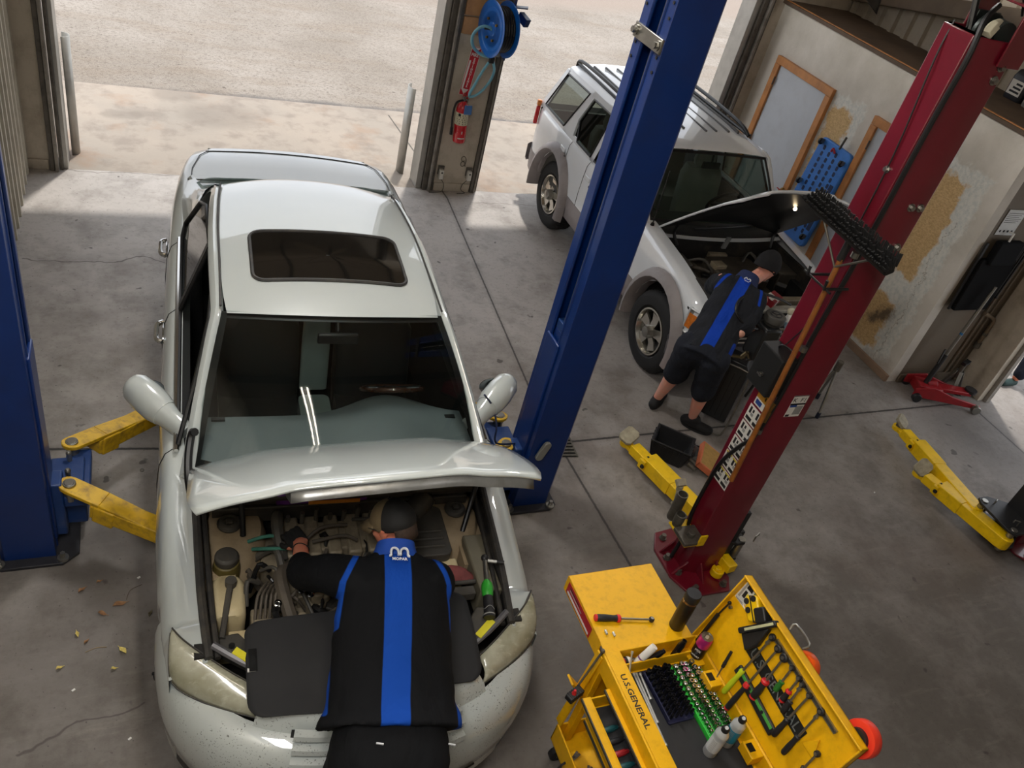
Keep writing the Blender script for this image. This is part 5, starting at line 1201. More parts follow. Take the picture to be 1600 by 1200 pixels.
# ================================================================ PEOPLE
def skin_mat(name, col):
    t = NT(name); n = t.noise(9, 5, .6); n2 = t.noise(60, 3, .6)
    c = t.mix(t.ramp(n, .35, .65), L(col), L((min(255, col[0] + 14), col[1] - 12, col[2] - 14)))
    b = t.bsdf(c, .5, bump=n2, bstr=.08, bdist=.003); b.inputs['Subsurface Weight'].default_value = .12; b.inputs['Subsurface Radius'].default_value = (.02, .008, .004); return t.m
M_skin1 = skin_mat('skin_tanned', (196, 128, 102)); M_skin2 = skin_mat('skin_fair', (226, 172, 152))
def cloth(name, col, stripe=None, fold=.5, fsc=7.0, stripes=()):
    t = NT(name); p = t.co(); s = t.sep(p); n = t.noise(4, 4, .6); w = t.noise(fsc, 4, .55, t.mul(p, (1.0, 1.0, .45)), .6); f = t.noise(220, 2, .5)
    c = t.mix(t.ramp(n, .35, .65), L(col), L(tuple(k * 1.18 for k in col)))
    for col2, (a, b) in stripes:
        m = None
        for q0, q1, wd in b:
            d = t.seg((s[0], s[2]), q0, q1); k = t.ramp(d, wd, wd - .004); m = k if m is None else t.math('MAXIMUM', m, k)
        if a: m = t.math('MULTIPLY', m, t.ramp(s[1], a - .01, a + .01))
        c = t.mix(m, c, L(col2))
    h = t.math('ADD', t.math('MULTIPLY', w, 1.0), t.math('MULTIPLY', f, .02))
    t.bsdf(c, .85, bump=h, bstr=fold, bdist=.05, spec=.2); return t.m
def remesh(g, voxel, smooth=3, fac=.5):
    """weld the overlapping pieces of g into one continuous surface"""
    me = bpy.data.meshes.new('tmp'); bmesh.ops.recalc_face_normals(g.b, faces=g.b.faces); g.b.to_mesh(me); g.b.free()
    ob = bpy.data.objects.new('tmp', me); COL.objects.link(ob)
    m = ob.modifiers.new('r', 'REMESH'); m.mode = 'VOXEL'; m.voxel_size = voxel
    if smooth: m = ob.modifiers.new('s', 'SMOOTH'); m.iterations = smooth; m.factor = fac
    dg = bpy.context.evaluated_depsgraph_get(); me2 = bpy.data.meshes.new_from_object(ob.evaluated_get(dg))
    h = G(); h.b.from_mesh(me2); bpy.data.objects.remove(ob); bpy.data.meshes.remove(me); bpy.data.meshes.remove(me2); return h
def chain(g, pts, rs, n=14):
    for (a, b), (r, q) in zip(zip(pts, pts[1:]), zip(rs, rs[1:])): g.cap(a, b, r, q, n)
def hand(g, M, curl=(.5, .6, .4), spread=.05, side=1, s=1.0):
    """palm in the xy plane of M, fingers along y, back of the hand +z, thumb on side*x"""
    def P(x, y, z): return M @ V((x * s * side, y * s, z * s))
    for x in (-.03, -.01, .01, .03): g.cap(P(x * .8, .0, 0), P(x, .075, .004), .016 * s, .0135 * s, 10)
    for i, (x, ln) in enumerate(((.033, .072), (.0115, .08), (-.0105, .074), (-.032, .058))):
        a = 0; p = V((x, .078, .004)); dirx = spread * (1.5 - i) * .6
        for k, f in enumerate((.44, .31, .25)):
            a += curl[k] * (1 + .12 * i); d = V((math.sin(dirx), math.cos(a), -math.sin(a))) * ln * f; q = p + d
            g.cap(P(*p), P(*q), (.0098 - .0009 * k) * s, (.0092 - .001 * k) * s, 9); p = q
    t = [(.022, .012, -.006), (.048, .042, -.018), (.058, .072, -.03), (.056, .096, -.042)]
    chain(g, [P(*q) for q in t], [.0145 * s, .0125 * s, .011 * s, .0095 * s], 9)
def head(g, M, s=1.0):
    """skull centre at the origin of M, face towards +y, crown +z"""
    def E(c, r): g.sph(M @ (V(c) * s), [k * s for k in r], M, 18, 11)
    E((0, -.012, .03), (.076, .094, .09)); E((0, .025, -.03), (.062, .07, .075)); E((0, .058, -.085), (.032, .03, .024)); E((0, .03, -.07), (.05, .05, .04))
    g.cap(M @ (V((0, .086, .012)) * s), M @ (V((0, .108, -.026)) * s), .009 * s, .014 * s, 8)
    E((-.032, .078, .026), (.022, .012, .008)); E((.032, .078, .026), (.022, .012, .008)); E((0, .083, -.058), (.024, .012, .006)); E((0, .081, -.069), (.02, .012, .007))
    E((-.04, .06, -.02), (.02, .02, .018)); E((.04, .06, -.02), (.02, .02, .018))
    for e in (-1, 1): E((e * .078, -.005, -.005), (.009, .02, .032)); E((e * .084, -.012, .012), (.008, .013, .016))
def eyes(o, M, s, root):
    for e in (-1, 1):
        g = G(); g.sph(M @ (V((e * .032, .083, .012)) * s), .0115 * s, n=12, m=8); ey = g.build('eye', pm('eye_white', (226, 222, 214), .2), root)
        g = G(); g.sph(M @ (V((e * .032, .0915, .012)) * s), .0048 * s, n=10, m=6); g.build('iris', pm('iris_brown', (52, 34, 24), .15), ey)
def ellring(M, z, hw, hd, cx=0, cy=0, n=24, p=2.4):
    out = []
    for i in range(n):
        a = 2 * PI * i / n; c, s = math.cos(a), math.sin(a)
        out.append(M @ V((cx + hw * math.copysign(abs(c) ** (2 / p), c), cy + hd * math.copysign(abs(s) ** (2 / p), s), z)))
    return out
# ---------------------------------------------------------------- mechanic over the sedan
H1 = V((.79, 1.53, .97)); N1 = V((.935, 2.22, 1.27))
zax = (N1 - H1).normalized()
def body_frame(o, right, spine):
    """z along the spine, y out of the back, x to the figure's left as seen from behind mirrored"""
    bx = V(right) - spine * V(right).dot(spine); bx.normalize(); by = bx.cross(spine)
    return bx, by, Matrix(((-bx.x, by.x, spine.x, o.x), (-bx.y, by.y, spine.y, o.y), (-bx.z, by.z, spine.z, o.z), (0, 0, 0, 1)))
bx, by, B1 = body_frame(H1, (1, -.16, 0), zax)
man = thing('person', 'person in cap and black work shirt with blue back stripe, bending over the sedan engine', 'person', M=B1)
LT = (N1 - H1).length
def b1(x, y, z): return B1 @ V((-x, y, z))
shL, shR = b1(-.19, .0, LT - .1), b1(.19, .0, LT - .1)
elL, wrL = V((.57, 2.36, 1.02)), V((.60, 2.57, .97)); hdL = V((.57, 2.66, .95))
elR, wrR = V((1.1, 2.22, .98)), V((.93, 2.40, .90)); hdR = V((.86, 2.44, .88))
hd1 = V((.95, 2.355, 1.285)); fy = V((-.62, .62, -.48)).normalized(); fx = fy.cross(V((0.1, 0.2, 1))).normalized(); fz = fx.cross(fy)
HM1 = Matrix(((fx.x, fy.x, fz.x, hd1.x), (fx.y, fy.y, fz.y, hd1.y), (fx.z, fy.z, fz.z, hd1.z), (0, 0, 0, 1)))
def handframe(w, d, up, o=None):
    d = V(d).normalized(); z = (V(up) - d * V(up).dot(d)).normalized(); x = d.cross(z)
    w = V(w); return Matrix(((x.x, d.x, z.x, w.x), (x.y, d.y, z.y, w.y), (x.z, d.z, z.z, w.z), (0, 0, 0, 1)))
g = G()
head(g, HM1); g.cap(N1 - zax * .06 - by * .02, hd1 - fz * .06, .056, .054)
chain(g, [b1(0, 0, -.02), b1(0, 0, .2), b1(0, 0, .42), b1(0, -.03, LT - .1)], [.10, .115, .12, .08])
g.sph(b1(0, 0, .38), (.17, .11, .2), B1)
chain(g, [shL, elL, wrL], [.062, .048, .032]); chain(g, [shR, elR, wrR], [.062, .048, .032])
hand(g, handframe(wrL, hdL - wrL, (-.3, -.2, 1)), (.5, .6, .4), side=-1); hand(g, handframe(wrR, hdR - wrR, (0, -.3, 1)), (.6, .6, .4), side=1)
knL, knR = V((.66, 1.60, .52)), V((.98, 1.55, .52)); ftL, ftR = V((.64, 1.36, .1)), V((1.0, 1.32, .1))
chain(g, [b1(-.1, 0, -.02), knL, ftL], [.095, .062, .042]); chain(g, [b1(.1, 0, -.02), knR, ftR], [.095, .062, .042])
for f in (ftL, ftR): g.cap(f + V((0, -.05, -.05)), f + V((0, .15, -.06)), .035, .035)
h = remesh(g, .0065, 2); body = h.build('body', M_skin1, man, smooth=60); eyes(body, HM1, 1.0, man)
# shirt
BLUE = (14, 66, 158)
M_sh1 = cloth('work_shirt', (9, 10, 13), fold=.35, fsc=6, stripes=[(BLUE, (.02, [((0.004, -.3), (0.0, LT - .015), .058)])), (BLUE, (0, [((-.165, LT - .02), (-.225, LT - .16), .014), ((-.225, LT - .16), (-.243, LT - .34), .015), ((.165, LT - .02), (.225, LT - .16), .014), ((.225, LT - .16), (.243, LT - .34), .015), ((.262, .30), (.266, .1), .014), ((-.268, .2), (-.272, .05), .018)]))])
g = G()
g.loft([ellring(B1, z, hw, hd, 0, cy) for z, hw, hd, cy in ((.045, .292, .17, -.0), (.09, .278, .16, 0), (.15, .262, .152, 0), (.24, .252, .142, .005), (.38, .248, .14, .01), (.5, .243, .132, .008), (LT - .16, .228, .12, .002), (LT - .08, .20, .10, -.01), (LT - .03, .14, .085, -.015), (LT + .0, .085, .078, -.015))])
a = b1(-.165, -.005, LT - .13); chain(g, [a, shL.lerp(elL, .45), shL.lerp(elL, .98)], [.105, .088, .076]); g.cap(shL.lerp(elL, .95), elL.lerp(wrL, .3), .07, .06)
a = b1(.165, -.005, LT - .13); chain(g, [a, shR.lerp(elR, .45), shR.lerp(elR, .98)], [.105, .088, .076])
rnd = random.Random(2)
h = remesh(g, .011, 4); 
for v in h.b.verts:
    q = B1.inverted() @ v.co; am = .006 + .006 * max(0, min(1, (.35 - q.z) / .4))
    v.co += v.normal * (am * (noise.noise(V((q.x * 7, q.y * 5, q.z * 11))) + .5 * noise.noise(V((q.x * 16, q.y * 9, q.z * 22)))))
sh = h.build('work_shirt', M_sh1, man, smooth=60)
g = G(); g.loft([ellring(B1, z, hw, hd, 0, cy) for z, hw, hd, cy in ((LT - .035, .105, .095, -.012), (LT + .015, .088, .088, -.01), (LT + .035, .082, .085, 0.0), (LT - .0, .076, .078, -.01))], caps=False); col_ = g.build('collar', pm('collar_blue', BLUE, .8, 0, .15, 9), sh, smooth=60)
# logo on the collar: an arch-topped M over small lettering
Ml = frame3(b1(0, .122, LT - .04), bx, V(zax) * 1 + by * -.35)
M_thread = pm('white_thread', (224, 226, 230), .6)
g = G(Ml)
for s in (-1, 1):
    pts = [(s * .044, -.016, 0), (s * .036, -.014, 0), (s * .036, .004, 0), (s * .031, .02, 0), (s * .02, .024, 0), (s * .009, .018, 0), (s * .0045, .004, 0), (s * .0045, -.012, 0)]
    g.tube(pts, .0056, n=6, k=3)
g.text('MOPAR', .019, T(0, -.032, .001), .0008, bold=.0005)
g.build('shirt_logo', M_thread, sh, smooth=60)
# trousers
g = G(); hipc = b1(0, 0, -.04)
g.loft([ellring(B1, z, hw, hd) for z, hw, hd in ((.1, .215, .13), (-.0, .235, .15), (-.08, .24, .16), (-.14, .225, .16))])
chain(g, [b1(-.11, 0, -.05), knL, ftL + V((0, 0, .0))], [.13, .095, .075]); chain(g, [b1(.11, 0, -.05), knR, ftR + V((0, 0, .0))], [.13, .095, .075])
h = remesh(g, .012, 4)
for v in h.b.verts: v.co += v.normal * (.008 * noise.noise(v.co * 9))
tr_ = h.build('trousers', cloth('trouser_cloth', (8, 9, 12), fold=.4), man, smooth=60)
for s, (u, v) in ((-1, (568, 1157)), (1, (706, 1128))):
    p = b1(-.06 if s < 0 else .235, .155 if s < 0 else .07, -.02); g = G(); g.box(p, (.028, .004, .008), R(-.4)); g.build('pocket_rivet', M_thread, tr_)
for f in (ftL, ftR):
    g = G()
    for k in range(1): g.cap(f + V((0, -.05, -.045)), f + V((0, .16, -.055)), .05, .045); g.cap(f, f + V((0, .02, .05)), .052, .06)
    h = remesh(g, .01, 2); h.build('boot', M_rub, man, smooth=60)
# cap
M_cap = pm('cap_black', (24, 23, 22), .75, 0, .2, 30, bump=.1); M_capt = pm('cap_tan', (112, 96, 70), .75, 0, .12, 20)
g = G(); rings = []
for j in range(9):
    a = PI / 2 * j / 8; rings.append([HM1 @ V((.092 * math.cos(a) * math.cos(t), -.012 + .112 * math.cos(a) * math.sin(t),   .024 + .108 * math.sin(a))) for t in [2 * PI * i / 28 for i in range(28)]])
g.loft([[HM1 @ V((.086 * math.cos(t), -.012 + .104 * math.sin(t), .006)) for t in [2 * PI * i / 28 for i in range(28)]]] + rings)
for f in g.b.faces: 
    q = HM1.inverted() @ f.calc_center_median(); f.material_index = 1 if q.y > -.015 else 0  # light on the crown painted in: front half takes the tan material
cp = g.build('cap', [M_cap, M_capt], man, smooth=60)
g = G(); g.grid([[HM1 @ V((.085 * math.sin(a) * k2, -.0 + .085 * math.cos(a) + ext * max(0, math.cos(a)) ** .7, .025 - .03 * k * (1) + .018 * math.cos(a) - .012 * k)) for a in [math.radians(-70 + 140 * i / 14) for i in range(15)]] for k, ext, k2 in ((0, 0, 1), (.5, .045, 1.0), (1, .085, .95))]); g.build('brim', M_capt, cp, thick=.005)
g = G(); g.sph(HM1 @ V((0, -.012, .134)), .008, n=8, m=5); g.build('cap_button', M_cap, cp)
g = G(); rr_ = [(math.radians(180 + 90 * 1 - 60 + 120 * i / 10)) for i in range(11)]
g.grid([[HM1 @ V((.083 * math.cos(a), -.015 + .1 * math.sin(a), z)) for a in rr_] for z in (-.05, -.02, .02)]); g.build('hair', pm('short_brown_hair', (58, 42, 32), .8, 0, .3, 80, bump=.4), man, thick=.008)
g = G()
for s in (-1, 1): g.tube([HM1 @ V((s * .082, -.02, .012)), HM1 @ V((s * .08, .05, .016)), HM1 @ V((s * .062, .092, .014))], .003, n=6, k=3); g.tube([HM1 @ V((s * (.036 + .026 * math.cos(t)), .098 - .006 * math.cos(t), .01 + .019 * math.sin(t))) for t in [2 * PI * i / 16 for i in range(17)]], .0022, n=5)
g.tube([HM1 @ V((-.012, .104, .014)), HM1 @ V((.012, .104, .014))], .0022, n=5); g.build('glasses', M_blk, man)
g = G(); hf = handframe(wrL + (hdL - wrL) * .12, hdL - wrL, (-.3, -.2, 1)); hand(g, hf, (.5, .6, .4), side=-1, s=1.12); h = remesh(g, .0055, 1); h.build('glove', M_rub, man, smooth=60)
g = G(); m = axis_frame(elL.lerp(wrL, .8), wrL - elL); g.tube([m @ V((.038 * math.cos(t), .038 * math.sin(t), .006 * math.sin(2 * t))) for t in [2 * PI * i / 20 for i in range(21)]], .0028, n=6); g.build('bracelet', M_blk, man)
# ---------------------------------------------------------------- mechanic at the SUV
H2 = V((3.91, 4.11, .86)); N2 = V((4.36, 4.48, 1.24)); zax2 = (N2 - H2).normalized(); bx2, by2, B2 = body_frame(H2, (.72, -.69, 0), zax2)
man2 = thing('person', 'person in black beanie, dark shirt with blue stripe and shorts leaning into the SUV', 'person', M=B2)
L2 = (N2 - H2).length
def b2(x, y, z): return B2 @ V((-x, y, z))
s2L, s2R = b2(-.165, -.01, L2 - .09), b2(.165, -.01, L2 - .09)
e2L, w2L = V((4.26, 4.73, 1.0)), V((4.48, 4.82, .97)); h2L = V((4.56, 4.86, .95))
e2R, w2R = V((4.15, 4.10, 1.02)), V((4.40, 4.24, .96)); h2R = V((4.48, 4.29, .95))
hd2 = V((4.58, 4.56, 1.33)); fy = V((.66, .12, -.62)).normalized(); fx = fy.cross(V((.4, .3, 1))).normalized(); fz = fx.cross(fy)
HM2 = Matrix(((fx.x, fy.x, fz.x, hd2.x), (fx.y, fy.y, fz.y, hd2.y), (fx.z, fy.z, fz.z, hd2.z), (0, 0, 0, 1)))
k2L, k2R = V((3.87, 4.27, .50)), V((4.02, 4.06, .48)); f2L, f2R = V((3.93, 4.42, .1)), V((4.13, 4.15, .1))
g = G(); head(g, HM2); g.cap(N2 - zax2 * .05, hd2 - fz * .06, .06, .055)
chain(g, [b2(0, 0, 0), b2(0, 0, .2), b2(0, 0, .4), b2(0, -.01, L2 - .08)], [.13, .12, .125, .095]); g.sph(b2(0, 0, .36), (.135, .095, .18), B2)
chain(g, [s2L, e2L, w2L], [.058, .045, .03]); chain(g, [s2R, e2R, w2R], [.058, .046, .03])
hand(g, handframe(w2L, h2L - w2L, (0, 0, 1)), (.4, .5, .4), side=1); hand(g, handframe(w2R, h2R - w2R, (0, 0, 1)), (.5, .5, .4), side=-1)
for a, k, f in ((b2(-.09, 0, -.03), k2L, f2L), (b2(.09, 0, -.03), k2R, f2R)):
    chain(g, [a, k], [.09, .06]); chain(g, [k, k.lerp(f, .3), f], [.058, .062, .036]); g.cap(f, f + V((.0, 0, -.04)), .036, .04)
t2L, t2R = V((.16, .12, 0)).normalized(), V((.16, -.16, 0)).normalized()
for f, t in ((f2L, t2L), (f2R, t2R)): g.cap(f - t * .04 + V((0, 0, -.055)), f + t * .15 + V((0, 0, -.062)), .034, .03)
h = remesh(g, .0065, 2); h.build('body', M_skin2, man2, smooth=60); eyes(None, HM2, 1.0, man2)
M_sh2 = cloth('work_shirt_worn', (30, 32, 37), fold=.7, fsc=9, stripes=[((16, 62, 170), (.02, [((-.012, -.3), (0.01, L2 - .02), .05)])), ((16, 62, 170), (0, [((-.13, L2 - .02), (-.18, L2 - .2), .013), ((.13, L2 - .02), (.18, L2 - .2), .015), ((-.19, .1), (-.2, -.09), .03)]))])
g = G(); g.loft([ellring(B2, z, hw, hd, 0, cy) for z, hw, hd, cy in ((-.1, .195, .15, -.01), (0, .19, .145, 0), (.14, .188, .135, 0), (.3, .188, .13, .005), (L2 - .22, .19, .125, .005), (L2 - .13, .178, .108, 0), (L2 - .06, .145, .09, -.01), (L2, .08, .075, -.01))])
chain(g, [b2(-.125, -.005, L2 - .12), s2L.lerp(e2L, .4), s2L.lerp(e2L, .78)], [.1, .085, .072]); chain(g, [b2(.125, -.005, L2 - .12), s2R.lerp(e2R, .45), s2R.lerp(e2R, .88)], [.1, .086, .074])
h = remesh(g, .011, 4)
for v in h.b.verts:
    q = B2.inverted() @ v.co; v.co += v.normal * (.011 * (noise.noise(V((q.x * 9 + q.z * 3, q.y * 5, q.z * 8))) + .5 * noise.noise(V((q.x * 20, q.y * 9, q.z * 16)))))
sh2 = h.build('work_shirt', M_sh2, man2, smooth=60)
g = G(); g.loft([ellring(B2, z, hw, hd, 0, cy) for z, hw, hd, cy in ((L2 - .05, .11, .09, -.012), (L2 + .02, .092, .086, -.012), (L2 + .045, .085, .082, -.004), (L2, .078, .076, -.01))], caps=False); g.build('collar', pm('collar_dark', (26, 40, 84), .8, 0, .15, 9), sh2, smooth=60)
Ml = frame3(b2(0.006, .118, L2 - .06), bx2, zax2 - by2 * .3); g = G(Ml)
for s in (-1, 1): g.tube([(s * .022, -.01, 0), (s * .024, .002, 0), (s * .018, .013, 0), (s * .009, .013, 0), (s * .004, .003, 0)], .005, n=6, k=4)
g.text('MOPAR', .011, T(0, -.022, .001), .0008, bold=.0004); g.build('shirt_logo', M_thread, sh2, smooth=60)
g = G(); g.loft([ellring(B2, z, hw, hd) for z, hw, hd in ((.02, .175, .13), (-.06, .19, .145), (-.13, .19, .145))])
for a, k in ((b2(-.1, 0, -.05), k2L), (b2(.1, 0, -.05), k2R)): chain(g, [a, a.lerp(k, .6), a.lerp(k, 1.02)], [.125, .105, .1])
h = remesh(g, .012, 4)
for v in h.b.verts: v.co += v.normal * (.009 * noise.noise(v.co * 10))
h.build('shorts', cloth('short_cloth', (30, 33, 41), fold=.6), man2, smooth=60)
for f, t in ((f2L, t2L), (f2R, t2R)):
    g = G(); g.cap(f - t * .045 + V((0, 0, -.05)), f + t * .165 + V((0, 0, -.058)), .046, .042); g.cap(f - t * .03 + V((0, 0, -.04)), f + t * .03 + V((0, 0, -.01)), .046, .046)
    h = remesh(g, .009, 2); so_ = h.build('shoe', pm('shoe_black', (18, 18, 20), .75, 0, .2, 20), man2, smooth=60)
    g = G(); nn = V((-t.y, t.x, 0)); g.loft([[f + t * (.06 + .125 * math.cos(a)) + nn * (.045 * math.sin(a)) + V((0, 0, z - .1)) for a in [2 * PI * i / 20 for i in range(20)]] for z in (0.001, .02)]); g.build('sole', M_blk, so_)
g = G(); rings = []
for j in range(9):
    a = PI / 2 * j / 8; rings.append([HM2 @ V((.098 * math.cos(a) * math.cos(t), -.014 + .12 * math.cos(a) * math.sin(t), .005 + .13 * math.sin(a))) for t in [2 * PI * i / 28 for i in range(28)]])
g.loft([[HM2 @ V((.096 * math.cos(t), -.014 + .116 * math.sin(t), -.022 - .055 * max(0, -math.sin(t)))) for t in [2 * PI * i / 28 for i in range(28)]]] + rings)
g.build('beanie', pm('knit_black', (20, 20, 23), .9, 0, .2, 60, bump=.4, bsc=160), man2, smooth=60)
g = G(); g.grid([[HM2 @ V((.082 * math.cos(a), -.015 + .1 * math.sin(a), z)) for a in rr_] for z in (-.045, -.02, .0)]); g.build('hair', pm('short_dark_hair', (44, 34, 28), .8, 0, .3, 80, bump=.4), man2, thick=.008)
# ---------------------------------------------------------------- somebody beyond the right-hand door
P3 = at(1578, 597, .04); w3 = thing('person', 'person in dark trousers walking outside the right doorway, only a leg seen', 'person', (P3.x, P3.y, 0))
g = G(); q = P3 + V((.25, .1, .45)); hip = P3 + V((.42, .12, .9)); p2 = P3 + V((.75, .3, .0))
chain(g, [P3 + V((.05, 0, .06)), q, hip], [.04, .062, .09]); chain(g, [p2 + V((0, 0, .06)), p2 + V((-.1, -.1, .48)), hip + V((.05, .15, 0))], [.04, .062, .09])
g.sph(hip + V((0, .08, .1)), (.16, .18, .15)); chain(g, [hip + V((0, .08, .1)), hip + V((-.02, .08, .55))], [.15, .14]); g.cap(hip + V((-.02, .08, .6)), hip + V((-.02, .08, .72)), .055, .055)
Mh3 = T(hip + V((-.03, .08, .83))) @ R(PI / 2); head(g, Mh3)
for s in (-1, 1): chain(g, [hip + V((-.02, .08 + s * .19, .52)), hip + V((.02, .08 + s * .24, .25)), hip + V((-.06, .08 + s * .24, .02))], [.055, .045, .032]); hand(g, handframe(hip + V((-.06, .08 + s * .24, .0)), (-.2, 0, -1), (0, s, 0)), side=s)
h = remesh(g, .01, 2); h.build('body', M_skin1, w3, smooth=60)
g = G(); chain(g, [P3 + V((.07, 0, .10)), q, hip], [.065, .085, .12]); chain(g, [p2 + V((0, 0, .1)), p2 + V((-.1, -.1, .48)), hip + V((.05, .15, 0))], [.065, .085, .12]); g.sph(hip + V((0, .08, .1)), (.18, .2, .16)); h = remesh(g, .014, 3); h.build('trousers', cloth('dark_trousers', (24, 28, 40)), w3, smooth=60)
g = G(); chain(g, [hip + V((0, .08, .18)), hip + V((-.02, .08, .5))], [.19, .18]); 
for s in (-1, 1): g.cap(hip + V((-.02, .08 + s * .17, .52)), hip + V((.0, .08 + s * .23, .3)), .08, .065)
h = remesh(g, .014, 3); h.build('shirt', cloth('dark_shirt', (30, 34, 44)), w3, smooth=60)
g = G(); g.sph(Mh3 @ V((0, -.02, .045)), (.086, .1, .09), None, 16, 10); g.build('hair', pm('short_dark_hair', (44, 34, 28), .8, 0, .3, 80, bump=.4), w3, smooth=60)
for p in (P3, p2):
    g = G(); g.cap(p + V((.06, 0, 0)), p + V((-.1, 0, -.0)), .042, .04); h = remesh(g, .01, 2); h.build('shoe', pm('shoe_green', (26, 54, 52), .7), w3, smooth=60)
# ================================================================ YELLOW TOOL CART
M_yc = pm('cart_yellow', (228, 172, 0), .48, 0, .05, 4, dirt=(120, 88, 12), dsc=26, damt=.22, coat=.05)
M_mat = pm('drawer_liner', (34, 34, 36), .8, 0, .15, 20)
M_trimd2 = pm('drawer_trim', (96, 96, 92), .35, .7, .1, 10)
M_redsk = pm('sticker_red', (170, 28, 40), .45)
X0, X1, Y0, Y1, ZR = 1.855, 2.385, .90, 1.74, .95
cart = thing('tool_cart', 'yellow rolling tool cart with open lid and pulled drawers beside the red lift post', 'tool cart', ((X0 + X1) / 2, (Y0 + Y1) / 2, 0))
t_ = .012
g = G(); g.bb(X0, X1, Y0, Y1, ZR - .105, ZR - .095)
g.bb(X0, X0 + t_, Y0, Y1, ZR - .1, ZR); g.bb(X1 - t_, X1, Y0, Y1, ZR - .1, ZR); g.bb(X0, X1, Y0, Y0 + t_, ZR - .1, ZR); g.bb(X0, X1, Y1 - t_, Y1, ZR - .1, ZR); g.bb(X0 + .02, X1 - .02, Y1 - .075, Y1 - .067, ZR - .1, ZR - .02)
tray = g.build('top_tray', M_yc, cart, bevel=.003)
g = G(); g.bb(X0 + .03, X1 - .03, Y0 + .02, Y1 - .085, ZR - .095, ZR - .088); g.build('tray_liner', M_mat, tray)
g = G(); g.bb(X0 + .012, X0 + .09, Y0 + .01, Y1 - .01, ZR - .004, ZR + .001); g.build('front_rail', M_yc, tray, bevel=.002)
# corner posts, lower shelf, casters
for i, (x, y) in enumerate(((X0 + .02, Y0 + .02), (X1 - .02, Y0 + .02), (X0 + .02, Y1 - .02), (X1 - .02, Y1 - .02))):
    g = G(); g.bb(x - .02, x + .02, y - .02, y + .02, .1, ZR - .1); g.build('corner_post', M_yc, cart, bevel=.004)
    g = G(); g.cyl((x - .0, y - .018, .055), (x, y + .018, .055), .055, n=24); w = g.build('caster', M_blk, cart, bevel=.006)
    g = G(); g.bb(x - .02, x + .02, y - .026, y - .02, .05, .11); g.bb(x - .02, x + .02, y + .02, y + .026, .05, .11); g.bb(x - .025, x + .025, y - .026, y + .026, .1, .112); g.build('caster_fork', M_dsteel, w)
g = G(); g.bb(X0 - .06, X1, Y0, Y1, .2, .21)
for a in ((X0 - .06, X0 - .05, Y0, Y1), (X1 - .01, X1, Y0, Y1), (X0 - .06, X1, Y0, Y0 + .01), (X0 - .06, X1, Y1 - .01, Y1)): g.bb(*a, .2, .34)
g.build('lower_tray', M_yc, cart, bevel=.003)
# drawer case with a diagonal brace at the far end
g = G(); g.bb(X0 + .03, X1 - .01, Y0 + .01, Y1 - .01, .5, .51); g.bb(X1 - .02, X1 - .01, Y0, Y1, .5, ZR - .1); g.bb(X0 + .02, X1, Y1 - .012, Y1 - .002, .5, ZR - .1); g.bb(X0 + .02, X1, Y0 + .002, Y0 + .012, .5, ZR - .1); g.build('drawer_case', M_yc, cart, bevel=.003)
g = G(); g.bar((X0 + .0, Y1 + .004, .93), (X0 - .05, Y1 + .004, .34), .01, .05, (0, 1, 0)); g.bar((X0 - .1, Y1 + .01, .74), (X0 + .06, Y1 + .01, .52), .012, .06, (0, 1, 0)); each(g, 'side_brace', M_yc, cart, bevel=.003)
for i, (z0, z1, out) in enumerate(((.74, .835, .10), (.63, .73, .05), (.52, .62, .02))):
    x = X0 - out
    g = G(); g.bb(x, x + .008, Y0 + .05, Y1 - .14, z0, z1); g.bb(x, X1 - .03, Y0 + .06, Y1 - .15, z0, z0 + .006)
    for y in (Y0 + .05, Y1 - .148): g.bb(x, X1 - .03, y, y + .008, z0, z1 - .01)
    g.bb(x - .03, x + .012, Y0 + .05, Y1 - .14, z1 - .008, z1)
    d = g.build('drawer', M_yc, cart, bevel=.002)
    g = G(); g.bb(x - .036, x - .03, Y0 + .05, Y1 - .14, z1 - .016, z1 + .002); g.build('drawer_pull', M_trimd2, d, bevel=.002)
    if i == 0:
        g = G(); g.bb(x + .01, X1 - .04, Y0 + .06, Y1 - .16, z0 + .006, z0 + .012); g.build('drawer_liner', M_mat, d)
g = G(); M = frame3((X0 + .045, 1.48, ZR + .0012), (0, -1, 0), (1, 0, 0)); g.text('U.S.GENERAL', .04, M, .0005, bold=.0008, sx=1.15); g.build('cart_lettering', M_ink, tray)
g = G(); g.bb(X0 - .022, X0, Y0 + .05, Y1 - .14, .862, .872); g.build('rail_lip', M_yc, tray, bevel=.002); g = G(); g.bb(X0 - .028, X0 - .022, Y0 + .05, Y1 - .14, .858, .874); g.build('rail_trim', M_trimd2, tray, bevel=.001)
g = G(); g.cyl((X0 + .055, Y0 + .2, ZR), (X0 + .055, Y0 + .2, ZR + .004), .012, n=16); g.sph((X0 + .055, Y0 + .2, ZR + .004), .009, n=12, m=6); g.build('lock', M_steel, tray)
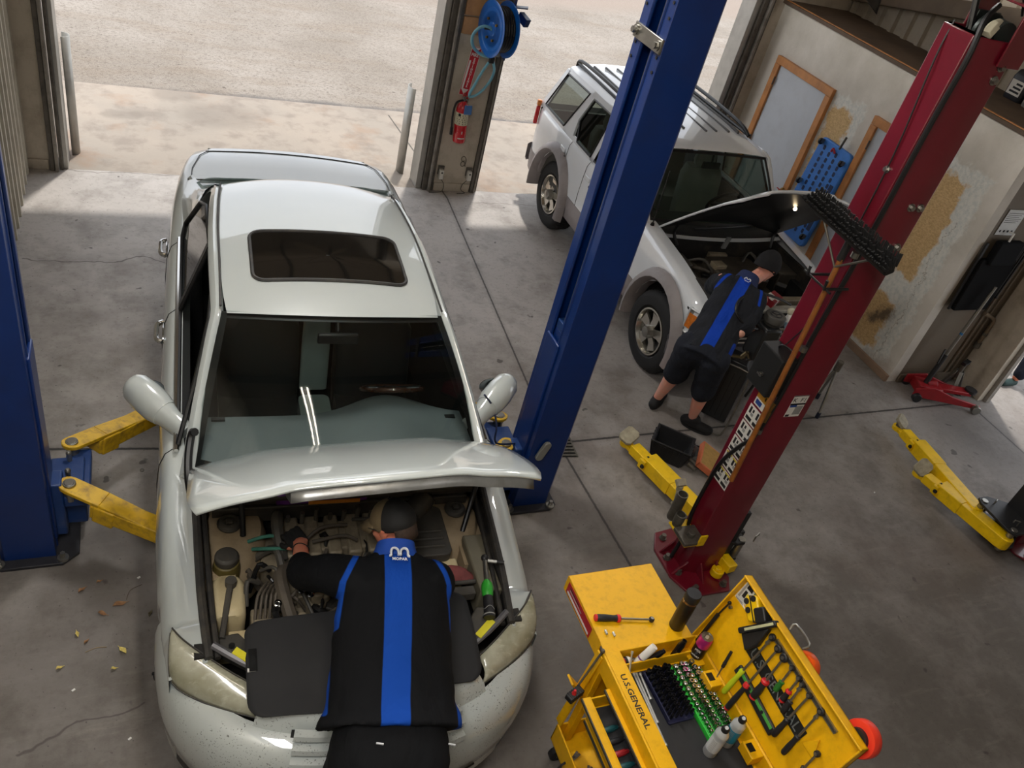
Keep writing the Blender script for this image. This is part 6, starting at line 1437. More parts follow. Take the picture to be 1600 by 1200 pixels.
# lid: hinge along the right edge, leaning slightly outwards
LX = V((.12, 0, .43)); LH = LX.length; LXn = LX.normalized()
LM = Matrix(((0, LXn.x, -LXn.z, X1), (-1, 0, 0, Y1), (0, LXn.z, LXn.x, ZR), (0, 0, 0, 1)))   # x along the lid (towards us), y up the lid, z out of its inner face
LL = Y1 - Y0 + .02
g = G(LM); g.bb(0, LL, 0, LH, -.012, 0); g.bb(0, .008, 0, LH, -.012, .035); g.bb(LL - .008, LL, 0, LH, -.012, .035); g.bb(0, LL, LH - .01, LH, -.012, .04); lid = g.build('lid', M_yc, cart, bevel=.003)
g = G(LM); g.cyl((.0, -.004, .004), (LL, -.004, .004), .006, n=10); g.build('hinge', M_yc, lid)
LN = V((LM[0][2], LM[1][2], LM[2][2])); LO = V((X1, Y1, ZR))
def lp(u, v, off=0.0):
    """lid coordinates of the picture point, off in front of the lid's inner face"""
    w = ray(u, v); o = V((0, 0, CH)); k = ((LO + LN * off) - o).dot(LN) / w.dot(LN); return LM.inverted() @ (o + w * k)
g = G(LM); g.tube([(.30, LH + .0, -.02), (.30, LH + .035, -.03), (.40, LH + .035, -.03), (.40, LH, -.02)], .006, n=8, k=3); g.build('lid_handle', M_steel, lid)
for y in (Y1 - .04, Y0 + .05):
    pass
g = G(); p0 = LM @ lp(1090, 1000, .02); p1 = LM @ lp(1122, 960, .02); p2 = LM @ lp(1140, 942, .02); g.cyl(p0, p1, .010, n=10); g.cyl(p1, p2, .0045, n=8); g.sph(p2, .01, n=10, m=6); g.sph(p0, .011, n=10, m=6); g.build('gas_strut', M_trimb, cart)
g = G(); p = lp(1143, 949); g.cyl(LM @ p, LM @ (p + V((0, 0, .014))), .008, n=12); each(g, 'strut_stud', M_steel, lid)
g = G(); q0 = V((X0 + .0, Y1 + .0, ZR + .01)); q1 = at(897, 1080, .72); g.cyl(q0, q1, .0055, n=8); g.sph(q0, .012, n=10, m=6); g.build('support_rod', M_dsteel, cart)
for (u, v) in ((1113, 1062), (1173, 1174)):
    p = LM @ lp(u, v, .015); g = G(); g.bb(X1 - .075, X1 - .005, p.y - .05, p.y + .035, ZR - .06, ZR - .004); b_ = g.build('hinge_cover', M_yc, cart, bevel=.004)
    g = G(); g.bb(X1 - .066, X1 - .035, p.y - .02, p.y + .02, ZR - .005, ZR - .002); g.build('cover_slot', M_trimb, b_)
# lid lettering strip and leaflet stickers
a, b = lp(1170, 1006), lp(1254, 1152); dd = (b - a); dd.z = 0; ang = math.atan2(dd.y, dd.x)
Ms = LM @ T((a.x + b.x) / 2, (a.y + b.y) / 2, .001) @ R(ang); w = dd.length
g = G(Ms); g.bb(-w / 2, w / 2, -.032, .032, 0, .0012); st = g.build('name_strip', pm('strip_black', (28, 30, 30), .4), lid)
g = G(Ms @ T(0, 0, .0014)); g.text('U.S. GENERAL', .066, Matrix.Identity(4), .0004, sx=w / .44 * .92); g.build('strip_lettering', pm('strip_silver', (128, 134, 134), .4, .3), st)
def lidsheet(pts, mat, items, name='sticker'):
    P = [lp(*q) for q in pts]; P = [V((max(.012, p.x), min(LH - .014, p.y), 0)) for p in P]; g = G(LM); g.loft([[V((p.x, p.y, z)) for p in P] for z in (.0, .0012)]); o = g.build(name, mat, lid)
    for m, a0, b0, a1, b1_ in items:
        g = G(LM); q = lambda s, t: (P[0].lerp(P[1], s)).lerp(P[3].lerp(P[2], s), t)
        c = [q(a0, b0), q(a1, b0), q(a1, b1_), q(a0, b1_)]; g.loft([[V((p.x, p.y, z)) for p in c] for z in (.0012, .0018)]); g.build('print', m, o)
M_pap = pm('glossy_paper', (206, 208, 206), .35)
lidsheet([(1163, 893), (1182, 920), (1166, 948), (1142, 918)], M_pap, [(M_ink, .3, .1, .9, .35), (M_grn, .1, .1, .25, .9), (M_ink, .35, .45, .6, .8), (M_ylw, .62, .5, .8, .7)])
lidsheet([(1142, 918), (1160, 940), (1166, 955), (1148, 930)], M_white, [(M_ink, .1, .2, .9, .35), (M_ink, .1, .55, .8, .7)])
lidsheet([(1182, 920), (1192, 936), (1178, 952), (1166, 948)], M_white, [(M_ink, .3, .2, .7, .8), (pm('sticker_green', (120, 150, 90), .5), .1, .1, .25, .9)])
g = G(LM); p = lp(1260, 1090); q = lp(1215, 1000); q2 = lp(1308, 1145); dv = (q2 - q).normalized()
for s in (-1, 1): g.bar((q.x, q.y + s * .006, .008), (q2.x, q2.y + s * .006, .008), .007, .012, (0, 0, 1))
g.bar((q.x, q.y, .004), (q2.x, q2.y, .004), .018, .006, (0, 0, 1)); rail_ = g.build('magnet_rail', M_steel, lid)
# side shelf
SX0, SX1, SY0, SY1, SZ = 1.88, 2.375, 1.745, 2.2, .93
g = G(); g.prism([(SX0, SY0), (SX1, SY0), (SX1, SY1), (SX0 + .0, SY1)], SZ - .008, SZ)
g.bb(SX0, SX0 + .008, SY0 + .05, SY1, SZ - .1, SZ); g.bb(SX0, SX1, SY0, SY0 + .008, SZ - .09, SZ); g.bb(SX0, SX1, SY1 - .008, SY1, SZ - .1, SZ); g.bb(SX1 - .008, SX1, SY0, SY1, SZ - .04, SZ)
sf = g.build('side_shelf', M_yc, cart, bevel=.004)
g = G(); g.bar((SX0 + .1, SY0 + .0, .55), (SX0 + .1, SY1 - .1, SZ - .02), .03, .01); g.bar((SX1 - .1, SY0, .55), (SX1 - .1, SY1 - .1, SZ - .02), .03, .01); each(g, 'shelf_bracket', M_yc, cart)
sheet('sticker', M_redsk, ((SX0 - .001, SY1 - .03, SZ - .012), (SX0 - .001, SY0 + .14, SZ - .012), (SX0 - .001, SY0 + .14, SZ - .085), (SX0 - .001, SY1 - .03, SZ - .085)), cart, [(M_white, .05, .1, .95, .3), (M_grn, .1, .5, .6, .6), (M_ink, .1, .7, .5, .8)])
# ---------------------------------------------------------------- things on and in the cart
M_grip = pm('grip_black', (26, 25, 28), .55, 0, .15, 20); M_gripr = pm('grip_red', (206, 40, 44), .45); M_gyel = pm('grip_lime', (186, 200, 30), .45); M_ggrn = pm('grip_green', (40, 110, 40), .5)
def ratchet(M, ln, kind, label, group=None, flex=False, hr=.02):
    """ratchet along +x of M: handle end at 0, head at ln"""
    r = thing('ratchet', label, 'ratchet', M=M, group=group)
    gl = ln * (.42 if kind != 'mini' else .5); gm = {'lime': M_gyel, 'green': M_ggrn}.get(kind, M_grip); rg = .016 if kind == 'fat' else .0122
    g = G(M); Mx = axis_frame((0, 0, 0), (1, 0, 0)); g.lathe([(rg * .8, 0), (rg * 1.1, .008), (rg * 1.15, gl * .4), (rg * .92, gl * .75), (rg * 1.1, gl * .95), (rg * .8, gl)], Mx, 12); h = g.build('handle', gm, r)
    if kind in ('red', 'fat'):
        g = G(M); g.lathe([(rg * 1.2, gl * .9), (rg * 1.25, gl), (rg, gl + .006)], Mx, 12); g.build('grip_collar', M_gripr, h); g = G(M); g.lathe([(rg * .9, -.004), (rg * 1.1, 0), (rg * 1.1, .008)], Mx, 12); g.build('end_ring', M_gripr, h)
    g = G(M); g.cyl((gl * .9, 0, 0), (ln - hr * .6, 0, 0), .0058, .0052, n=10)
    if flex: g.cyl((ln - hr * 2.2, 0, -.006), (ln - hr * 2.2, 0, .006), .009, n=12); g.box((ln - hr * 1.6, 0, 0), (.02, .013, .01))
    g.build('shaft', M_steel, r)
    g = G(M); g.lathe([(hr * .9, -.008), (hr, -.005), (hr, .006), (hr * .8, .01)], T(ln, 0, 0), 20); hd = g.build('head', M_blk if kind != 'plain' else M_steel, r)
    g = G(M); g.box((ln, 0, -.012), (.0085, .0085, .014)); g.lathe([(.008, .01), (.008, .014)], T(ln, 0, 0), 12); g.build('drive', M_steel, hd)
    return r
def lidtool(hp, ep, off=.022):
    a, b = lp(*ep, off), lp(*hp, off); d = b - a; ang = math.atan2(d.y, d.x)
    return LM @ T(a.x, a.y, off) @ R(ang), math.hypot(d.x, d.y)
RT = [((1207, 996), (1130, 1082), 'lime', 'ratchet with lime-green handle, first on the lid rail', True, .017), ((1216, 1014), (1135, 1107), 'red', 'long black ratchet with red collar, second on the lid rail', False, .018), ((1225, 1028), (1176, 1090), 'fat', 'thick-handled black ratchet with red collar, third on the lid rail', False, .02), ((1238, 1044), (1211, 1079), 'green', 'short ratchet with dark green handle on the lid rail', False, .013), ((1249, 1060), (1221, 1095), 'red', 'short black ratchet with red collar on the lid rail', False, .013), ((1254, 1070), (1222, 1113), 'black', 'black flex-head ratchet beside the short red-collared one', True, .013), ((1265, 1087), (1208, 1149), 'black', 'slim long black ratchet, second from the near end of the rail', False, .014), ((1283, 1112), (1223, 1177), 'black', 'large black flex-head ratchet at the near end of the rail', True, .017), ((1277, 1178), (1243, 1214), 'plain2', 'ratchet hanging on the yellow clip at the near end of lid', False, .014)]
for hp, ep, k, lb, fx_, hr in RT:
    M, ln = lidtool(hp, ep); ratchet(M, ln, k, lb, 'ratchets on the open lid', fx_, hr)
g = G(LM); p = lp(1270, 1172); g.prism([(p.x - .05, p.y - .02), (p.x + .03, p.y - .02), (p.x - .01, p.y + .06)], 0, .01); g.build('tool_clip', M_yc, lid, bevel=.002)
# level in its tray
a, b = lp(1155, 1045, .012), lp(1206, 1142, .012); d = b - a; Ml_ = LM @ T(a.x, a.y, 0) @ R(math.atan2(d.y, d.x)); w = math.hypot(d.x, d.y)
r = thing('spirit_level', 'black spirit level with green face, held on the lid', 'level', M=Ml_)
g = G(Ml_); g.bb(-.01, w + .01, -.028, .022, .002, .02); g.build('level_body', M_blk, r, bevel=.006)
g = G(Ml_); g.bb(.005, w - .005, .0, .016, .02, .023); g.build('level_face', pm('level_green', (74, 150, 64), .4, 0, .15, 6), r, bevel=.001)
g = G(Ml_)
for k in (.35, .5, .72): g.cyl((w * k, .008, .023), (w * k, .008, .0245), .008, n=12)
each(g, 'vial', M_blk, r)
# folding work light, yellow battery gun
a, b = lp(1160, 985, .03), lp(1216, 974, .03); d = b - a; Mw = LM @ T(a.x, a.y, .0) @ R(math.atan2(d.y, d.x)); w = math.hypot(d.x, d.y)
r = thing('work_light', 'black folding work light stuck to the lid beside the first ratchets', 'work light', M=Mw)
g = G(Mw); g.prism(rrect(-.01, w, -.014, .014, .01), .02, .05); g.build('light_bar', M_blk, r, bevel=.004)
g = G(Mw); g.bb(.03, w - .01, -.006, .006, .05, .0515); g.build('lens_strip', pm('lens_strip', (190, 190, 150), .3), r)
a2 = Mw.inverted() @ (LM @ lp(1172, 1016, .02)); g = G(Mw); g.prism([(-.005, -.01), (w * .75, -.015), (a2.x + .05, a2.y + .01), (a2.x - .02, a2.y)], .003, .04); g.build('light_base', M_blk, r, bevel=.008)
p = LM @ lp(1182, 952, .03); r = thing('staple_gun', 'yellow and black tool stuck on the lid under the leaflet', 'tool', p)
Mg = frame3(p, LM.to_3x3() @ V((.85, -.5, 0)), LM.to_3x3() @ V((.5, .85, 0)))
g = G(Mg); g.prism(rrect(-.06, .055, -.045, .03, .02), -.022, .022); g.build('shell', M_yeln, r, bevel=.008)
g = G(Mg); g.prism(rrect(-.005, .065, .0, .06, .012), -.026, .026); g.build('grip', M_blk, r, bevel=.006)
g = G(Mg)
for x, y in ((-.045, .01), (-.04, -.03), (.0, -.03)): g.cyl((x, y, .022), (x, y, .026), .014, n=14)
each(g, 'foot_pad', M_blk, r)
g = G(Mg); g.bb(-.062, .057, -.012, -.006, -.023, .0235); g.build('seam', M_blk, r)
# small screwdriver at the hinge
a, b = LM @ lp(1120, 1058, .03), LM @ lp(1143, 1018, .03); r = thing('screwdriver', 'small black pen screwdriver standing by the hinge cover', 'screwdriver', a)
g = G(); g.cyl(a, a.lerp(b, .42), .003, .0045, n=10); g.build('shaft', M_steel, r); g = G(); g.cyl(a.lerp(b, .4), b, .0085, .007, n=12); g.cyl(a.lerp(b, .52), a.lerp(b, .56), .0095, n=12); g.build('handle', M_grip, r)
# magnetic bowls outside the lid
def bowl(c, rad, mat, label):
    r = thing('magnetic_bowl', label, 'bowl', c); M = Matrix(((LM[0][0], LM[0][1], -LN.x, c.x), (LM[1][0], LM[1][1], -LN.y, c.y), (LM[2][0], LM[2][1], -LN.z, c.z), (0, 0, 0, 1)))
    g = G(M); g.lathe([(rad * .95, -.012), (rad, .0), (rad * .98, .035), (rad * .8, .055), (rad * .78, .05), (0.0, .03)], None, 32); g.build('bowl_shell', mat, r, smooth=60)
    g = G(M); g.cyl((0, 0, -.03), (0, 0, -.012), rad * .6, n=20); g.build('magnet', M_blk, r)
def outer(x, y): return LM @ V((x, y, -.045))
bowl(outer(.44, LH - .07), .068, pm('orange_plastic', (240, 92, 24), .35, 0, .05), 'orange dish behind the lid handle, showing above the lid edge')
bowl(outer(.80, LH - .03), .078, pm('red_orange_plastic', (238, 62, 40), .35, 0, .05), 'red bowl sticking out past the near corner of the lid')
# drawer contents
rnd = random.Random(4)
for i in range(9):
    y = Y0 + .1 + i * .058; x = X0 - .05; mats = [pm('drv_red', (150, 30, 34), .45), M_grip, pm('drv_teal', (22, 70, 74), .45)]
    r = thing('screwdriver', 'dark-handled driver lying in the open top drawer', 'screwdriver', (x, y, .755), group='drivers in the open drawer')
    Mx = axis_frame((x - .01, y, .762), (1, .06, .0)); g = G(); g.lathe([(.009, 0), (.015, .01), (.014, .05), (.009, .075)], Mx, 10); g.build('handle', mats[i % 3], r); g = G(); g.lathe([(.004, .07), (.004, .16)], Mx, 8); g.build('shaft', M_dsteel, r)
# pliers and odds in the lower tray
for i, (x, y, a, lb) in enumerate(((X0 - .02, Y1 - .16, .5, 'black-handled pliers at the far end of the lower tray'), (X0 + .02, Y1 - .26, .9, 'steel pliers lying open in the lower tray'), (X0 - .02, Y1 - .36, .2, 'dark pliers at the near side of the lower tray'))):
    r = thing('pliers', lb, 'pliers', (x, y, .21)); M = T(x, y, .26 + .012 * i) @ R(a); g = G(M)
    for s in (-1, 1): g.tube([(0, 0, s * .002), (-.05, s * .018, 0), (-.12, s * .022, 0)], .006, n=8, k=3)
    g.build('handle', M_grip if i != 1 else M_steel, r); g = G(M)
    for s in (-1, 1): g.bar((0, s * .002, 0), (.055, s * .008, 0), .012, .008)
    g.cyl((0, 0, -.007), (0, 0, .007), .011, n=12); g.build('jaw', M_dsteel, r)
# black ratchet adapter on the brace
p = at(898, 1085, .76); r = thing('impact_tool', 'black ribbed tool with red button resting at the cart front corner', 'tool', p)
g = G(); Mx = frame3(p, (.9, .35, .1), (0, 0, 1)); gg = G(Mx); gg.prism(rrect(-.045, .045, -.02, .02, .01), -.02, .02)
for k in range(6): gg.bb(-.035 + .013 * k, -.029 + .013 * k, -.022, .022, -.022, .022)
gg.build('tool_body', M_blk, r, bevel=.003); gg = G(Mx); gg.cyl((-.01, .02, .0), (-.01, .05, .0), .012, .006, n=10); gg.build('button', M_gripr, r)
# tray: sockets
def socket(M, r0, h, mat, label, group):
    g = G(M); g.lathe([(r0 * .92, 0), (r0, .003), (r0, h - .002), (r0 * .92, h), (r0 * .66, h), (r0 * .62, h - .012), (0, h - .012)], None, 14); o = g.build('socket', mat, None, smooth=40)
    return tag(o, label, 'socket', group)
TZ = ZR - .088
def socktray(c0, ex, ey, mat, nm, label, rows, cols, rad, h, smat, slabel, sgroup, pitchx, pitchy, base):
    Mt = frame3(c0, ex, ey); w, l = base; r = thing('socket_tray', label, 'socket tray', M=Mt)
    g = G(Mt); g.prism(rrect(0, w, 0, l, .012), 0, .012); g.bb(0, .006, .01, l - .01, 0, .03); g.bb(w - .006, w, .01, l - .01, 0, .03); g.build('tray_base', mat, r, bevel=.002)
    if nm:
        g = G(Mt)
        for i in range(rows): g.bb(.012 + i * pitchx, .012 + i * pitchx + .006, .015, l - .015, .012, .022)
        each(g, 'post_strip', mat, r)
    proto = None
    for i in range(rows):
        for j in range(cols):
            k = 1 - .45 * j / cols; x = .018 + i * pitchx + .004; y = l - .022 - pitchy * sum(1 - .45 * q / cols for q in range(j)); hh = 1 + .5 * (i % 2)
            M = Mt @ T(x, y, .012) @ Matrix.Diagonal((k, k, hh, 1))
            if proto is None: proto = socket(Matrix.Identity(4), rad, h, smat, slabel, sgroup); proto.location = (0, 0, 0); proto.matrix_basis = M
            else: q = proto.copy(); COL.objects.link(q); q.matrix_basis = M
M_greenp = pm('green_tray', (46, 190, 60), .3, 0, .08, 5, coat=.4); M_navy = pm('navy_rail', (24, 27, 58), .45); M_blks = pm('black_socket', (58, 58, 62), .25, .85, .15, 12)
c = at(1128, 1140, TZ); cf = at(1048, 1042, TZ); ex = V((1, 0.02, 0)); ey = V((-.03, 1, 0)).normalized()
socktray(V((2.205, 1.245, TZ)), ex, ey, M_greenp, True, 'green socket tray full of chrome sockets', 5, 14, .0135, .03, M_chrome, 'chrome socket standing in the green tray', 'chrome sockets in the green tray', .029, .0315, (.155, .40))
socktray(V((2.055, 1.375, TZ)), ex, ey, M_navy, False, 'dark socket tray with a navy edge beside the green tray', 5, 10, .0115, .034, M_blks, 'black socket standing in the navy-edged tray', 'black sockets in the navy tray', .028, .031, (.14, .275))
def rod(nm, label, p, q, r, mat, cat, hd=None):
    t = thing(nm, label, cat, p); g = G(); g.cyl(p, q, r, n=10); g.build('shaft', mat, t); d = (V(q) - V(p)).normalized(); g = G(); g.cyl(V(q) - d * .012, q, r * 1.5, n=12); g.cyl(p, V(p) + d * .01, r * 1.5, n=12); each(g, 'end_boss', mat, t); return t
z = TZ + .007
M_chrome = pm('satin_chrome', (206, 206, 202), .35, .6, .05, 10)
rod('extension_bar', 'longest chrome extension bar lying along the tray liner', at(990, 1052, z), at(1041, 1166, z), .005, M_chrome, 'extension bar')
rod('extension_bar', 'chrome extension bar close beside the longest one', at(994, 1052, z), at(1028, 1130, z), .005, M_chrome, 'extension bar')
rod('extension_bar', 'short chrome extension bar by the navy-edged tray', at(1000, 1052, z), at(1017, 1093, z), .005, M_chrome, 'extension bar')
rod('extension_bar', 'thin bar lying between the navy-edged and green trays', at(1052, 1122, z), at(1073, 1122, z), .0035, M_dsteel, 'extension bar')
for i, (a, b, lb) in enumerate((((968, 1062), (980, 1080), 'stubby chrome adapter nearest the front rail'), ((975, 1058), (986, 1073), 'stubby chrome adapter second from the front rail'), ((974, 1078), (983, 1101), 'chrome adapter end peeking past the front rail'))):
    rod('socket_adapter', lb, at(*a, z), at(*b, z), .006, M_chrome, 'adapter')
p, q = at(1014, 1133, z + .004), at(1026, 1155, z + .004); t = thing('nut_driver', 'teal green bit holder on the tray liner', 'bit holder', p); g = G(); g.cyl(p, q, .010, n=6); g.build('holder', pm('teal', (20, 130, 100), .3, .3, .05), t); g = G(); g.cyl(p.lerp(q, .15) + V((.015, 0, .0)), p.lerp(q, .9) + V((.015, 0, 0)), .006, n=8); g.build('bit', pm('brass_bit', (150, 110, 50), .35, .8), t)
# cans and bottles
def spray(u, v, h, r, label, col):
    p = at(u, v, TZ); t = thing('spray_can', label, 'spray can', p); g = G(); g.lathe([(r * .94, 0), (r, .004), (r, h * .74), (r * .97, h * .77), (r * .6, h * .86), (r * .52, h * .88)], T(p), 26); b = g.build('can_body', pm('can_silver', (196, 200, 202), .3, .35, .05), t)
    g = G(); g.lathe([(r * 1.005, h * .2), (r * 1.005, h * .62)], T(p), 26, caps=False); g.build('label_band', pm(*col), b)
    g = G(); 
    for k in range(9): a0 = PI * 1.12; rr = r * 1.012; zz = h * (.24 + .04 * k); g.loft([[p + V((rr * math.cos(a0 + s * .42), rr * math.sin(a0 + s * .42), zz + dz)) for s in (-1, -.5, 0, .5, 1)] for dz in (0, h * .014)], closed=False)
    g.build('small_print', M_grn, b)
    g = G(); g.lathe([(r * .56, h * .87), (r * .58, h * .95), (r * .4, h), (r * .2, h)], T(p), 18); c_ = g.build('cap', M_blk, t, bevel=.001); g = G(); g.cyl(p + V((0, 0, h * .97)), p + V((-.005, -.004, h * 1.02)), r * .26, n=12); g.build('nozzle', pm('nozzle_grey', (190, 190, 190), .4), c_)
spray(1108, 1175, .21, .031, 'silver spray can with grey print, nearer of the two in the tray', ('label_white', (206, 208, 208), .4))
spray(1134, 1160, .21, .031, 'silver spray can with blue label, behind the other one', ('label_blue', (40, 130, 160), .4))
p = V((2.352, 1.655, .905)); g = G(); g.bb(X1 - .08, X1 - .004, 1.60, Y1 - .075, .895, .905); g.build('corner_ledge', M_yc, cart, bevel=.002)
t = thing('drink_can', 'black and magenta drink can at the far corner of the tray', 'can', p)
g = G(); g.lathe([(.026, 0), (.033, .008), (.033, .09)], T(p), 28); b = g.build('can_body', pm('can_black', (26, 22, 26), .3, .3), t)
g = G(); g.lathe([(.0331, .09), (.0332, .137), (.028, .15)], T(p), 28, caps=False); g.build('upper_band', pm('can_magenta', (196, 50, 130), .28, .5, .15, 8), b)
g = G(); g.lathe([(.028, .15), (.0285, .154), (.026, .154), (.0255, .149), (.0, .149)], T(p), 24); g.build('can_top', M_steel, b)
g = G(); g.prism(rrect(-.012, .012, -.008, .008, .006), .1495, .1505, T(p) @ R(.6)); g.cyl(p + V((-.008, 0, .1492)), p + V((-.008, 0, .15)), .009, n=12); g.build('tab', M_chrome, b)
for s, zz, sz in (('MIX', .07, .018), ('WHAT', .03, .014)):
    g = G(); g.text(s, sz, frame3(p + V((-.0295, -.0165, zz)), V((.49, -.87, 0)), (0, 0, 1)), .0008); g.build('can_print', M_white, b)
p = at(1056, 978, SZ); t = thing('tumbler', 'tall matte black insulated bottle at the corner of the side shelf', 'bottle', p)
g = G(); g.lathe([(.034, 0), (.037, .006), (.038, .19), (.034, .205)], T(p), 28); g.build('bottle_body', pm('matte_black', (40, 36, 30), .4, .4, .12), t)
g = G(); g.lathe([(.034, .205), (.0345, .215), (.039, .216), (.039, .255), (.035, .262), (.0, .262)], T(p), 28); g.build('bottle_lid', M_blk, t, bevel=.001)
g = G(); g.lathe([(.0352, .2), (.0356, .212)], T(p), 28, caps=False); g.sph(p + V((-.036, -.0, .208)), .008, n=10, m=6); g.build('neck_ring', pm('bronze', (150, 122, 84), .3, .8), t)
a, b = at(930, 965, SZ + .014), at(1018, 968, SZ + .014); d = b - a; ratchet(T(a) @ R(math.atan2(d.y, d.x)), d.length, 'fat', 'black ratchet with red collar and socket lying on the side shelf', None, False, .014)
tag(bpy.data.objects[-1], None) if False else None
for (u, v, lb) in ((945, 986, 'tiny chrome socket on the side shelf, further from the bottle'), (957, 989, 'tiny chrome socket on the side shelf, nearer the bottle')):
    p = at(u, v, SZ); socket(T(p) @ R(PI / 2, 'X') @ T(0, .007, 0), .0065, .022, M_chrome, lb, None)
p = b + V((0.0, -.012, -.012)); socket(T(p) @ R(.1, 'X'), .009, .02, M_chrome, 'chrome socket fitted under the head of the ratchet on the shelf', None) if False else None
# trough between the tray and shelf
yq = Y1 - .035
def lying(nm, label, cat, p, q, prof, mats):
    t = thing(nm, label, cat, p); d = V(q) - V(p); M = axis_frame(p, d); L_ = d.length
    for k, (pn, pr, m) in enumerate(prof): g = G(M); g.lathe([(r, z * L_) for r, z in pr], None, 18); g.build(pn, m, t)
    return t
zt = ZR - .045
lying('glue_bottle', 'white bottle with red and black label in the slot behind the tray', 'bottle', at(953, 1040, zt), at(988, 1030, zt), (('bottle', [(.02, 0), (.021, .03), (.021, .8), (.012, .92)], M_white), ('label', [(.0214, .3), (.0214, .6)], pm('label_red', (190, 40, 40), .4)), ('label', [(.0214, .6), (.0214, .72)], M_ink), ('nozzle', [(.008, .9), (.006, 1.1)], M_steel)), None)
lying('grease_tube', 'white squeeze tube leaning in the slot behind the tray', 'tube', at(992, 1038, zt - .02), at(1023, 1010, ZR + .05), (('tube_body', [(.01, 0), (.019, .1), (.019, .9), (.017, 1.0)], M_white), ('stripe', [(.0194, .3), (.0194, .36)], pm('print_violet', (110, 70, 120), .5))), None)
lying('deep_socket', 'long black impact socket nearer the white tube', 'socket', at(1012, 1032, zt - .02), at(1038, 1017, ZR + .02), (('socket_body', [(.014, 0), (.015, .7), (.011, .95), (.011, 1.0), (.008, 1.0), (.008, .9)], M_blks),), None)
lying('deep_socket', 'long black impact socket leaning at the far corner by the strut', 'socket', at(1052, 1025, zt - .02), at(1070, 1001, ZR + .05), (('socket_body', [(.017, 0), (.018, .7), (.012, .95), (.012, 1.0), (.009, 1.0), (.009, .9)], M_blks),), None)
p, q = at(983, 1052, ZR - .02), at(988, 1018, ZR + .07); rod('wobble_bar', 'thin chrome bar standing upright in the slot', p, q, .004, M_chrome, 'extension bar')
# ================================================================ THINGS ON THE PILLAR
p = ony(728, 185, 8.18); EX = 3.165; EY = 8.19
r = thing('fire_extinguisher', 'red fire extinguisher hanging on the pillar below its sign', 'fire extinguisher', (EX, EY, .62))
M_xr = pm('extinguisher_red', (196, 22, 34), .25, 0, .06, 4, coat=.5)
g = G(); g.lathe([(.066, 0), (.07, .012), (.07, .36), (.058, .41), (.03, .435), (.026, .45)], T(EX, EY, .64) @ R(-.06, 'Y'), 26); b = g.build('cylinder', M_xr, r)
g = G(); Mx = T(EX, EY, .64) @ R(-.06, 'Y'); g.lathe([(.0708, .2), (.0708, .335)], Mx, 26, caps=False); lb_ = g.build('instruction_label', pm('label_cream', (206, 198, 170), .5, 0, .06), b)
g = G(Mx)
def onc(a0, a1, z0, z1, rr=.0713, n=4): g.grid([[V((rr * math.sin(lerp(a0, a1, i / n)), -rr * math.cos(lerp(a0, a1, i / n)), z)) for i in range(n + 1)] for z in (z0, z1)])
for k in range(5): onc(-1.1 + .1 * (k % 2), .9 - .15 * (k % 3), .215 + .023 * k, .225 + .023 * k)
onc(-.9, -.5, .3, .33); each(g, 'print', M_ink, lb_)
g = G(Mx); g.f(g.ring([V((.0715 * math.sin(a), -.0715 * math.cos(a), z)) for a, z in ((-.75, .12), (0, .105), (.75, .12), (0, .138))])); onc(-.6, .5, .05, .062); each(g, 'emblem', M_white, b, smooth=0)
g = G(Mx); g.bb(-.01, .075, -.078, -.074, .33, .43); g.build('inspection_tag', pm('tag_blue', (74, 116, 176), .6), r)
g = G(Mx); g.cyl((0, 0, .44), (0, 0, .49), .02, n=12); g.bar((-.0, 0, .47), (.0, -.1, .50), .016, .012); g.bar((0, 0, .49), (.0, -.1, .535), .02, .008); g.cyl((.03, -.01, .46), (.045, -.012, .46), .018, n=14); g.build('valve', M_steel, r)
g = G(Mx); g.tube([(-.01, -.01, .46), (-.09, -.03, .44), (-.115, -.03, .32), (-.11, -.03, .16)], .011, n=8, k=4); g.cyl((-.11, -.03, .17), (-.108, -.03, .09), .015, .019, n=12); g.build('hose', M_cab, r)
g = G(); g.bb(EX - .015, EX + .015, 8.2, 8.28, .95, 1.15); g.build('wall_bracket', M_xr, r)
# sign
sgM = frame3((3.175, 8.272, 1.38), (1, 0, 0), (0, 0, 1)); sgM = sgM @ R(-.11)
r = thing('fire_extinguisher_sign', 'red and white vertical FIRE EXTINGUISHER sign with arrow on the pillar', 'sign', M=sgM)
g = G(sgM); g.bb(-.055, .055, -.26, .26, 0, .004); pl_ = g.build('plate', pm('sign_white', (226, 218, 212), .4), r)
M_sr = pm('sign_red', (192, 26, 44), .4)
g = G(sgM); g.bb(-.05, .05, -.255, .255, .004, .005); g.build('red_field', M_sr, pl_)
g = G(sgM @ T(0, 0, .0055)); g.text('FIRE', .045, T(0, .17, 0), .0006, bold=.0012)
for i, c in enumerate('EXTINGUISHER'): g.text(c, .032, T(.008, .128 - .0265 * i, 0), .0006, bold=.001)
g.build('lettering', pm('sign_letters', (236, 230, 226), .4), pl_)
g = G(sgM @ T(0, 0, .0055)); g.prism([(-.045, .25), (.045, .25), (.0, .205)], 0, .0006); g.prism([(-.044, -.19), (-.024, -.19), (-.024, .11), (-.044, .11)], 0, .0006); g.prism([(-.048, -.19), (.04, -.19), (-.0, -.25)], 0, .0006); each(g, 'arrow', pm('sign_letters', (236, 230, 226), .4), pl_)
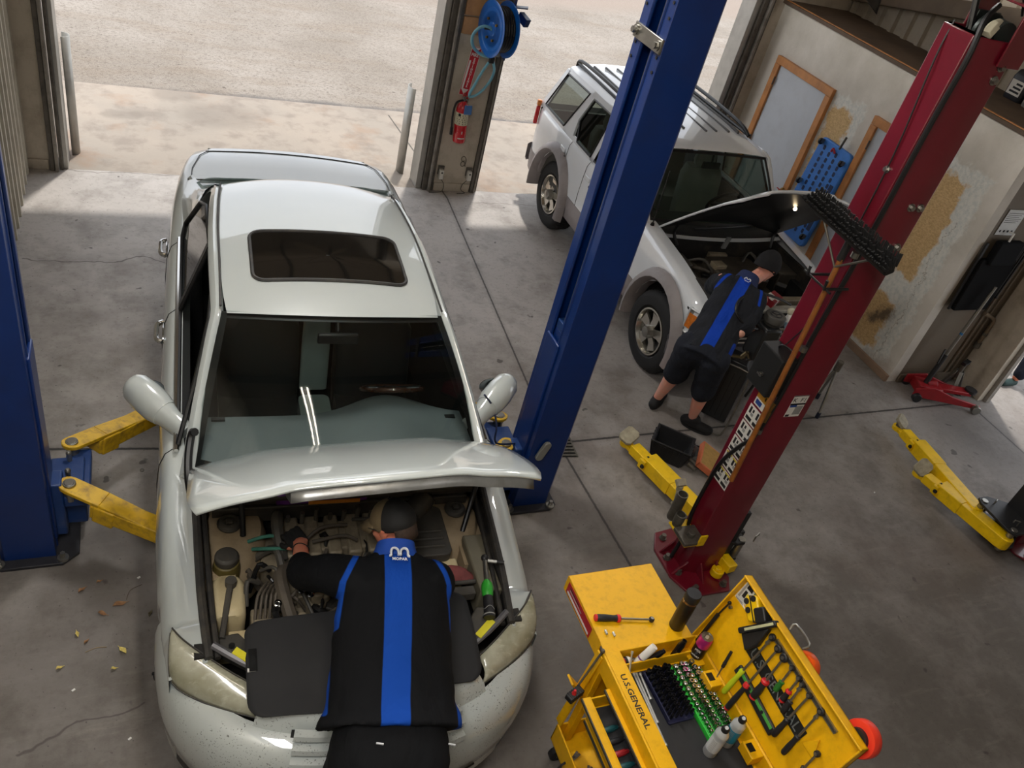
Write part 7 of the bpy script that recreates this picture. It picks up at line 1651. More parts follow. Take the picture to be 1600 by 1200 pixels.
# hose reel
RC = ony(782, 46, 7.98); RX = V((-.985, -.16, -.03)).normalized()
r = thing('hose_reel', 'blue air hose reel with black hose high on the pillar', 'hose reel', RC)
M_rb = pm('reel_blue', (18, 104, 196), .3, 0, .08, 4, coat=.4)
Mr = axis_frame(RC, RX)
g = G(Mr); g.lathe([(.26, .10), (.268, .108), (.26, .112), (.2, .1), (.17, .085), (.165, .1), (.07, .1), (.06, .11), (.0, .11)], None, 40); g.build('front_flange', M_rb, r, smooth=40)
g = G(Mr); g.lathe([(.26, -.06), (.268, -.068), (.2, -.055), (.0, -.055)], None, 40); g.build('rear_flange', M_rb, r, smooth=40)
g = G(Mr)
for k in range(5): g.tube([V((.2 * math.cos(t), .2 * math.sin(t), -.04 + .028 * k)) for t in [2 * PI * i / 32 for i in range(33)]], .017, n=8)
g.build('coiled_hose', M_cab, r)
g = G(); c = RC - RX * .11; g.bar(c + V((0, 0, -.3)), c + V((0, 0, .3)), .05, .012, (1, 0, 0)); g.bar(c + V((0, 0, .22)), c + V((.12, -.05, .24)), .09, .012); g.bar(c + V((.06, -.04, .16)), c + V((.1, -.16, .12)), .06, .08); g.bar(c, V((3.42, 8.28, 1.9)), .06, .06); g.build('reel_arm', pm('reel_navy', (24, 44, 92), .4), r, bevel=.004)
g = G(Mr)
for a in (.6, 2.4, 4.2, 5.3): g.cyl((.11 * math.cos(a), .11 * math.sin(a), .1), (.11 * math.cos(a), .11 * math.sin(a), .118), .013, n=10)
each(g, 'hub_bolt', pm('brass', (150, 120, 70), .35, .9), r)
lb2 = pm('light_blue_hose', (110, 170, 190), .45, 0, .06)
q = lambda u, v, y: ony(u, v, y)
g = G(); g.tube([q(773, 62, 8.0), q(768, 45, 7.95), q(752, 42, 7.98), q(739, 55, 8.0), q(739, 72, 8.02), q(750, 84, 8.03), q(766, 90, 8.0)], .016, n=8, k=5); h_ = g.build('inlet_hose', lb2, r)
g = G(); g.tube([q(768, 92, 8.0), q(755, 110, 8.02), q(742, 132, 8.08), q(733, 150, 8.1), q(745, 148, 8.08), q(762, 132, 8.05), q(772, 112, 8.02), q(770, 94, 8.0)], .014, n=8, k=5); g.build('hanging_hose', lb2, r)
g = G(); g.cyl(q(771, 45, 7.95), q(757, 43, 7.97), .018, n=10); g.build('hose_ferrule', M_cab, h_)
g = G(); p = q(777, 84, 7.95); g.sph(p, .03, n=12, m=8); g.cyl(p, p + V((0, -.04, 0)), .02, n=10); g.build('hose_stop', M_steel, r)
g = G(); p = q(768, 94, 7.98); g.box(p, (.05, .04, .06)); g.build('hose_hook', M_blk, r, bevel=.006)
# door sensors
for x, lb in ((3.055, 'white door sensor low on the left edge of the pillar'), (3.39, 'white door sensor low on the right edge of the pillar')):
    r = thing('door_sensor', lb, 'sensor', (x, 8.24, .16), group='door sensors on the pillar')
    g = G(); g.bb(x - .025, x + .025, 8.215, 8.27, .16, .27); g.build('sensor_case', pm('sensor_white', (206, 204, 196), .5), r, bevel=.006)
    g = G(); g.bb(x - .035, x + .035, 8.262, 8.28, .2, .3); g.build('sensor_bracket', M_trimd, r); g = G(); g.cyl((x, 8.215, .24), (x, 8.212, .24), .01, n=12); g.build('lens', M_blk, r)
    g = G(); s = 1 if x < 3.2 else -1; g.tube([(x, 8.25, .16), (x + s * .05, 8.255, .1), (x + s * .06, 8.255, .03), (x + s * .02, 8.22, .008), (x - .12, 8.2, .006)], .004, n=6, k=4); g.build('sensor_wire', M_trimd, r)
g = G(); g.tube([(3.30 + .03 * math.cos(t), 8.265, .31 + .045 * math.sin(t) + .01 * t) for t in [i * .6 for i in range(20)]], .004, n=6); tag(g.build('cable_coil', M_hose, None), 'small coil of old cable on the lower pillar face', 'cable')
# hose loop on the left wall
g = G(); c = V((-.84, 4.05, 1.95)); g.tube([(-.80, 3.76, 2.25), (-.70, 3.82, 2.3), (-.64, 3.86, 2.2), (-.66, 3.86, 2.08), (-.78, 3.76, 2.05)], .012, n=8, k=5); g.tube([(-.79, 3.76, 2.3), (-.74, 3.8, 2.22), (-.76, 3.78, 2.12)], .008, n=6, k=4); tag(g.build('air_hose', M_cab, None), 'black hose loop sticking out behind the left blue post', 'hose')
# ================================================================ RIGHT WALL
def lean(p): return p
CP = [onx(u, v, 6.70) for u, v in ((1283, 217), (1328, 240), (1310, 300), (1238, 300))]
y0, y1 = 6.27, 6.82; zb_, zt_ = .52, 1.62
cM = frame3((6.70, 6.54, .52), (0, -1, 0), (.07, 0, 1)); r = thing('creeper_board', 'blue slotted mechanic creeper leaning on the wall between the framed doors', 'creeper', M=cM)
M_crb = pm('creeper_blue', (62, 128, 214), .45, 0, .08, 5, dirt=(50, 84, 140), dsc=8, damt=.4); M_crd = pm('creeper_slot', (22, 44, 84), .6)
g = G(cM); g.prism(rrect(-.26, .26, 0, 1.1, .06), 0, .05)
bdy = g.build('board', M_crb, r, bevel=.012)
g = G(cM)
for i in range(14):
    for j in range(4):
        x = -.15 + .1 * j; y = .1 + .068 * i + (.034 if j % 2 else 0)
        if y > 1.0: continue
        g.prism(rrect(x - .018, x + .018, y, y + .05, .012, 2), .0495, .0515)
g.bb(.18, .235, .2, .32, .0495, .052); g.bb(.18, .235, .62, .74, .0495, .052)
o_ = g.build('slots', M_crd, bdy); o_['kind'] = 'stuff'
for x, y in ((-.21, 1.05), (.2, .98), (-.23, .58), (.22, .12), (-.2, .12)):
    g = G(cM); g.cyl((x - .012, y, .085), (x + .012, y, .085), .034, n=18); cs = g.build('caster', M_blk, r, bevel=.004)
    g = G(cM); g.bb(x - .018, x + .018, y - .012, y + .03, .05, .095); g.build('caster_fork', M_steel, cs)
g = G(cM); g.tube([(-.03, 1.02, .06), (.0, 1.06, .08), (.03, 1.02, .06)], .012, n=8, k=3); g.build('hang_strap', M_redsk, r)
g = G(cM); g.cyl((.05, 1.08, .05), (.07, 1.22, .06), .012, n=8); g.build('hang_hook', M_dsteel, r)
p = onx(1222, 297, 6.72); r = thing('brass_valve', 'small brass valve on the wall by the first framed door', 'valve', p); g = G(); g.sph(p, .03, n=10, m=7); g.cyl(p, p + V((-.05, 0, 0)), .012); g.build('valve_body', pm('brass', (150, 120, 70), .35, .9), r); g = G(); g.bar(p + V((-.05, -.03, .01)), p + V((-.05, .04, .01)), .012, .008); g.build('valve_handle', M_redsk, r)
# ================================================================ RECESS BY THE END WALL
PX = [ony(u, v, 4.556) for u, v in ((1575, 328), (1606, 330), (1596, 362), (1560, 360))]
tl, br_ = V((6.95, 4.566, 1.95)), V((7.17, 4.566, 1.70))
r = thing('notice', 'printed paper notice taped to the dim end wall', 'notice', (7.06, 4.566, 1.7)); g = G(); g.bb(6.95, 7.18, 4.562, 4.566, 1.7, 1.95); pl_ = g.build('paper', M_pap, r)
g = G()
for k in range(6): g.bb(6.965, 7.16 - .02 * (k % 3), 4.5605, 4.562, 1.915 - .018 * k, 1.919 - .018 * k)
for k in range(4): g.cyl((6.99 + .05 * k, 4.562, 1.74), (6.99 + .05 * k, 4.5605, 1.74), .012, n=12)
each(g, 'print', M_ink, pl_)
dM = frame3((7.16, 4.50, .93), (1, 0, .02), (-.02, .03, 1)); r = thing('creeper_board', 'black padded creeper hanging on the dim end wall', 'creeper', M=dM)
M_bvin = pm('black_vinyl', (10, 10, 11), .85, 0, .15, 5, spec=.15)
g = G(dM); g.prism(rrect(-.23, .23, 0, .55, .03), -.03, .02); g.build('pad', M_bvin, r, bevel=.012)
g = G(dM); g.prism(rrect(-.16, .16, .5, .74, .03), -.02, .05); g.build('headrest', pm('grey_vinyl', (18, 19, 21), .85, spec=.15), r, bevel=.015)
g = G(dM)
for x in (-.24, .24): g.bar((x, -.0, -.02), (x, .7, -.02), .03, .02)
each(g, 'side_rail', M_blk, r, bevel=.003)
g = G(); g.tube([(7.1, 4.55, 1.74), (7.1, 4.5, 1.75), (7.1, 4.5, 1.66)], .01, n=8); g.build('hang_hook', M_white, r)
for k, (x, lb) in enumerate(((7.42, 'thin black rod hanging on the end wall beside the black creeper'), (7.46, 'second thin black rod on the end wall, right of the first'), (7.50, 'third thin black rod on the end wall, nearest the corner pipe'))):
    r = thing('pull_rod', lb, 'rod', (x, 4.53, 1.0)); g = G(); g.cyl((x - .02, 4.53, 1.0 + .03 * k), (x + .03, 4.55, 2.0), .009, n=8); g.build('rod', M_blk, r); g = G(); g.cyl((x - .02, 4.53, 1.0 + .03 * k), (x - .021, 4.53, .98 + .03 * k), .014, n=10); g.build('rod_tip', M_blk, r)
r = thing('drain_pipe', 'rusty bent pipe low in the corner of the end wall', 'pipe', (7.66, 4.53, .3)); g = G(); g.tube([(7.48, 4.53, .86), (7.64, 4.53, .80), (7.69, 4.53, .74), (7.69, 4.53, .5)], .02, n=10, k=4); pp = g.build('pipe', pm('old_pipe', (120, 104, 84), .6, .2, .2, 8, dirt=(80, 50, 30), dsc=9), r); g = G(); g.cyl((7.69, 4.53, .5), (7.69, 4.53, .44), .03, n=12); g.cyl((7.69, 4.53, .62), (7.69, 4.53, .59), .026, n=12); each(g, 'coupling', M_dsteel, pp)
# trolley jack
J0 = V((7.15, 4.26, 0)); jM = frame3((7.18, 4.3, .0), (.93, -.37, 0), (.37, .93, 0)); r = thing('floor_jack', 'red trolley jack with long silver handle by the end wall', 'floor jack', M=jM)
M_jr = pm('jack_red', (150, 26, 34), .4, 0, .12, 6, dirt=(84, 24, 26), dsc=7)
for s in (-1, 1):
    g = G(jM @ Matrix(((1, 0, 0, 0), (0, 0, 1, 0), (0, 1, 0, 0), (0, 0, 0, 1)))); g.prism([(-.3, .04), (-.3, .13), (-.12, .18), (.1, .12), (.42, .08), (.42, .04)], s * .12 - .01, s * .12 + .01); g.build('side_plate', M_jr, r, bevel=.004)
g = G(jM); g.bb(-.25, .0, -.09, .09, .05, .15); g.cyl((-.15, 0, .14), (-.05, 0, .16), .04, n=14); g.build('hydraulic_unit', M_jr, r, bevel=.01)
g = G(jM); g.bar((-.08, 0, .12), (.32, 0, .14), .1, .04); lt_ = g.build('lift_arm', M_jr, r, bevel=.006); g = G(jM); g.cyl((.32, 0, .15), (.32, 0, .18), .06, n=18); g.build('saddle', M_blk, lt_)
for x, s in ((-.26, -1), (-.26, 1), (.38, -1), (.38, 1)): g = G(jM); g.cyl((x, s * .12, .045), (x, s * .17, .045), .045, n=18); g.build('wheel', M_steel if x > 0 else M_blk, r, bevel=.004)
hb, ht = jM @ V((-.16, 0, .14)), V((7.20, 4.42, 1.24)); g = G(); g.cyl(hb.lerp(ht, .3), ht, .016, n=14); hh = g.build('handle', M_steel, r)
g = G(); g.cyl(hb, hb.lerp(ht, .31), .026, .022, n=14); g.bar(hb.lerp(ht, .22) + V((-.03, 0, 0)), hb.lerp(ht, .34) + V((-.06, 0, .03)), .012, .02); g.build('handle_socket', M_blk, hh)
g = G(); g.cyl(hb.lerp(ht, .52), hb.lerp(ht, .54), .0165, n=14); g.build('blue_band', pm('band_blue', (40, 110, 170), .5), hh); g = G(); g.cyl(ht, ht + V((0, .0, .004)), .012, n=12); g.build('handle_end', M_blk, hh)
# jack stand
sM = T(7.42, 4.36, 0) @ R(.3); r = thing('jack_stand', 'grey jack stand with black saddle standing behind the red trolley jack', 'jack stand', M=sM)
for a in range(4):
    g = G(sM); c, s_ = math.cos(a * PI / 2 + PI / 4), math.sin(a * PI / 2 + PI / 4); g.bar((.13 * c, .13 * s_, .0), (.035 * c, .035 * s_, .28), .04, .008, (c, s_, 0)); g.build('leg', M_steel, r, bevel=.002)
g = G(sM); g.cyl((0, 0, .2), (0, 0, .36), .022, n=12); cl_ = g.build('ratchet_column', M_dsteel, r); g = G(sM); g.prism([(-.05, .36), (.05, .36), (.06, .4), (.03, .385), (-.03, .385), (-.06, .4)], -.025, .025, Matrix(((1, 0, 0, 0), (0, 0, 1, 0), (0, 1, 0, 0), (0, 0, 0, 1)))); g.build('saddle', M_blk, cl_, bevel=.003)
# chrome stand glimpsed behind the red post
bx0 = at(1276, 622, 0); r = thing('folding_stand', 'thin silver stand leg glimpsed behind the red post near the SUV', 'stand', (bx0.x, bx0.y, 0))
tp = V((bx0.x - .09, bx0.y - .1, .46))
for k, d in enumerate(((0, 0, 0), (-.2, -.26, 0), (-.26, -.1, 0))):
    b = bx0 + V(d); g = G(); g.cyl(b + V((0, 0, .05)), tp, .012, n=10); lg = g.build('leg', M_steel, r); g = G(); g.cyl(b, b + V((0, 0, .06)), .018, n=10); g.build('rubber_foot', pm('foot_navy', (30, 36, 56), .6), lg)
g = G(); g.cyl(tp - V((0, 0, .04)), tp + V((0, 0, .06)), .03, n=14); g.build('hub', M_dsteel, r)
# bottles on the deck, lamp
for i, (x, y, c, lb) in enumerate(((7.58, 5.58, (34, 34, 40), 'dark oil jug with pale label on the deck, right behind the red post'), (7.56, 5.34, (120, 120, 118), 'grey oil jug at the picture edge on the deck'), (7.6, 5.12, (70, 72, 78), 'dark grey jug behind the grey oil jug on the deck'))):
    r = thing('oil_jug', lb, 'jug', (x, y, 2.585)); g = G(); g.loft([[V((x + .07 * k * a, y + .1 * k * b, 2.585 + z)) for a, b in rrect(-1, 1, -1, 1, .4)] for k, z in ((.95, 0), (1, .02), (1, .2), (.8, .26), (.3, .29))]); bd = g.build('jug_body', pm('jug_%d' % i, c, .4), r, smooth=50); g = G(); g.cyl((x, y, 2.87), (x, y, 2.91), .024, n=14); g.build('cap', M_blk, bd)
    g = G(); g.bb(x - .0725, x - .0705, y - .075, y + .075, 2.63, 2.76); lb_ = g.build('label', M_white if i == 0 else M_grn, bd)
    g = G()
    for k in range(3): g.bb(x - .0735, x - .0725, y - .06, y + .05 - .02 * k, 2.65 + .035 * k, 2.668 + .035 * k)
    each(g, 'print', M_ink, lb_)
p = onx(1358, 6, 7.0); r = thing('bay_lamp', 'hanging lamp with dark shade above the deck corner', 'lamp', p); Mp = T(p) @ R(.5, 'Y') @ R(.3, 'X'); g = G(Mp); g.lathe([(.13, 0), (.135, .005), (.06, .09), (.03, .12), (.0, .12)], None, 24); g.build('shade', M_blk, r, thick=.003); g = G(Mp); g.sph((0, 0, .03), (.09, .09, .03)); g.build('diffuser', emit('lamp_face', (230, 232, 230), .7), r); g = G(); g.cyl(p + V((.03, 0, .1)), p + V((.05, .0, 2.2)), .008, n=6); g.build('lamp_cord', M_blk, r)
# ================================================================ FLOOR BY THE SUV
def P0(u, v, z=0): return at(u, v, z)
c4 = [P0(1018, 705), P0(1046, 680), P0(1080, 712), P0(1052, 745)]
o = V((3.74, 3.83, 0)); fM = frame3(o, (.62, -.55, 0), (.55, .62, 0)) ; r = thing('air_filter_box', 'open black ribbed air filter housing lying on the floor by the yellow arm', 'filter housing', M=fM)
g = G(fM); w_, l_ = .15, .115
g.loft([[V((w_ * k * x, l_ * k * y, z)) for x, y in ((-1, -1), (1, -1), (1, 1), (-1, 1))] for k, z in ((.8, .0), (1.0, .17), (1.07, .17), (1.07, .18), (.94, .18), (.74, .02))], caps=True); bx_ = g.build('housing', pm('filter_black', (30, 30, 32), .5, 0, .2, 9), r, bevel=.003)
g = G(fM)
for k in range(7):
    for s in (-1, 1): g.bar((-.12 + .04 * k, s * l_ * .84, .02), (-.13 + .043 * k, s * l_ * 1.06, .16), .008, .02)
for k in range(5):
    for s in (-1, 1): g.bar((s * w_ * .84, -.08 + .04 * k, .02), (s * w_ * 1.06, -.085 + .042 * k, .16), .008, .02)
each(g, 'rib', M_blk, bx_)
g = G(fM); g.sph((.03, -.02, .03), (.06, .05, .02)); g.build('inner_dirt', M_bplas, bx_)
for k in (0, 1): g = G(fM); g.cyl((.17, -.05 + .06 * k, .05), (.24, -.06 + .06 * k, .03), .02, n=12); g.build('port', M_dsteel, bx_)
q0, q1 = V((4.03, 3.80, .0)), None
aM = frame3((3.99, 3.60, .11), (.5, .6, .0), (-.6, .5, .55)); r = thing('air_filter', 'orange-edged pleated air filter leaning against the black housing', 'air filter', M=T(4.02, 3.68, 0))
aM = frame3((4.03, 3.66, .07), (.62, .78, 0), (-.74, .6, .38))
g = G(aM)
pr = []
for i in range(41): pr.append((-.13 + .26 * i / 40, .02 + (.012 if i % 2 else 0)))
g.loft([[V((x, y, z)) for x, z in pr] + [V((.13, y, -.02)), V((-.13, y, -.02))] for y in (-.095, .095)]); pp = g.build('pleats', pm('filter_paper', (172, 140, 84), .85, 0, .15, 30), r, smooth=0)
g = G(aM)
for a in ((-.145, -.13, -.11, .11), (.13, .145, -.11, .11), (-.145, .145, -.11, -.095), (-.145, .145, .095, .11)): g.bb(*a, -.03, .025)
g.build('seal_frame', pm('filter_orange', (190, 104, 68), .6), r, bevel=.004)
r = thing('pry_bar', 'thin dark bar with an eye end lying behind the filter housing', 'bar', P0(1028, 678)); g = G(); a_, b_ = P0(1030, 682, .012), P0(1095, 702, .012); g.cyl(a_, b_, .008, n=8); g.cyl(a_ + V((.02, .015, 0)), b_ + V((.02, .02, 0)), .007, n=8); g.build('shaft', M_blk, r); g = G(); g.tube([a_ + V((-.02 + .02 * math.cos(t), .02 * math.sin(t) + .01, 0)) for t in [2 * PI * i / 14 for i in range(15)]], .005, n=6); g.build('eye', M_steel, r)
r = thing('plastic_duct', 'grey plastic elbow lying between the filter housing and the filter', 'duct', P0(1078, 712)); g = G(); b_ = P0(1076, 716); g.tube([b_ + V((-.02, .0, .04)), b_ + V((.03, .04, .06)), b_ + V((.08, .03, .03))], .04, n=12, k=3); g.build('duct', pm('grey_plastic', (96, 98, 100), .5), r)
# fluid machine by the red post
mM = T(4.47, 3.98, 0) @ R(.75); r = thing('fluid_machine', 'black ribbed shop machine with hoses standing between the mechanic and the red post', 'machine', M=mM)
M_mb = pm('machine_black', (34, 36, 38), .4, 0, .12, 4)
mpan = frame3((4.30, 4.14, .10), (.60, -.66, .0), (.10, .09, 1)); g = G(mpan); g.prism([(-.11, 0), (.13, 0), (.13, .5), (.09, .56), (-.07, .56), (-.11, .5)], -.24, 0); pb = g.build('tank', M_mb, r, bevel=.012)
g = G(mpan)
for k in range(4): g.bb(-.075 + .05 * k, -.069 + .05 * k, .04, .46, 0, .004)
each(g, 'panel_groove', pm('groove', (10, 10, 11), .6), pb)
g = G(mpan); g.tube([(-.09, .52, .02), (.11, .52, .02), (.15, .46, .03), (.16, -.02, .05), (.1, -.1, .06), (-.02, -.09, .03)], .009, n=8, k=3); g.build('tube_frame', M_dsteel, r)
tb = mpan @ V((.02, .56, -.1))
hb2 = mpan @ V((.10, .78, -.06)); g = G(); g.bar(hb2 - V((0, 0, .14)), hb2 + V((0, 0, .16)), .17, .17); pu = g.build('reservoir', M_mb, r, bevel=.02)
g = G(); cc = hb2 + V((.04, .02, .16)); g.lathe([(.07, 0), (.075, .02), (.085, .03), (.085, .075), (.078, .085), (.0, .085)], T(cc), 26); cpx = g.build('reservoir_cap', pm('cap_grey', (72, 70, 66), .6), pu, bevel=.002)
g = G(); g.tube([cc + V((.045 * math.cos(t), .045 * math.sin(t), .087)) for t in [2 * PI * i / 20 for i in range(21)]], .004, n=6)
for k in range(3): a = k * 2.1; g.bar(cc + V((0, 0, .086)), cc + V((.045 * math.cos(a), .045 * math.sin(a), .086)), .006, .006)
g.build('cap_ring', M_blk, cpx)
g = G(); f0 = mpan @ V((.0, .60, .02)); g.cyl(f0 + V((-.1, .02, .02)), f0 + V((.06, .0, .0)), .014, n=10); g.cyl(f0 + V((.02, 0, .0)), f0 + V((.04, -.02, .07)), .018, n=10); g.cyl(f0 + V((.04, -.02, .07)), f0 + V((.09, -.03, .0)), .014, n=10); g.sph(f0 + V((-.1, .02, .02)), .02, n=10, m=6); g.build('valve_fitting', pm('brass_dull', (136, 122, 92), .35, .8), r)
for pts, nm in (([f0 + V((.06, -.02, .0)), f0 + V((.12, -.08, .03)), f0 + V((.15, -.14, -.1)), f0 + V((.12, -.14, -.3))], 'drain_hose'), ([at(1183, 514, 1.02), at(1165, 508, 1.08), at(1150, 487, 1.16), at(1158, 466, 1.22), at(1185, 458, 1.22), at(1215, 466, 1.16), at(1235, 476, 1.08)], 'loop_hose')):
    g = G(); g.tube(pts, .011, n=8, k=5); g.build(nm, M_cab, r)
jp = at(1236, 483, 1.06); r = thing('fluid_bottle', 'white bottle with ivory cap and pale blue label by the SUV grille', 'bottle', jp - V((0, 0, .16)))
d = (V((.3, -.3, -1))).normalized(); Mx = axis_frame(jp, d); g = G(Mx); g.lathe([(.02, .03), (.03, .05), (.05, .08), (.05, .2), (.045, .21)], None, 20); bb_ = g.build('bottle_body', M_white, r); g = G(Mx); g.lathe([(.0505, .1), (.0505, .18)], None, 20, caps=False); g.build('label', pm('label_pale', (150, 176, 190), .5), bb_); g = G(Mx); g.lathe([(.026, 0), (.03, .01), (.03, .035), (.024, .045)], None, 16); g.build('cap', pm('ivory_plastic', (206, 200, 176), .45), bb_)
bp = at(1205, 470, .98); r = thing('parts_box', 'small red and white parts box lying in the SUV engine bay', 'box', bp); Mx = T(bp) @ R(.5) @ R(.2, 'X'); g = G(Mx); g.box((0, 0, .02), (.17, .1, .06)); bb_ = g.build('carton', pm('carton_red', (140, 30, 38), .5), r, bevel=.003); g = G(Mx); g.bb(-.03, .01, -.051, .051, -.009, .052); g.bb(-.0855, .0, -.02, .02, .049, .052); g.build('print', M_white, bb_)
# drain grate
dgM = frame3(at(874, 699), (1, -.1, 0), (.1, 1, 0)); r = thing('floor_drain', 'small dark drain grate in the floor behind the right blue post', 'drain', M=dgM)
g = G(dgM); g.bb(-.12, .12, -.11, .11, .0005, .003); g.build('pit', pm('pit_black', (10, 10, 10), .9), r); g = G(dgM)
for k in range(6): g.bb(-.11, .11, -.1 + .036 * k, -.082 + .036 * k, .003, .008)
for x in (-.12, .11): g.bb(x, x + .012, -.11, .11, .003, .009)
g.build('grate', M_dsteel, r)
# ================================================================ ON THE SEDAN NOSE
def drape(y): return interp([(-2.62, .50), (-2.5, .62), (-2.42, .69), (-2.3, .745), (-2.1, .80), (-1.9, .815), (-1.8, .81)], y)
def pad(label, x0, x1, yb, yf, hole=None, cut=None):
    r = thing('fender_pad', label, 'pad', M=CM); g = G(CS); nx, ny = 18, 24; rows = []; q = .07
    for j in range(ny + 1):
        t = j / ny; t = .5 - .5 * math.cos(PI * t); h_ = abs(yf(0) - yb(0)); dd = min(t, 1 - t) * h_; ins = q - math.sqrt(max(0, q * q - max(0, q - dd) ** 2)); row = []
        for i in range(nx + 1):
            s = i / nx; x = lerp(x0 + (ins if hole else 0), x1 - (ins if cut else 0), s); y = lerp(yb(x), yf(x), t)
            row.append(V((x, y, drape(y) + .012 - .06 * max(0, abs(x) - .35))))
        rows.append(row)
    g.grid(rows); ps = g.build('pad_sheet', pm('foam_black', (34, 34, 36), .85, 0, .12, 8), r, smooth=60, thick=.014, toff=1)
    if hole:
        g = G(CS); g.grid([[V((x, y, drape(y) + .0285)) for x in (x0 + .012, x0 + .045)] for y in (-2.03, -2.08, -2.13)]); g.build('hand_slot', pm('slot_dark', (8, 8, 9), .9), ps, thick=.001)
    return r
pad('black foam fender pad with a hand slot lying over the left of the sedan nose', -.54, .02, lambda x: -1.88 + .02 * x, lambda x: -2.30 - .08 * (x + .54), True, False)
pad('black foam fender pad showing right of the mechanic on the sedan nose', .02, .485, lambda x: -1.84, lambda x: -2.285, False, True)
g = G(CS); q = lambda x, y: V((x, y, drape(y) + .03)); g.bb(-.535, -.50, -2.125, -2.10, .805, .812); tag(g.build('white_card', M_white, None), 'scrap of white card poking out of the pad slot', 'card')
# cordless ratchet in the bay
a, b = at(757, 872, .95), at(765, 965, .90); d = (b - a); L_ = d.length; r = thing('cordless_ratchet', 'green and black cordless ratchet resting on the right of the engine bay', 'power tool', a)
Mx = axis_frame(a, d); g = G(Mx); g.lathe([(.012, .06), (.013, L_ * .42)], None, 12); g.cyl((0, 0, .0), (0, .0, .06), .012, n=12); g.build('neck', M_steel, r)
g = G(Mx); g.lathe([(.012, L_ * .38), (.026, L_ * .44), (.03, L_ * .5), (.028, L_ * .62), (.024, L_ * .66)], None, 14); g.build('green_shell', pm('tool_green', (50, 160, 50), .4), r)
g = G(Mx); g.lathe([(.023, L_ * .62), (.025, L_ * .7), (.026, L_ * .9), (.028, L_), (.0, L_)], None, 14); h = g.build('grip', M_grip, r); g = G(Mx); g.tube([V((.027 * math.cos(t), .027 * math.sin(t), L_ * .86 + .006 * math.sin(3 * t))) for t in [2 * PI * i / 24 for i in range(25)]], .0015, n=5); g.lathe([(.0285, L_ * .95), (.0285, L_ * .97)], None, 14, caps=False); g.build('grip_line', pm('pale_grey', (150, 150, 146), .5), h)
g = G(Mx); g.sph((0, 0, .0), (.018, .018, .02)); g.cyl((0, 0, 0), (.02, .0, -.0), .009, n=10); g.build('head', M_blk, r)
s0, s1 = at(762, 876, .95), at(785, 879, .95); r = thing('socket_bar', 'chrome extension with black socket beside the cordless ratchet', 'socket', s0); g = G(); g.cyl(s0, s0.lerp(s1, .6), .008, n=10); g.build('bar', M_chrome, r); g = G(); g.cyl(s0.lerp(s1, .55), s1 + (s1 - s0) * .1, .007, .011, n=12); g.build('socket', M_blk, r)
# ================================================================ LITTER ON THE FLOOR
def leaf(u, v, ln, col, rot, label, wd=.45):
    p = at(u, v); M = T(p.x, p.y, .002) @ R(rot); r = tag(None, None) if False else None
    g = G(M); rows = []
    for i in range(9):
        t = i / 8; w = wd * ln * math.sin(PI * min(1, t * 1.02)) ** .8 * .5 + .0005; rows.append([V((ln * (t - .5), s * w, .004 + .012 * abs(s) * math.sin(PI * t) + .006 * math.sin(7 * t))) for s in (-1, -.5, 0, .5, 1)])
    g.grid(rows); g.tube([(ln * .48, 0, .005), (ln * .7, .01 * ln, .006)], .0012, n=5)
    o = g.build('dry_leaf', pm('leaf_%d_%d' % (col[0], col[1]), col, .8, 0, .25, 60), None, thick=.0008); return tag(o, label, 'leaf', 'dry leaves on the floor')
Y_, Bn = (206, 188, 110), (150, 112, 78)
for a in ((192, 1017, .055, Y_, 2.2, 'yellow curled leaf, the largest on the floor left of the sedan'), (187, 945, .07, Bn, .2, 'crumpled brown leaf left of the sedan fender'), (160, 960, .05, Bn, -.5, 'small brown leaf below the crumpled one'), (128, 923, .045, Bn, .7, 'brown leaf furthest from the sedan bumper'), (121, 992, .04, Y_, 1.8, 'pale folded leaf in the middle of the floor litter'), (135, 1004, .03, Bn, .9, 'tiny reddish leaf beside the pale folded one'), (93, 1045, .035, Y_, .4, 'pale leaf scrap nearest the left edge'), (178, 1046, .03, Y_, .1, 'pale leaf scrap under the yellow curled leaf'), (155, 910, .03, Bn, .5, 'tiny brown leaf near the blue post base'), (235, 960, .04, (92, 84, 60), 1.2, 'thin olive leaf close to the sedan fender')): leaf(*a)
p = at(150, 1016); g = G(); g.tube([p + V((-.05, -.005, .003)), p + V((0, .012, .004)), p + V((.05, .008, .003))], .0018, n=6, k=4); tag(g.build('twig', pm('twig', (150, 130, 96), .8), None), 'short curved twig on the floor by the yellow leaf', 'twig')
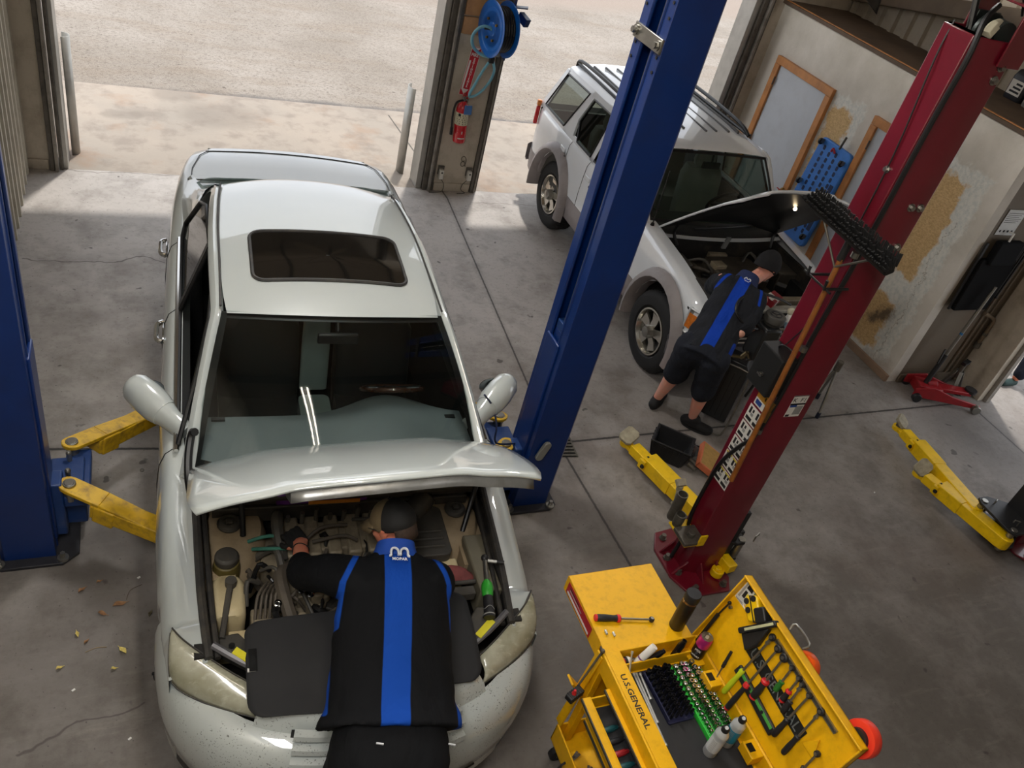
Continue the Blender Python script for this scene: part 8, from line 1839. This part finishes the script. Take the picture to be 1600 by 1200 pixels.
p = at(210, 922); g = G(); g.tube([p + V((-.04, -.06, .003)), p + V((-.02, .0, .004)), p + V((.04, .03, .003))], .0018, n=6, k=4); tag(g.build('twig', pm('twig_dark', (84, 74, 60), .8), None), 'long dark bent stalk on the floor by the fender', 'twig')
for (u, v, lb) in ((115, 1079, 'white speck of paper in the lower left of the floor'), (217, 903, 'bright paper speck beside the dark stalk'), (203, 1155, 'paper speck near the bottom of the floor'), (1366, 770, 'white crumb on the dark floor right of the red post')):
    p = at(u, v); g = G(); g.box((p.x, p.y, .004), (.016, .01, .005), R(.6)); tag(g.build('paper_scrap', M_white, None), lb, 'scrap', 'paper scraps on the floor')
for (u, v, lb) in ((222, 735, 'round washer on the floor between the yellow arms'), (886, 683, 'small nut on the floor beside the drain')):
    p = at(u, v); g = G(); g.lathe([(.006, 0), (.014, 0), (.014, .003), (.006, .003)], T(p.x, p.y, .001), 16, caps=False); tag(g.build('washer', M_dsteel, None), lb, 'washer')
p = at(249, 1058); g = G(); g.sph(p + V((.0, 0, .015)), (.03, .04, .015)); g.tube([p + V((-.03, .02, .01)), p + V((0, 0, .02)), p + V((.03, -.03, .01))], .01, n=6, k=3); tag(g.build('torn_liner', M_rub, None), 'torn black liner scrap on the floor beside the sedan bumper', 'scrap')
# ---------------------------------------------------------------- camera
cd = bpy.data.cameras.new('camera'); cam = bpy.data.objects.new('camera', cd); COL.objects.link(cam)
rx = V((CX.x, CY.x, CZ.x)); dn = V((CX.y, CY.y, CZ.y)); fw = V((CX.z, CY.z, CZ.z))
m3 = Matrix((rx, -dn, -fw)).transposed()
cam.matrix_world = T(0, 0, CH) @ m3.to_4x4()
cd.sensor_width = 36; cd.sensor_fit = 'HORIZONTAL'; cd.lens = CF / 1600 * 36; cd.clip_end = 200; cd.clip_start = .02
SC.camera = cam
SC.view_settings.view_transform = 'Standard'; SC.view_settings.look = 'None'
SC.view_settings.gamma = 1.0; SC.view_settings.use_curve_mapping = False
SC.view_settings.exposure = EXPOSURE
SC.cycles.max_bounces = 8; SC.cycles.transparent_max_bounces = 12; SC.cycles.caustics_reflective = False; SC.cycles.caustics_refractive = False
SC.cycles.sample_clamp_indirect = 6.0
SC.cycles.use_denoising = True
